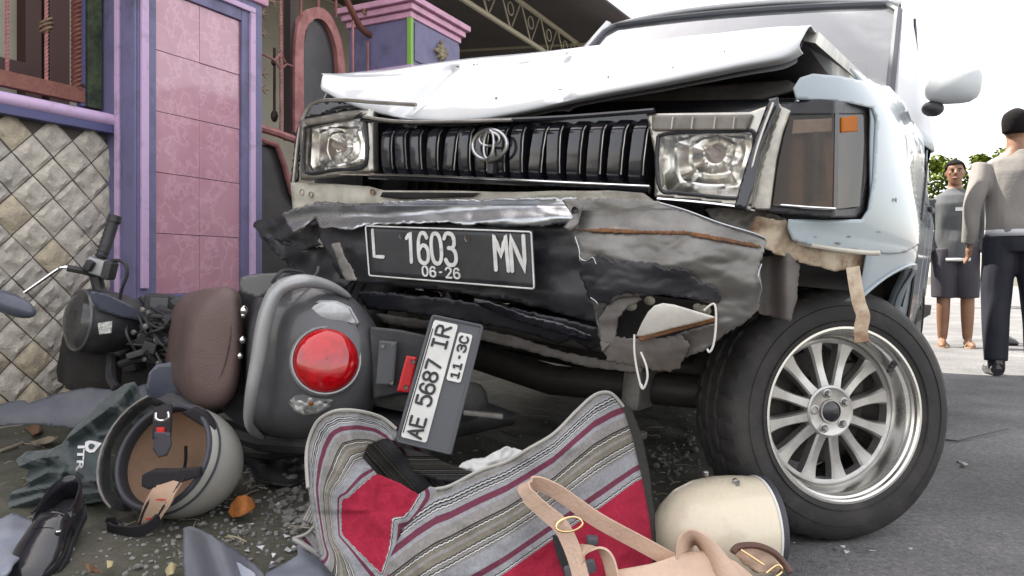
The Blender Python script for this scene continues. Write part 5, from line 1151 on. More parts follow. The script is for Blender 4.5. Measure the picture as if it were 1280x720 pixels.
# ================================================================ things scattered in front
M("helmet_grey", (.40, .395, .36), .42, rgb2=(.34, .335, .305), scale=4, rvar=.08)
M("helmet_cream", (.66, .59, .45), .28, coat=.4, rgb2=(.50, .44, .33), scale=14, mixlo=.55, mixhi=.78, rvar=.08)
M("lining_tan", (.42, .285, .20), .85, rgb2=(.36, .245, .17), scale=9, bump=.15, bscale=200)
M("black_foam", (.020, .018, .020), .9, bump=.2, bscale=200)
M("black_trim", (.05, .05, .062), .5)
M("steel", (.65, .65, .64), .25, 1.0)
M("button_red", (.55, .02, .02), .4)
M("tan_leather", (.56, .40, .30), .55, rgb2=(.45, .31, .235), scale=11, mixlo=.45, mixhi=.75, bump=.22, bscale=140)
M("brown_leather", (.10, .05, .035), .5)
M("gold", (.70, .52, .28), .25, 1.0)
M("white_cloth", (.70, .70, .68), .85, rgb2=(.6, .6, .58), scale=5, bump=.1)
M("jacket_cloth", (.045, .062, .062), .55, rgb2=(.034, .049, .050), scale=5, bump=.25, bscale=30, sheen=.15)
M("print_white", (.62, .62, .62), .6)
M("black_leather", (.014, .014, .018), .2, coat=.5, rgb2=(.02, .02, .025), scale=10, bump=.05, bscale=90)
M("shoe_inside", (.022, .022, .026), .7)
M("shard_blue", (.085, .09, .11), .42, rgb2=(.12, .125, .14), scale=8, rvar=.12, bump=.06)
M("shard_pale", (.20, .22, .27), .4, rgb2=(.26, .275, .32), scale=9, bump=.06)
M("pebble", (.23, .225, .21), .9, rgb2=(.12, .115, .105), scale=40, bump=.4)
M("straw", (.30, .26, .19), .85)
M("yellow_bit", (.42, .36, .2), .7)
glass("visor_glass", (.78, .80, .80), 1.2, .05, (.35, .35, .35))
# woven cloth: stripes run along uv.y, uv.x counts from the hem to the red field
def woven(name, dark=1.0):
    m = bpy.data.materials.new(name); m.use_nodes = True; t = m.node_tree; L = t.links; b = t.nodes["Principled BSDF"]; b.inputs["Roughness"].default_value = .9; b.inputs["Specular IOR Level"].default_value = .15
    uv = t.nodes.new("ShaderNodeUVMap"); sx = t.nodes.new("ShaderNodeSeparateXYZ"); L.new(uv.outputs[0], sx.inputs[0])
    rp = t.nodes.new("ShaderNodeValToRGB"); rp.color_ramp.interpolation = 'CONSTANT'
    G1, G2, MA, OL, BL, RD = (.215, .205, .195), (.25, .255, .27), (.13, .035, .058), (.165, .15, .12), (.028, .028, .028), (.29, .018, .042)
    st = [(0, G1), (.06, G2), (.105, BL), (.125, G2), (.21, MA), (.27, G2), (.31, G1), (.41, BL), (.425, OL), (.50, G1), (.53, OL), (.59, BL), (.605, G1), (.69, G2), (.84, MA), (.90, G2), (1.0, RD)]
    e = rp.color_ramp.elements
    for i, (p, c) in enumerate(st):
        k = e[i] if i < 2 else e.new(p)
        k.position = p; k.color = (*c, 1)
    L.new(sx.outputs[0], rp.inputs[0])
    # braids: zigzag of black and white
    w = t.nodes.new("ShaderNodeMath"); w.operation = 'MULTIPLY'; w.inputs[1].default_value = 1.0; L.new(sx.outputs[1], w.inputs[0])
    pp = t.nodes.new("ShaderNodeMath"); pp.operation = 'PINGPONG'; pp.inputs[1].default_value = .5; L.new(w.outputs[0], pp.inputs[0])
    last = rp.outputs[0]
    for cpos in (.10, .155, .45, .60, .655, .975):
        a = t.nodes.new("ShaderNodeMath"); a.operation = 'MULTIPLY_ADD'; a.inputs[1].default_value = .016; a.inputs[2].default_value = cpos - .004; L.new(pp.outputs[0], a.inputs[0])
        d = t.nodes.new("ShaderNodeMath"); d.operation = 'SUBTRACT'; L.new(sx.outputs[0], d.inputs[0]); L.new(a.outputs[0], d.inputs[1])
        r3 = t.nodes.new("ShaderNodeValToRGB"); r3.color_ramp.interpolation = 'CONSTANT'; r3.color_ramp.elements[0].position = 0; r3.color_ramp.elements[0].color = (0, 0, 0, 0); r3.color_ramp.elements[1].position = .30; r3.color_ramp.elements[1].color = (.02, .02, .02, 1)
        q = r3.color_ramp.elements.new(.47); q.color = (.46, .46, .44, 1); q = r3.color_ramp.elements.new(.66); q.color = (.02, .02, .02, 1); q = r3.color_ramp.elements.new(.74); q.color = (0, 0, 0, 0)
        k = t.nodes.new("ShaderNodeMath"); k.operation = 'MULTIPLY_ADD'; k.inputs[1].default_value = 15.0; k.inputs[2].default_value = .5; L.new(d.outputs[0], k.inputs[0]); L.new(k.outputs[0], r3.inputs[0])
        mx = t.nodes.new("ShaderNodeMixRGB"); L.new(r3.outputs[1], mx.inputs[0]); L.new(last, mx.inputs[1]); L.new(r3.outputs[0], mx.inputs[2]); last = mx.outputs[0]
    tc = t.nodes.new("ShaderNodeTexCoord"); n = t.nodes.new("ShaderNodeTexNoise"); n.inputs["Scale"].default_value = 160; n.inputs["Detail"].default_value = 3; L.new(tc.outputs["Object"], n.inputs["Vector"])
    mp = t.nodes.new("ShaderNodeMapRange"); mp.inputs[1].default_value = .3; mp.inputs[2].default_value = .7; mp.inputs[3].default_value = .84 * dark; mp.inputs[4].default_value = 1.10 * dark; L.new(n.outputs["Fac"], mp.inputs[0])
    ml = t.nodes.new("ShaderNodeMixRGB"); ml.blend_type = 'MULTIPLY'; ml.inputs[0].default_value = 1; L.new(last, ml.inputs[1]); L.new(mp.outputs[0], ml.inputs[2]); L.new(ml.outputs[0], b.inputs["Base Color"])
    bp = t.nodes.new("ShaderNodeBump"); bp.inputs["Strength"].default_value = .35; bp.inputs["Distance"].default_value = .003; L.new(n.outputs["Fac"], bp.inputs["Height"]); L.new(bp.outputs[0], b.inputs["Normal"])
    MATS[name] = m
woven("woven_cloth"); woven("woven_cloth_shaded", .22)  # second one is the same cloth with the bag's inner shade in its colour
M("hem_white", (.36, .35, .32), .9, bump=.2, bscale=200)

# ---------------------------------------------------------------- striped woven bag
bag = thing("striped_bag", G(620, 700, .02), "large woven bag with grey and maroon stripes and red fields lying open", "bag")
def lin(pts, u):
    if u <= pts[0][0]: a, c = pts[0], pts[1]
    elif u >= pts[-1][0]: a, c = pts[-2], pts[-1]
    else:
        for a, c in zip(pts[:-1], pts[1:]):
            if a[0] <= u <= c[0]: break
    return a[1] + (c[1] - a[1]) * (u - a[0]) / (c[0] - a[0])
Tt = [(470, 668), (520, 628), (545, 612), (563, 607), (600, 590), (633, 577), (660, 562), (692, 543), (720, 516), (743, 495), (765, 484), (815, 470)]
Rr = [(470, 822), (530, 780), (580, 748), (629, 718), (696, 671), (751, 634), (793, 603), (830, 585)]
def qA(u, v): t_, r_ = lin(Tt, u), lin(Rr, u); return ((v - t_) / (r_ - t_), (u * .85 - v * .5) / 7.0)
def YA(u, v):
    a = (v - 490) / 230; y = 1.63 - .20 * a
    y += .018 * math.sin((u + .7 * v) * .028) * min(1, a * 2 + .2) + .016 * nz((u * .012, v * .016, 2)) + .005 * nz((u * .04, v * .04, 4)) - .026 * crease((u * .010 - v * .006, v * .012 + u * .006, 0), 6, 3) * min(1, a * 3 + .1)
    y += .00006 * max(0, u - 740) ** 1.7 - .06 * max(0, 1 - abs(u - 520) / 70) * .5
    return y
pA = [(755, 491), (766, 494), (778, 508), (790, 545), (803, 600), (812, 650), (817, 690), (815, 745), (640, 770), (470, 790), (470, 745), (490, 690), (505, 660), (528, 636), (545, 612), (563, 608), (600, 589), (633, 578), (660, 562), (692, 543), (720, 515), (740, 496)]
b = outline(pA, lambda u, v: P(u, v, YA(u, v)), 5, uvf=qA); fa = b.build("front_panel", "woven_cloth", bag, world=True, thick=.005, smooth=180)
b = B(); b.tube(spline([P(u, v, YA(u, v) - .003) for u, v in ((545, 611), (563, 607), (600, 588), (633, 577), (660, 561), (692, 542), (720, 514), (741, 495), (756, 490), (767, 494), (779, 508))], 40), .0035, 6); b.build("hem", "hem_white", fa, world=True)
b = outline([(757, 491), (772, 495), (790, 512), (803, 545), (812, 590), (818, 640), (821, 690), (812, 690), (806, 640), (796, 580), (784, 530), (772, 503)], lambda u, v: P(u, v, YA(u, v) + .035), 4, uvf=lambda u, v: (.33, v / 9)); b.build("back_panel", "woven_cloth_shaded", bag, world=True, thick=.005)
redB = [(471, 592), (500, 604), (523, 618), (514, 633), (505, 644), (489, 647), (488, 664), (486, 682), (476, 715), (452, 692), (428, 668), (427, 645), (428, 625), (436, 622), (454, 606)]
rimB = [(400, 690), (390, 640), (385, 610), (383, 576), (385, 555), (392, 535), (402, 522), (422, 513), (450, 514), (477, 522), (495, 536), (505, 556)]
farB = [(640, 560), (590, 640), (540, 720), (500, 790)]
def dist(u, v, line): return min(math.sqrt(snap(u, v, [a, c])[0]) for a, c in zip(line[:-1], line[1:]))
def qB(u, v):
    w_ = (math.atan2(v - 640, u - 520) * 80) / 7.0
    if inside(u, v, redB): return (1.05, w_)
    dr = math.sqrt(snap(u, v, redB)[0]); rt = u > 478 and v > 600
    if rt: return (max(0, 1 - dr / 92), (v + .3 * u) / 7.0)
    d = dist(u, v, rimB); return (d / (d + dr + 1e-6) * .999, w_)
pB = [(400, 700), (390, 645), (385, 610), (383, 576), (385, 555), (392, 535), (402, 522), (422, 513), (450, 514), (477, 522), (495, 536), (503, 552), (480, 548), (460, 556), (453, 572), (471, 592), (500, 604), (523, 618), (538, 608), (556, 612), (548, 640), (520, 690), (505, 745), (475, 775), (445, 745), (418, 720)]
def YB(u, v):
    y = 1.60 - .15 * (v - 515) / 200; y -= .035 * math.sin(max(0, min(1, (u - 384) / 90)) * math.pi) * (1 if v < 640 else .6)
    if u > 440 and v < 580: y += .0011 * (u - 440)
    return y + .012 * nz((u * .02, v * .02, 6)) + .006 * nz((u * .05, v * .03, 7)) - .022 * crease((u * .016, v * .012, 0), 9, 3) - .03 * max(0, 1 - abs(u - 500) / 40) * (v > 640) 
b = outline(pB, lambda u, v: P(u, v, YB(u, v)), 4, uvf=qB); fb = b.build("folded_side", "woven_cloth", bag, world=True, thick=.005, smooth=180)
b = B(); b.tube(spline([P(u, v, YB(u, v) - .004) for u, v in rimB[2:-1]], 40), .0038, 6); b.build("hem", "hem_white", fb, world=True)
b = outline([(440, 535), (470, 520), (496, 532), (520, 550), (560, 588), (600, 600), (570, 618), (520, 622), (470, 600), (450, 575)], lambda u, v: P(u, v, 1.70 + .015 * nz((u * .03, v * .03, 1))), 5, uvf=lambda u, v: (.1 + .8 * ((u - v * .9) % 90) / 90, (u + v) / 7)); b.build("inner_lining", "woven_cloth_shaded", bag, world=True, thick=.004)
b = outline([(505, 560), (530, 566), (560, 580), (590, 590), (600, 602), (580, 606), (545, 600), (515, 590)], lambda u, v: P(u, v, 1.64), 5, uvf=lambda u, v: (.3 + .5 * (v - 560) / 46, u / 7)); b.build("inner_fold", "woven_cloth_shaded", bag, world=True, thick=.004)
b = outline([(366, 674), (382, 668), (394, 655), (400, 636), (412, 640), (424, 668), (446, 700), (462, 740), (430, 720), (412, 696), (390, 690)], lambda u, v: P(u, v, 1.52 - .0004 * (v - 640) + .01 * math.sin(u * .12)), 4, uvf=lambda u, v: ((u - .8 * v + 180) / 90 % 1, v / 7)); lo = b.build("lower_flap", "woven_cloth", bag, world=True, thick=.006)
b = B(); b.tube(spline([P(u, v, 1.50) for u, v in ((366, 673), (388, 686), (408, 698))], 12), .005, 6); b.tube(spline([P(u, v, 1.512) for u, v in ((366, 673), (383, 667), (395, 654), (401, 636))], 12), .003, 6); b.build("hem", "hem_white", lo, world=True)
b = B()
for k in range(7): b.tube(spline([P(396 + k * 2, 612 + k * 3, 1.53), P(388 + k * 2.5, 634 + k * 2, 1.525), P(380 + k * 3, 650 + k * 1.5, 1.52)], 6), .0022, 5)
b.build("tassels", "hem_white", fb, world=True)
# white cloth poking out
b = outline([(566, 604), (571, 586), (578, 578), (592, 573), (606, 572), (616, 566), (630, 559), (644, 560), (664, 568), (668, 590), (650, 600), (632, 604), (610, 612), (590, 616)], lambda u, v: P(u, v, 1.665 - .035 * crease((u * .030, v * .034 + u * .01, 0), 4, 2) - .0012 * (v - 590)), 2.5, jag=.3); o = b.build("white_cloth", "white_cloth", None, smooth=180, thick=.006)
tag(o, "crumpled white cloth poking out behind the striped bag", "cloth")

# ---------------------------------------------------------------- tan handbag and its straps
hb = thing("tan_handbag", G(820, 719, .0) * .9, "pale tan leather handbag with looped straps in front of the cream helmet", "handbag")
def YH(u, v): return 1.40 - .0006 * (v - 660)
b = B(); fr_ = [(762, 745), (766, 713), (790, 709), (812, 705), (832, 699), (850, 692), (875, 688), (898, 692), (920, 702), (940, 718), (955, 745), (955, 800), (762, 800)]
b = outline(fr_, lambda u, v: P(u, v, 1.395 - .0009 * (v - 690) + .02 * (abs(u - 840) / 110) ** 2 + .006 * nz((u * .03, v * .04, 3))), 6); b.build("body", "tan_leather", hb, world=True, thick=.06, smooth=60)
def strap(pts, w, nm="strap", wd_=(0, 0, 1), mat="tan_leather", th=.004, n=44):
    p = spline([P(*q) for q in pts], n); b = B(); b.ribbon(p, wd_ if not callable(wd_) else [wd_(i / (n - 1)) for i in range(n)], w, th); return b.build(nm, mat, hb, world=True, smooth=40)
strap([(846, 704, 1.415), (800, 679, 1.43), (750, 652, 1.44), (718, 630, 1.455), (695, 614, 1.46), (672, 604, 1.455), (658, 604, 1.44), (655, 610, 1.425), (664, 624, 1.415), (684, 642, 1.41), (700, 656, 1.40), (712, 678, 1.39), (722, 705, 1.375), (728, 730, 1.36)],
      .031, "long_strap", lambda t: Vector((.55, -.3, .8)) if t < .45 else Vector((.9, -.35, .35)) if t > .6 else Vector((.7, -.7, .5)))
eA = spline([P(*q) for q in ((847, 712, 1.385), (847, 682, 1.385), (853, 669, 1.385), (865, 663, 1.38), (884, 671, 1.375), (906, 692, 1.37), (938, 732, 1.35))], 30); eB = spline([P(*q) for q in ((870, 712, 1.43), (868, 694, 1.43), (867, 685, 1.43), (870, 682, 1.425), (877, 692, 1.405), (888, 710, 1.385), (902, 742, 1.36))], 30)
b = B(); b.grid([eA, [(p + q) / 2 + Vector((0, -.004, .002)) for p, q in zip(eA, eB)], eB]); b.build("short_strap", "tan_leather", hb, world=True, thick=.004, smooth=180)
strap([(722, 700, 1.385), (730, 688, 1.38), (748, 686, 1.375), (760, 698, 1.37), (768, 730, 1.36)], .034, "strap_end", lambda t: Vector((.5, -.8, .2)))
rg = P(711, 653, 1.398); b = B(); b.tube([rg + Vector((math.cos(a) * .024, -.012 + .012 * math.sin(a), .009 * math.sin(a) + .004 * math.cos(a))) for a in [i * math.pi / 10 for i in range(21)]], .0022, 8, False); b.build("ring", "gold", hb, world=True)
b = outline([(916, 690), (930, 683), (952, 683), (968, 692), (978, 708), (972, 716), (950, 716), (930, 706)], lambda u, v: P(u, v, 1.42 + .002 * (u - 916) * .3 + .01 * nz((u * .07, v * .07, 2))), 4); b.build("side_pocket", "tan_leather", hb, world=True, thick=.012)
b = B(); b.tube(spline([P(*q) for q in ((916, 690, 1.415), (924, 683, 1.42), (945, 682, 1.425), (966, 690, 1.43), (980, 704, 1.43), (988, 716, 1.42))], 20), .0065, 8); b.build("zip_edge", "brown_leather", hb, world=True)
b = B(); b.tube(spline([P(*q) for q in ((926, 687, 1.41), (940, 696, 1.405), (955, 706, 1.40))], 10), .0025, 6); b.tube(spline([P(*q) for q in ((958, 716, 1.39), (972, 706, 1.39), (978, 714, 1.39), (968, 722, 1.39))], 12), .0025, 6); b.build("zip_pull", "gold", hb, world=True)
# black strap with a clip under the tan one
bs = thing("black_clip_strap", P(715, 700, 1.44), "black webbing strap with a plastic clip under the tan strap", "strap")
p = spline([P(*q) for q in ((700, 668, 1.47), (705, 690, 1.45), (713, 710, 1.43), (722, 735, 1.41))], 14); b = B(); b.ribbon(p, (1, -.2, .2), .030, .004); b.build("webbing", "black_foam", bs, world=True)
b = B(); b.box(P(726, 714, 1.425), (.06, .014, .034), Matrix.Rotation(R(-16), 3, 'Y'), .005); b.box(P(740, 675, 1.45), (.022, .02, .016), None, .004); b.build("clip", "shard_blue", bs, world=True)

# ---------------------------------------------------------------- cream helmet
ho = P(944, 660, 1.66); ax = Vector((1, .16, .06)).normalized(); hz = Vector((0, -.2, 1)); hy = hz.cross(ax).normalized(); hz = ax.cross(hy)
HM = Matrix(((ax.x, hy.x, hz.x, ho.x), (ax.y, hy.y, hz.y, ho.y), (ax.z, hy.z, hz.z, ho.z), (0, 0, 0, 1)))
he2 = thing("cream_helmet", HM, "glossy cream helmet lying against the front tyre", "helmet")
rs = []
for i in range(17):
    a = math.pi / 2 * i / 16; x = -.238 * math.cos(a) ** 1.3; k = max(.02, lin([(-.238, .0), (-.232, .24), (-.222, .42), (-.20, .66), (-.17, .85), (-.13, .97), (-.09, 1.0), (-.05, .985), (0, .93)], x))
    rs.append([Vector((x + .0 + .012 * math.sin(t) * k, math.cos(t) * .118 * k, math.sin(t) * .118 * k * (1.0 if math.sin(t) > 0 else .92))) for t in [2 * math.pi * j / 40 for j in range(40)]])
rs.append([p + Vector((.004, 0, 0)) for p in rs[-1]])
b = B(); b.rings(rs, True, False); sh2 = b.build("shell", "helmet_cream", he2, thick=.006, smooth=180)
b = B(); rim = rs[-1]; b.rings([[p + Vector((.0, 0, 0)) for p in rim], [Vector((p.x + .002, p.y * 1.012, p.z * 1.012)) for p in rim], [Vector((p.x + .014, p.y * 1.004, p.z * 1.004)) for p in rim], [Vector((p.x + .014, p.y * .93, p.z * .93)) for p in rim], [Vector((p.x - .01, p.y * .92, p.z * .92)) for p in rim]], True, False); b.build("edge_trim", "black_trim", he2)
b = B(); b.rings([[Vector((p.x - .004 + .004, p.y * 1.004, p.z * 1.004)) for p in rim], [Vector((p.x - .004, p.y * 1.012, p.z * 1.012)) for p in rim], [Vector((p.x + .001, p.y * 1.012, p.z * 1.012)) for p in rim]], True, False); b.build("edge_bead", "white_cloth", he2)
b = B(); b.rings([[Vector((p.x, p.y * .9, p.z * .9)) for p in r] for r in rs[3:]], True, True); b.build("lining", "black_foam", he2)
b = B(); ih = HM.inverted()
for (u, v) in ((882, 594), (919, 604)):
    c = ih @ P(u, v, 1.62); b.lathe([(.006, -.004), (.006, .004), (.004, .006), (.001, .0065)], c + Vector((0, 0, .004)), None, 12)
b.box(ih @ P(919, 601, 1.62) + Vector((0, -.012, -.002)), (.008, .004, .016), None, .001); b.build("snap_stud", "hub_steel", he2)

# ---------------------------------------------------------------- grey open-face helmet, opening towards the street
hc1 = P(226, 577, 1.80); n1 = Vector((-.30, -.84, .42)).normalized(); x1 = Vector((1, -.15, .1)); y1 = n1.cross(x1).normalized(); x1 = y1.cross(n1).normalized()
H1 = Matrix(((x1.x, y1.x, n1.x, hc1.x), (x1.y, y1.y, n1.y, hc1.y), (x1.z, y1.z, n1.z, hc1.z), (0, 0, 0, 1)))
h1 = thing("grey_helmet", H1, "matt grey open-face helmet upside down showing its tan lining", "helmet")
def bowl(rx, ry, rz, a0, n=44, m=14, ex=0):
    rs = []
    for i in range(m + 1):
        a = -math.pi / 2 + (a0 + math.pi / 2) * i / m; k = max(.01, math.cos(a)); rs.append([Vector((math.cos(t) * rx * k, math.sin(t) * ry * k, math.sin(a) * rz + ex * math.cos(t) * max(0, i - m + 4) / 4)) for t in [2 * math.pi * j / n for j in range(n)]])
    return rs
AE = .42
rs = bowl(.136, .130, .15, AE); b = B(); b.rings(rs, True, False); b.build("shell", "helmet_grey", h1, thick=.005, smooth=180)
rim = rs[-1]; b = B(); b.tube(rim + [rim[0]], .0065, 8, False); b.build("rim_trim", "black_trim", h1)
b = B(); b.tube([Vector((p.x * 1.075, p.y * 1.075, p.z - .026)) for p in rim] + [Vector((rim[0].x * 1.075, rim[0].y * 1.075, rim[0].z - .026))], .003, 6, False); b.build("shell_seam", "black_trim", h1)
ri = bowl(.128, .122, .138, .36, 44, 12); b = B(); b.rings(ri, True, False); ln = b.build("lining", "lining_tan", h1, smooth=180)
b = B(); b.rings([[Vector((p.x * k, p.y * k, z)) for p in rim] for k, z in ((.985, rim[0].z - .004), (.96, rim[0].z + .003), (.925, rim[0].z - .004), (.915, rim[0].z - .02))], True, False); b.build("cheek_pad", "black_foam", h1)
b = B(); b.box((.028, -.004 + .012, -.118), (.11, .036, .014), Matrix.Rotation(R(5), 3, 'Z'), .006); b.build("crown_slot", "black_foam", h1)
b = B(); b.tube(spline([(-.07, -.07, -.03), (-.062, -.0, -.085), (-.045, .055, -.06)], 14), .004, 6); b.build("lining_seam", "black_foam", h1)
for q in ([(196, 514), (214, 508), (232, 505), (252, 512), (268, 530), (272, 548), (262, 556), (250, 530), (228, 520)],):
    pass
b = outline([(226, 516), (240, 510), (256, 516), (268, 534), (272, 556), (266, 585), (250, 590), (262, 560), (256, 535)], lambda u, v: P(u, v, 1.755), 4); b.build("ear_pad", "black_foam", h1, world=True, thick=.02)
b = outline([(177, 594), (190, 588), (215, 588), (248, 586), (249, 596), (230, 602), (205, 606), (186, 612), (177, 608)], lambda u, v: P(u, v, 1.665), 4); b.build("chin_pad", "black_foam", h1, world=True, thick=.02)
p = spline([P(*q) for q in ((214, 600, 1.67), (204, 618, 1.655), (194, 634, 1.655), (187, 648, 1.66), (182, 656, 1.665))], 16); b = B(); b.ribbon(p, (1, 0, .35), [.062 - .028 * i / 15 for i in range(16)], .006); stp = b.build("chin_strap", "lining_tan", h1, world=True)
b = B()
for sg in (-1, 1): b.tube([q + Vector((sg * (.031 - .014 * i / 15), -.002, sg * .009)) for i, q in enumerate(p)], .0035, 6)
b.build("strap_piping", "black_foam", stp, world=True)
b = B()
for k in (5, 11): b.box(p[k] + Vector((.004, -.005, 0)), (.022, .002, .0022), None)
b.build("strap_stitch", "button_red", stp, world=True)
p = spline([P(*q) for q in ((200, 646, 1.66), (188, 658, 1.65), (172, 664, 1.645), (154, 664, 1.65), (140, 662, 1.665), (135, 654, 1.675), (146, 652, 1.675))], 24); b = B(); b.ribbon(p, (.1, -.35, 1), .026, .005); b.build("strap_end", "black_foam", h1, world=True)
b = B(); b.box(P(161, 674, 1.64), (.028, .003, .004), Matrix.Rotation(R(-6), 3, 'Y'), .001); b.build("strap_clip", "steel", h1, world=True)
p = spline([P(*q) for q in ((204, 508, 1.75), (203, 530, 1.715), (202, 548, 1.70))], 12); b = B(); b.ribbon(p, (1, 0, 0), .040, .012); bk = b.build("buckle_strap", "black_foam", h1, world=True, bev=.002)
b = outline([(193, 540), (212, 541), (214, 556), (208, 570), (198, 572), (191, 562)], lambda u, v: P(u, v, 1.695), 3); b.build("strap_tab", "black_trim", bk, world=True, thick=.005)
b = B(); q = [P(*k) for k in ((195, 516, 1.705), (195, 523, 1.70), (200, 526, 1.698), (207, 525, 1.70), (211, 521, 1.70), (210, 515, 1.705))]; b.tube(spline(q, 20), .003, 6); b.build("buckle_ring", "steel", bk, world=True)
b = B(); b.box(P(201, 538, 1.70), (.018, .008, .014), None, .002); b.build("release_button", "button_red", bk, world=True)
b = outline([(205, 630), (230, 617), (255, 622), (262, 634), (245, 642), (215, 644)], lambda u, v: P(u, v, 1.72), 5)
# visor swung open on the left
rs = []
for i in range(13):
    a = .95 * math.pi * (.62 + .76 * i / 12); rs.append([Vector((math.cos(a) * r_ * 1.0, math.sin(a) * r_ * .98, z)) for r_, z in ((.141, .035), (.146, .058), (.147, .08), (.144, .10))])
b = B(); b.grid(rs); vz = b.build("visor", "visor_glass", h1, thick=.002, smooth=180)
b = B(); b.tube([r[3] for r in rs], .0025, 6); b.tube([r[0] for r in rs], .0025, 6); b.build("visor_edge", "dull_steel", vz)

# ---------------------------------------------------------------- dark green jacket
jk = [(156, 480), (168, 477), (174, 486), (178, 506), (190, 512), (172, 530), (150, 536), (138, 552), (132, 578), (138, 604), (150, 620), (100, 630), (60, 634), (12, 641), (9, 622), (16, 614), (40, 605), (30, 598), (36, 588), (24, 584), (20, 574), (34, 564), (62, 562), (76, 556), (90, 538), (104, 525), (118, 510), (134, 496)]
folds = [([(165, 480), (150, 500), (120, 522), (84, 548)], 6, .050), ([(168, 482), (176, 508)], 4, .04), ([(128, 504), (152, 514), (172, 516)], 4, .03), ([(150, 500), (158, 530)], 4, .03), ([(22, 584), (50, 572), (74, 570), (96, 590)], 5, .05), ([(34, 604), (60, 590), (92, 590), (120, 604)], 4, .04), ([(12, 634), (50, 622), (100, 618), (148, 612)], 4, .05), ([(14, 618), (44, 612), (90, 604), (130, 600)], 3, .035), ([(64, 566), (80, 582), (76, 598)], 3, .03), ([(110, 530), (124, 544), (146, 540)], 3, .03), ([(84, 560), (92, 584), (112, 600)], 5, .03), ([(30, 572), (56, 580)], 3, .03)]
def ldist(u, v, L_):
    d = 1e9
    for (x1, y1), (x2, y2) in zip(L_[:-1], L_[1:]):
        dx, dy = x2 - x1, y2 - y1; t = min(1, max(0, ((u - x1) * dx + (v - y1) * dy) / (dx * dx + dy * dy))); d = min(d, math.hypot(u - x1 - t * dx, v - y1 - t * dy))
    return d
def YJ(u, v):
    flat = math.exp(-((u - 108) / 26) ** 2 - ((v - 572) / 24) ** 2)
    f1 = crease((u * .016 + v * .010, v * .020 - u * .006, 0), 3, 3); f2 = crease((u * .045 - v * .02, v * .05 + u * .02, 0), 5, 2)
    return 1.79 + .0024 * (636 - v) + .0003 * (150 - u) - (.022 * f1 + .008 * f2) * (1 - .75 * flat) - .03 * flat - sum(h * max(0, 1 - ldist(u, v, L_) / (w_ * 1.8)) for L_, w_, h in folds)
b = outline(jk, lambda u, v: P(u, v, YJ(u, v)), 2.4, jag=.2); jo = b.build("jacket", "jacket_cloth", None, thick=.006, smooth=50)
tag(jo, "crumpled dark green jacket with a white drop logo beside the grey helmet", "jacket")
def on_j(u, v, k=.005): return P(u, v, YJ(u, v) - k)
tx = text_mesh("ITR", 1, 0, 1, .03); xs_ = [v.x for v in tx.v]; ys_ = [v.y for v in tx.v]
tx.v = [on_j(100.5 + 9 * ((v.y - min(ys_)) / (max(ys_) - min(ys_)) - .5) - 4 * ((v.x - min(xs_)) / (max(xs_) - min(xs_)) - .5) * .6, 573 + 32 * ((v.x - min(xs_)) / (max(xs_) - min(xs_)) - .5)) for v in tx.v]
tx.build("print_lettering", "print_white", jo, smooth=0)
drop = [(106, 556), (107, 552), (112, 550.5), (119, 551.5), (127.5, 554), (122, 560), (118, 565), (112, 566), (107, 563)]
b = outline(drop, lambda u, v: on_j(u, v), 1.2); dl = b.build("print_drop", "print_white", jo, smooth=0)
b = outline([(110, 558), (112, 554.5), (116, 554.5), (119, 557), (116, 561), (112, 561.5)], lambda u, v: on_j(u, v, .008), 1.2); b.build("print_core", "jacket_cloth", dl, smooth=0)

# ---------------------------------------------------------------- loafer
sho = thing("black_shoe", G(85, 700, .07), "polished black loafer with its opening towards the jacket", "shoe")
hl_, toe = P(93, 652, 1.66), P(28, 800, 1.40); hl_.z = .135; toe.z = .05
fx = (toe - hl_); Ls = .29; fx.normalize(); fy = Vector((0, 0, 1)).cross(fx).normalized(); fz = fx.cross(fy)
def sp(a, y, z): return hl_ + fx * a + fy * y + fz * z
hw = [(0, .012), (.01, .024), (.04, .034), (.09, .036), (.14, .038), (.19, .045), (.23, .044), (.265, .032), (.285, .016), (.292, .004)]
tz = [(0, .062), (.04, .060), (.09, .052), (.11, .056), (.14, .058), (.18, .050), (.22, .040), (.26, .030), (.29, .015), (.292, .010)]
rs = []
for i in range(31):
    a = Ls * i / 30; w_, h_ = lin(hw, a), lin(tz, a); op = a < .115; ring = []
    for k in range(21):
        t = math.pi * k / 20
        ring.append(sp(a, math.cos(t) * w_ * (1.0 + .12 * math.sin(t)), (math.sin(t) ** .55) * h_) if not op else
                    sp(a - (.004 if k in (9, 10, 11) else 0), (math.cos(t) * w_ if True else 0), h_ * min(1, 2.4 * min(k, 20 - k) / 20 * 1.0)) )
    rs.append(ring)
# heel half: only the side walls, so the opening stays open
b = B(); walls = [r for i, r in enumerate(rs) if Ls * i / 30 < .125]
outer = [r[:9] for r in walls]; outr = [r[12:] for r in walls]
b.grid([[p for p in r] for r in rs[11:]]); 
back = [sp(-.004 + .0, y, z) for y, z in ((0, 0),)]
wl_ = []
for i in range(23):
    t = math.pi * (i / 22); a_ = .055 - .062 * math.sin(t) if True else 0
    x_ = .12 - .128 * math.sin(t) ** .7; y_ = .036 * math.cos(t) * (1 if abs(math.cos(t)) > .3 else 1)
    hh = lin(tz, max(0, x_)) + .002
    wl_.append([sp(x_, y_, 0), sp(x_ - .002 * math.sin(t), y_ * 1.08, .02), sp(x_, y_ * 1.03, hh * .6), sp(x_ + .003 * math.sin(t), y_ * .93, hh)])
b.grid(wl_); up = b.build("upper", "black_leather", sho, world=True, thick=.003, toff=-1, smooth=60)
b = B(); b.tube([r[3] for r in wl_], .003, 6); b.tube([sp(.122, .036 * math.cos(t), .054 * math.sin(t) ** .5 + .004) for t in [math.pi * k / 16 for k in range(17)]], .003, 6); b.build("top_line", "black_leather", up, world=True)
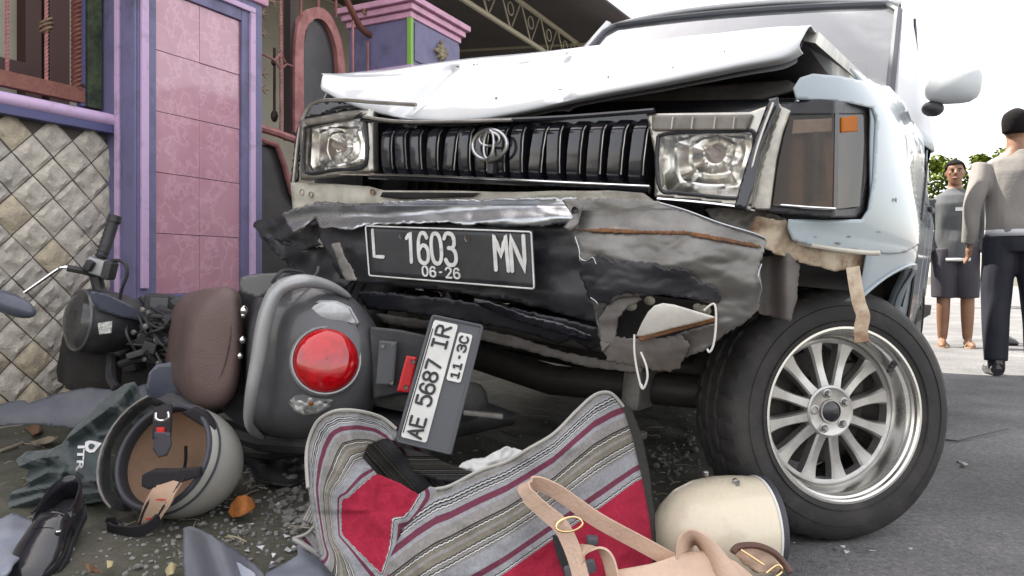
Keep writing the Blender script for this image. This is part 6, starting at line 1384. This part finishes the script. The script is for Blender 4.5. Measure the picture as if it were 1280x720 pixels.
b = B(); b.grid([[sp(.005 + .14 * i / 6, -.028 + .056 * j / 4, .012) for j in range(5)] for i in range(7)]); b.build("insole", "shoe_inside", sho, world=True)
b = B(); b.rings([[sp(a, y, -.014) for a, y in [(lin(hw, .0) * 0 + x_, s * lin(hw, x_) * 1.08) for s in (1, -1) for x_ in ([.29 * k / 14 for k in range(15)] if s == 1 else [.29 * k / 14 for k in range(14, -1, -1)])]], [sp(a, y, .003) for a, y in [(x_, s * lin(hw, x_) * 1.1) for s in (1, -1) for x_ in ([.29 * k / 14 for k in range(15)] if s == 1 else [.29 * k / 14 for k in range(14, -1, -1)])]]]); b.build("sole", "shoe_inside", sho, world=True)
b = B(); b.grid([[sp(.124 + .04 * i / 5, .020 * (j / 4 - 1), lin(tz, .124 + .04 * i / 5) * math.cos(.5 * (j / 4 - 1)) ** .5 + .0015) for j in range(9)] for i in range(6)]); b.build("elastic_tongue", "black_leather", up, world=True)
b = B(); c = sp(.17, .030, .048); b.lathe([(.001, .003), (.005, .002), (.006, 0)], c, None, 12); b.build("stud", "steel", up, world=True)

# ---------------------------------------------------------------- broken fairing pieces
def shard(nm, poly, fn, mat, label, th=.004, step=4, cat="plastic piece"):
    b = outline(poly, fn, step, jag=.4); o = b.build(nm, mat, None, thick=th, smooth=60); return tag(o, label, cat)
shard("broken_fairing", [(-14, 512), (10, 502), (30, 500), (36, 504), (70, 492), (110, 484), (150, 488), (190, 478), (215, 482), (205, 500), (160, 506), (120, 512), (108, 524), (96, 536), (70, 534), (40, 530), (-14, 534)], lambda u, v: P(u, v, 2.32 + .0015 * (520 - v) - .03 * math.sin((v - 480) * .05)), "shard_blue", "long dark blue fairing panel at the foot of the stone wall", .01)
shard("broken_fairing", [(229, 660), (236, 658), (262, 668), (296, 688), (320, 706), (330, 718), (322, 760), (240, 760), (230, 718), (228, 684)], lambda u, v: P(u, v, 1.46 - .0010 * (v - 660) - .05 * math.exp(-((u - 262 - .35 * (v - 660)) / 26) ** 2)), "shard_blue", "dark curved fairing shard with a raised edge below the orange leaf", .006)
shard("broken_fairing", [(332, 716), (352, 706), (372, 694), (372, 676), (384, 690), (414, 702), (420, 726), (440, 760), (320, 760)], lambda u, v: G(u, v, .055 + .02 * nz((u * .03, v * .04, 2))), "shard_pale", "pale blue grey plastic sheet under the striped bag hem", .004)
shard("broken_fairing", [(278, 695), (300, 704), (318, 716), (330, 742), (300, 742), (286, 716)], lambda u, v: P(u, v, 1.40 - .001 * (v - 690)), "shard_pale", "small grey plastic tongue beside the dark curved shard", .004)
shard("broken_fairing", [(-12, 655), (16, 640), (44, 652), (52, 668), (30, 690), (8, 715), (-12, 730)], lambda u, v: G(u, v, .10 + .012 * nz((u * .04, v * .04, 9))), "shard_pale", "flat grey plastic panel left of the black loafer", .006)
shard("broken_fairing", [(300, 556), (330, 552), (372, 556), (366, 561), (330, 564), (310, 562)], lambda u, v: P(u, v, 1.98 + .0003 * u), "straw", "splintered pale plastic strip under the scooter tail", .006)
shard("broken_fairing", [(300, 575), (320, 566), (345, 572), (380, 580), (388, 596), (360, 606), (320, 600)], lambda u, v: G(u, v, .09 + .03 * nz((u * .04, v * .06, 4))), "scooter_black", "flattened black plastic piece on the ground under the scooter", .006)

# leaves, pebbles, twigs
def leaf(nm, poly, fn, mat, label):
    b = outline(poly, fn, 2.5, jag=.3); o = b.build(nm, mat, None, thick=.0012, smooth=60); return tag(o, label, "leaf")
leaf("dry_leaf", [(285, 640), (288, 630), (296, 621), (306, 618), (316, 623), (320, 633), (313, 640), (302, 645), (290, 647)], lambda u, v: P(u, v, 1.76 + .0012 * (640 - v) + .012 * math.sin(u * .16)), "leaf_dry", "curled orange leaf lying below the scooter")
leaf("dry_leaf", [(206, 712), (214, 702), (222, 706), (218, 716), (208, 720)], lambda u, v: G(u, v, .075 + .01 * math.sin(u * .3)), "yellow_bit", "small yellow leaf scrap near the bottom edge")
leaf("dry_leaf", [(104, 704), (116, 706), (128, 716), (112, 715)], lambda u, v: G(u, v, .085 + .008 * math.sin(u * .3)), "leaf_brown", "brown leaf strip beside the black loafer")
leaf("dry_leaf", [(133, 700), (142, 701), (140, 707), (134, 710)], lambda u, v: G(u, v, .08), "yellow_bit", "pale yellow leaf scrap right of the black loafer")
leaf("dry_leaf", [(32, 534), (48, 528), (54, 538), (40, 544)], lambda u, v: G(u, v, .10 + .01 * math.sin(u * .3)), "leaf_brown", "brown leaf by the dark blue fairing panel")
leaf("dry_leaf", [(40, 552), (60, 545), (74, 546), (62, 553), (46, 557)], lambda u, v: G(u, v, .10 + .006 * math.sin(u * .2)), "straw", "pale dry leaf in the moss behind the jacket")
rnd = random.Random(5); b = B(); b4 = B(); nst = 0
def on_verge(u, v):
    z = .05
    for _ in range(4): p = G(u, v, z); z = verge_h(p.x, p.y)
    return G(u, v, z)
def pebble(bb, p, r):
    q = Matrix.Rotation(rnd.uniform(0, 6), 3, 'Z') @ Matrix.Rotation(rnd.uniform(-.6, .6), 3, 'X'); s = [r * rnd.uniform(.6, 1.1), r * rnd.uniform(.6, 1.1), r * rnd.uniform(.4, .75)]
    bm = bmesh.new(); bmesh.ops.create_icosphere(bm, subdivisions=1, radius=1); ph = rnd.uniform(0, 50)
    for v in bm.verts: v.co = v.co * (1 + .35 * noise.noise(v.co * 1.3 + Vector((ph, 0, 0))))
    bm.verts.index_update(); bb.add([q @ Vector((v.co.x * s[0], v.co.y * s[1], v.co.z * s[2])) + p + Vector((0, 0, s[2] * .5)) for v in bm.verts], [[v.index for v in f.verts] for f in bm.faces]); bm.free()
for cu, cv, su, sv, n, r0_ in ((340, 640, 60, 30, 150, .007), (375, 640, 18, 14, 60, .012), (120, 615, 14, 8, 22, .012), (215, 680, 60, 24, 120, .006), (60, 560, 50, 14, 60, .007), (150, 700, 60, 16, 60, .006), (310, 670, 70, 30, 120, .006), (840, 565, 50, 26, 200, .009), (700, 590, 120, 24, 120, .008), (480, 590, 100, 24, 100, .009), (350, 590, 40, 14, 60, .012), (1010, 660, 50, 14, 8, .004)):
    for _ in range(n):
        u, v = rnd.gauss(cu, su), rnd.gauss(cv, sv)
        if v < 470: continue
        p = on_verge(u, v); pebble(b, p, r0_ * rnd.uniform(.35, 1.25) * (1 if rnd.random() < .9 else 1.8))
o = b.build("gravel", "pebble", None, smooth=0); tag(o, kind="stuff")
for _ in range(130):
    u, v = rnd.gauss(rnd.choice((60, 250, 330, 840)), 60), rnd.gauss(rnd.choice((570, 660, 620, 570)), 26)
    if v < 500: continue
    p = on_verge(u, v) + Vector((0, 0, .004)); a = rnd.uniform(0, 6.3); l = rnd.uniform(.008, .035); b4.tube([p - Vector((math.cos(a), math.sin(a), 0)) * l, p + Vector((0, 0, .004)), p + Vector((math.cos(a), math.sin(a), .1)) * l], rnd.uniform(.0006, .002), 4)
o = b4.build("litter", "straw", None, smooth=0); tag(o, kind="stuff")
b = B(); b.tube(spline([on_verge(0, 566) + Vector((0, 0, .006)), on_verge(14, 563) + Vector((0, 0, .01)), on_verge(28, 556) + Vector((0, 0, .006))], 8), .005, 6); tag(b.build("twig", "straw"), "pale bent twig on the moss at the left edge", "twig")
# on the road: a broken rod and a fragment
b = B(); b.tube([G(1163, 543, .02), G(1168, 548, .008), G(1196, 551, .006), G(1230, 543, .012), G(1260, 536, .015)], [.006, .005, .003, .0025, .002], 6); tag(b.build("bent_rod", "black_plastic"), "thin bent black rod lying on the asphalt beside the tyre", "rod")
b = B(); b.box(G(1205, 581, .008), (.022, .016, .012), Matrix.Rotation(.6, 3, 'Z') @ Matrix.Rotation(.5, 3, 'X'), .002); b.box(G(1199, 577, .006), (.012, .012, .008), Matrix.Rotation(.2, 3, 'Z'), .002); tag(b.build("metal_fragment", "dull_steel"), "small grey fragment on the asphalt in front of the rod", "fragment")

# splintered lamp glass and plastic crumbs below the bumper
rnd = random.Random(31); b = B(); b2 = B()
for _ in range(170):
    u, v = rnd.gauss(rnd.choice((300, 380, 700, 860, 1020)), 50), rnd.gauss(rnd.choice((600, 650, 690)), 26)
    if v < 560: continue
    p = on_verge(u, v) + Vector((0, 0, .003)); a = rnd.uniform(0, 6.3); r_ = rnd.uniform(.003, .010); q = [p + Vector((math.cos(a + k * 2.1) * r_ * rnd.uniform(.5, 1.2), math.sin(a + k * 2.1) * r_ * rnd.uniform(.5, 1.2), rnd.uniform(0, .006))) for k in range(3)]
    (b if rnd.random() < .55 else b2).prism(q, (0, 0, .0015))
M("glass_crumb", (.55, .58, .6), .1, coat=.5)
tag(b.build("glass_crumbs", "glass_crumb", None, smooth=0), kind="stuff"); tag(b2.build("plastic_crumbs", "shard_blue", None, smooth=0), kind="stuff")
# ================================================================ people on the road, a tree behind them
M("skin", (.22, .115, .068), .5, rgb2=(.18, .09, .053), scale=12)
M("hair", (.010, .009, .009), .95, bump=.6, bscale=160, spec=.15)
M("eye_white", (.4, .38, .36), .3)
M("lip", (.22, .09, .07), .5)
M("shirt_grey", (.22, .205, .19), .8, rgb2=(.18, .17, .16), scale=6, bump=.15, bscale=60)
M("tee_grey", (.085, .09, .095), .85, rgb2=(.07, .075, .08), scale=6)
M("shorts_dark", (.035, .032, .042), .8)
M("trousers_navy", (.012, .013, .022), .8, rgb2=(.018, .018, .026), scale=8)
M("shirt_white", (.6, .6, .6), .8)
M("belt_pale", (.45, .45, .47), .4)
M("sandal", (.25, .17, .11), .7)
def remeshed(o, vox, sm=6):
    md = o.modifiers.new("r", 'REMESH'); md.mode = 'VOXEL'; md.voxel_size = vox; md.use_smooth_shade = True
    md = o.modifiers.new("c", 'SMOOTH'); md.iterations = sm; md.factor = .5
    return o
def ering(z, rx, ry, x=0, y=0, n=24): return [Vector((x + math.cos(2 * math.pi * k / n) * rx, y + math.sin(2 * math.pi * k / n) * ry, z)) for k in range(n)]
def person(loc, rz, label, group=None, H=1.68, arm_l=None, arm_r=None, head_turn=0, top="shirt_grey", sleeve=.95, bottom="trousers_navy", leg_to=.08, shoe="black_leather", stance=.10, hem=.90, belt=None, face=True, step=0.0):
    """local frame: the person looks along -Y, left hand on +X"""
    s = H / 1.70; root = thing("person", Matrix.Translation(loc) @ Matrix.Rotation(R(rz), 4, 'Z') @ Matrix.Scale(s, 4), label, "person", group)
    al = arm_l or [(.185, .01, 1.37), (.235, .03, 1.10), (.225, -.06, .86)]; ar = arm_r or [(-.185, .01, 1.37), (-.235, .03, 1.10), (-.225, -.06, .86)]
    legs = {sg: [(sg * .085, .0, .90), (sg * (stance * .95), -.012 + sg * step * .5, .49), (sg * stance, .025 + sg * step, .075)] for sg in (1, -1)}
    def limb(b, pts, rr, n=14): p = spline([Vector(q) for q in pts], 13); r3_ = [lin([(0, rr[0]), (.25, rr[1]), (.5, rr[2]), (.7, rr[3]), (1, rr[4])], i / 12) for i in range(13)]; b.tube(p, r3_, n)
    b = B()
    b.rings([ering(z, x, y, 0, d) for z, x, y, d in ((.82, .10, .09, 0), (.90, .155, .11, 0), (.98, .16, .115, 0), (1.08, .145, .105, 0), (1.20, .155, .11, -.005), (1.31, .165, .11, -.005), (1.39, .15, .09, .0), (1.435, .08, .065, .01), (1.47, .057, .058, .012), (1.55, .052, .056, .0))])
    for sg in (1, -1):
        limb(b, legs[sg], (.088, .078, .058, .056, .038)); a = Vector(legs[sg][2])
        b.tube([a + Vector((0, .045, -.035)), a + Vector((sg * .005, -.03, -.035)), a + Vector((sg * .018, -.11, -.052)), a + Vector((sg * .022, -.165, -.058))], [.032, .038, .034, .016], 12)
    for arm in (al, ar):
        limb(b, arm, (.050, .045, .037, .037, .026)); w_ = Vector(arm[2]); d = (w_ - Vector(arm[1])).normalized(); sd_ = Vector((0, 1, 0)); sd_ = (sd_ - d * sd_.dot(d)).normalized(); nn = d.cross(sd_)
        b.tube([w_, w_ + d * .045, w_ + d * .085], [.026, .036, .030], 10, True, .55)
        for i, (o_, l_) in enumerate(((-.026, .055), (-.009, .070), (.009, .066), (.025, .050))):
            p0_ = w_ + d * .08 + sd_ * -o_; b.tube([p0_, p0_ + d * l_ * .5 + nn * .008 * (1 if arm is al else -1), p0_ + d * l_ * .9 + nn * .024 * (1 if arm is al else -1)], [.0095, .009, .007], 7)
        b.tube([w_ + d * .03 - sd_ * .026, w_ + d * .055 - sd_ * .046, w_ + d * .085 - sd_ * .05], [.012, .010, .008], 7)
    # head, turned on the neck
    hb_ = B(); hb_.rings([ering(z, x, y, 0, d, 28) for z, x, y, d in ((1.485, .022, .03, -.045), (1.50, .042, .052, -.025), (1.53, .056, .072, -.012), (1.57, .066, .088, -.002), (1.61, .072, .094, .004), (1.65, .072, .093, .008), (1.68, .062, .08, .010), (1.702, .035, .048, .01), (1.708, .01, .012, .01))])
    hb_.tube([Vector((0, -.088, 1.615)), Vector((0, -.104, 1.585)), Vector((0, -.100, 1.575))], [.009, .014, .012], 8)
    hb_.ell((0, -.078, 1.545), (.022, .014, .010), None, 10, 6)
    for sg in (1, -1): hb_.ell((sg * .074, .008, 1.595), (.010, .018, .030), None, 10, 8); hb_.ell((sg * .04, -.062, 1.59), (.02, .014, .016), None, 10, 6)
    T = Matrix.Translation((0, .01, 0)) @ Matrix.Rotation(R(head_turn), 4, 'Z') @ Matrix.Translation((0, -.01, 0))
    b.add([T @ v for v in hb_.v], hb_.f)
    body_ = remeshed(b.build("body", "skin", root), .0075, 3)
    # hair as a cap over the skull
    b = B(); rows = []; hp = [(1.53, .056, .072, -.012), (1.57, .067, .088, -.002), (1.61, .073, .094, .004), (1.65, .073, .093, .008), (1.68, .063, .08, .010), (1.70, .040, .052, .01), (1.712, .012, .014, .01)]
    def hlin(z, k): return lin([(q[0], q[k]) for q in hp], z)
    for i in range(12):
        row = []
        for j in range(33):
            a = 2 * math.pi * j / 32; front = -math.sin(a); side = abs(math.cos(a)); low = 1.668 if front > .5 else (1.635 if front > 0 else 1.60 - .045 * min(1, -front * 1.5)); zz = low + (1.714 - low) * (i / 11) ** .8
            row.append(T @ Vector((math.cos(a) * (hlin(min(zz, 1.712), 1) + .006), hlin(min(zz, 1.712), 3) + math.sin(a) * (hlin(min(zz, 1.712), 2) + .007), zz + .006 * i / 11)))
        rows.append(row)
    b.grid(rows); b.build("hair", "hair", root, smooth=180, thick=.004, toff=1)
    if face:
        for sg in (1, -1):
            b = B(); b.ell(T @ Vector((sg * .030, -.0775, 1.607)), (.010, .007, .0042), None, 10, 6); e_ = b.build("eye", "eye_white", root); b = B(); b.ell(T @ Vector((sg * .030, -.0845, 1.607)), (.006, .003, .006), None, 8, 6); b.build("iris", "hair", e_)
            b = B(); b.tube([T @ Vector((sg * .014, -.0885, 1.622)), T @ Vector((sg * .032, -.0865, 1.628)), T @ Vector((sg * .05, -.074, 1.622))], [.004, .005, .003], 6); b.build("eyebrow", "hair", root)
        b = B(); b.tube([T @ Vector((-.026, -.082, 1.547)), T @ Vector((0, -.0935, 1.546)), T @ Vector((.026, -.082, 1.547))], [.004, .006, .004], 6); b.build("mouth", "lip", root)
    # clothes
    def fold(b_, amp, fr): 
        for v in b_.v: v += Vector((nz((v.x * fr, v.y * fr, v.z * fr * .6), 1), nz((v.x * fr, v.y * fr, v.z * fr * .6), 2), 0)) * amp
    b = B(); b.rings([ering(z, x, y, 0, d) for z, x, y, d in ((hem, .172, .128, 0), (.97, .176, .132, 0), (1.08, .168, .126, 0), (1.20, .174, .128, -.005), (1.31, .180, .126, -.005), (1.39, .162, .104, .0), (1.43, .095, .08, .01), (1.455, .072, .07, .012))])
    for arm in (al, ar):
        p = spline([Vector(q) for q in arm], 25); n = int(24 * sleeve); b.tube(p[:n + 1], [lin([(0, .066), (.45, .056), (1, .044)], i / 24) for i in range(n + 1)], 14)
    fold(b, .020, 8); remeshed(b.build("shirt", top, root), .009, 4)
    if belt: b = B(); b.rings([ering(hem + dz, .176, .132) for dz in (-.015, .028)], True, False); b.build("belt", belt, root, thick=.004)
    b = B(); b.rings([ering(z, x, y) for z, x, y in ((.80, .13, .11), (.86, .168, .122), (.93, .170, .125), (hem + .03, .165, .122))])
    for sg in (1, -1):
        p = spline([Vector(q) for q in legs[sg]], 25); zs = [q.z for q in p]; n = max(i for i in range(25) if zs[i] >= leg_to); b.tube(p[:n + 1], [lin([(0, .105), (.3, .098), (.6, .080), (1, .066)], i / 24) + (.012 if leg_to > .3 else 0) for i in range(n + 1)], 16)
    fold(b, .012, 8); remeshed(b.build("shorts" if leg_to > .3 else "trousers", bottom, root), .009, 4)
    for sg in (1, -1):
        a = Vector(legs[sg][2]); b = B()
        if shoe == "sandal":
            b.rings([[a + Vector((sg * .006 + x * .046, -.06 + y * .125, z)) for x, y in [(math.cos(t), math.sin(t)) for t in [2 * math.pi * k / 18 for k in range(18)]]] for z in (-.075, -.062)]); b.tube([a + Vector((-.035, -.09, -.06)), a + Vector((0, -.10, -.012)), a + Vector((.045, -.09, -.06))], .008, 6)
        else:
            b.tube([a + Vector((0, .055, -.030)), a + Vector((sg * .005, -.03, -.025)), a + Vector((sg * .018, -.12, -.042)), a + Vector((sg * .022, -.185, -.055))], [.040, .046, .042, .018], 14); b.tube([a + Vector((0, .01, -.03)), a + Vector((0, .0, .09))], [.05, .052], 14)
            for v in b.v: v.z = max(v.z, -.075 + .0)
        b.build("sandal" if shoe == "sandal" else "boot", shoe, root)
    return root
pm = person(G(1270, 470, 0), 158, "policeman seen from behind in grey shirt, black trousers and pale belt", H=1.66, sleeve=1.0, belt="belt_pale", head_turn=-18, hem=.915, face=True,
            arm_l=[(.185, .01, 1.37), (.25, .06, 1.10), (.26, .0, .86)], arm_r=[(-.19, .01, 1.37), (-.27, .04, 1.11), (-.285, -.04, .87)], stance=.115)
for o in pm.children:
    if o.name.startswith("belt"):
        b = B(); b.box((-.1, .128, .92), (.05, .02, .07), None, .006); b.build("belt_pouch", "shirt_white", pm)
mn = person(G(1194, 434, 0), -22, "man in a dark grey shirt and dark shorts with bare legs facing the crash", H=1.64, top="tee_grey", sleeve=.98, bottom="shorts_dark", leg_to=.42, shoe="sandal", hem=.80, head_turn=-4)
b = B(); b.box((.02, -.142, 1.255), (.075, .004, .032)); b.build("chest_print", "shirt_white", mn)
b = B(); b.rings([ering(.803 + dz, .178, .134) for dz in (-.016, .012)], True, False); b.build("hem_band", "shirt_white", mn, thick=.003)
person(G(1247, 430, 0), 60, "person in white shirt and dark trousers mostly hidden behind the policeman", H=1.62, top="shirt_white", bottom="trousers_navy", sleeve=.5, stance=.12)
# tree beyond
tp = Vector((9.15, 15.2, 0)); tr = thing("tree", tp, "small sunlit yellow green tree standing behind the man", "tree")
b = B(); b.tube([(0, 0, 0), (.05, 0, .8), (.0, .05, 1.6), (.04, 0, 2.4)], [.08, .065, .05, .02], 8)
for k in range(7):
    a = k * .9; b.tube([(0, .03, 1.3 + .12 * k), (math.cos(a) * .3, math.sin(a) * .3, 1.7 + .13 * k), (math.cos(a) * .55, math.sin(a) * .55, 1.95 + .12 * k)], [.03, .02, .006], 6)
b.build("trunk", "bark", tr)
rnd = random.Random(8); b = B()
cl_ = [(Vector((rnd.gauss(0, .42), rnd.gauss(0, .42), rnd.uniform(1.5, 2.9))), rnd.uniform(.16, .34)) for _ in range(46)]
for c, r_ in cl_:
    for _ in range(130):
        d = Vector((rnd.gauss(0, 1), rnd.gauss(0, 1), rnd.gauss(0, 1))).normalized() * r_ * rnd.uniform(.5, 1.05); p = c + d
        a = Vector((rnd.gauss(0, 1), rnd.gauss(0, 1), rnd.gauss(0, .6))).normalized() * .06; e = a.cross(Vector((rnd.gauss(0, 1), rnd.gauss(0, 1), rnd.gauss(0, 1)))).normalized() * .032
        b.add([p - a, p + e, p + a, p - e], [(0, 1, 2, 3)])
b.build("crown", "leaf", tr, smooth=0)
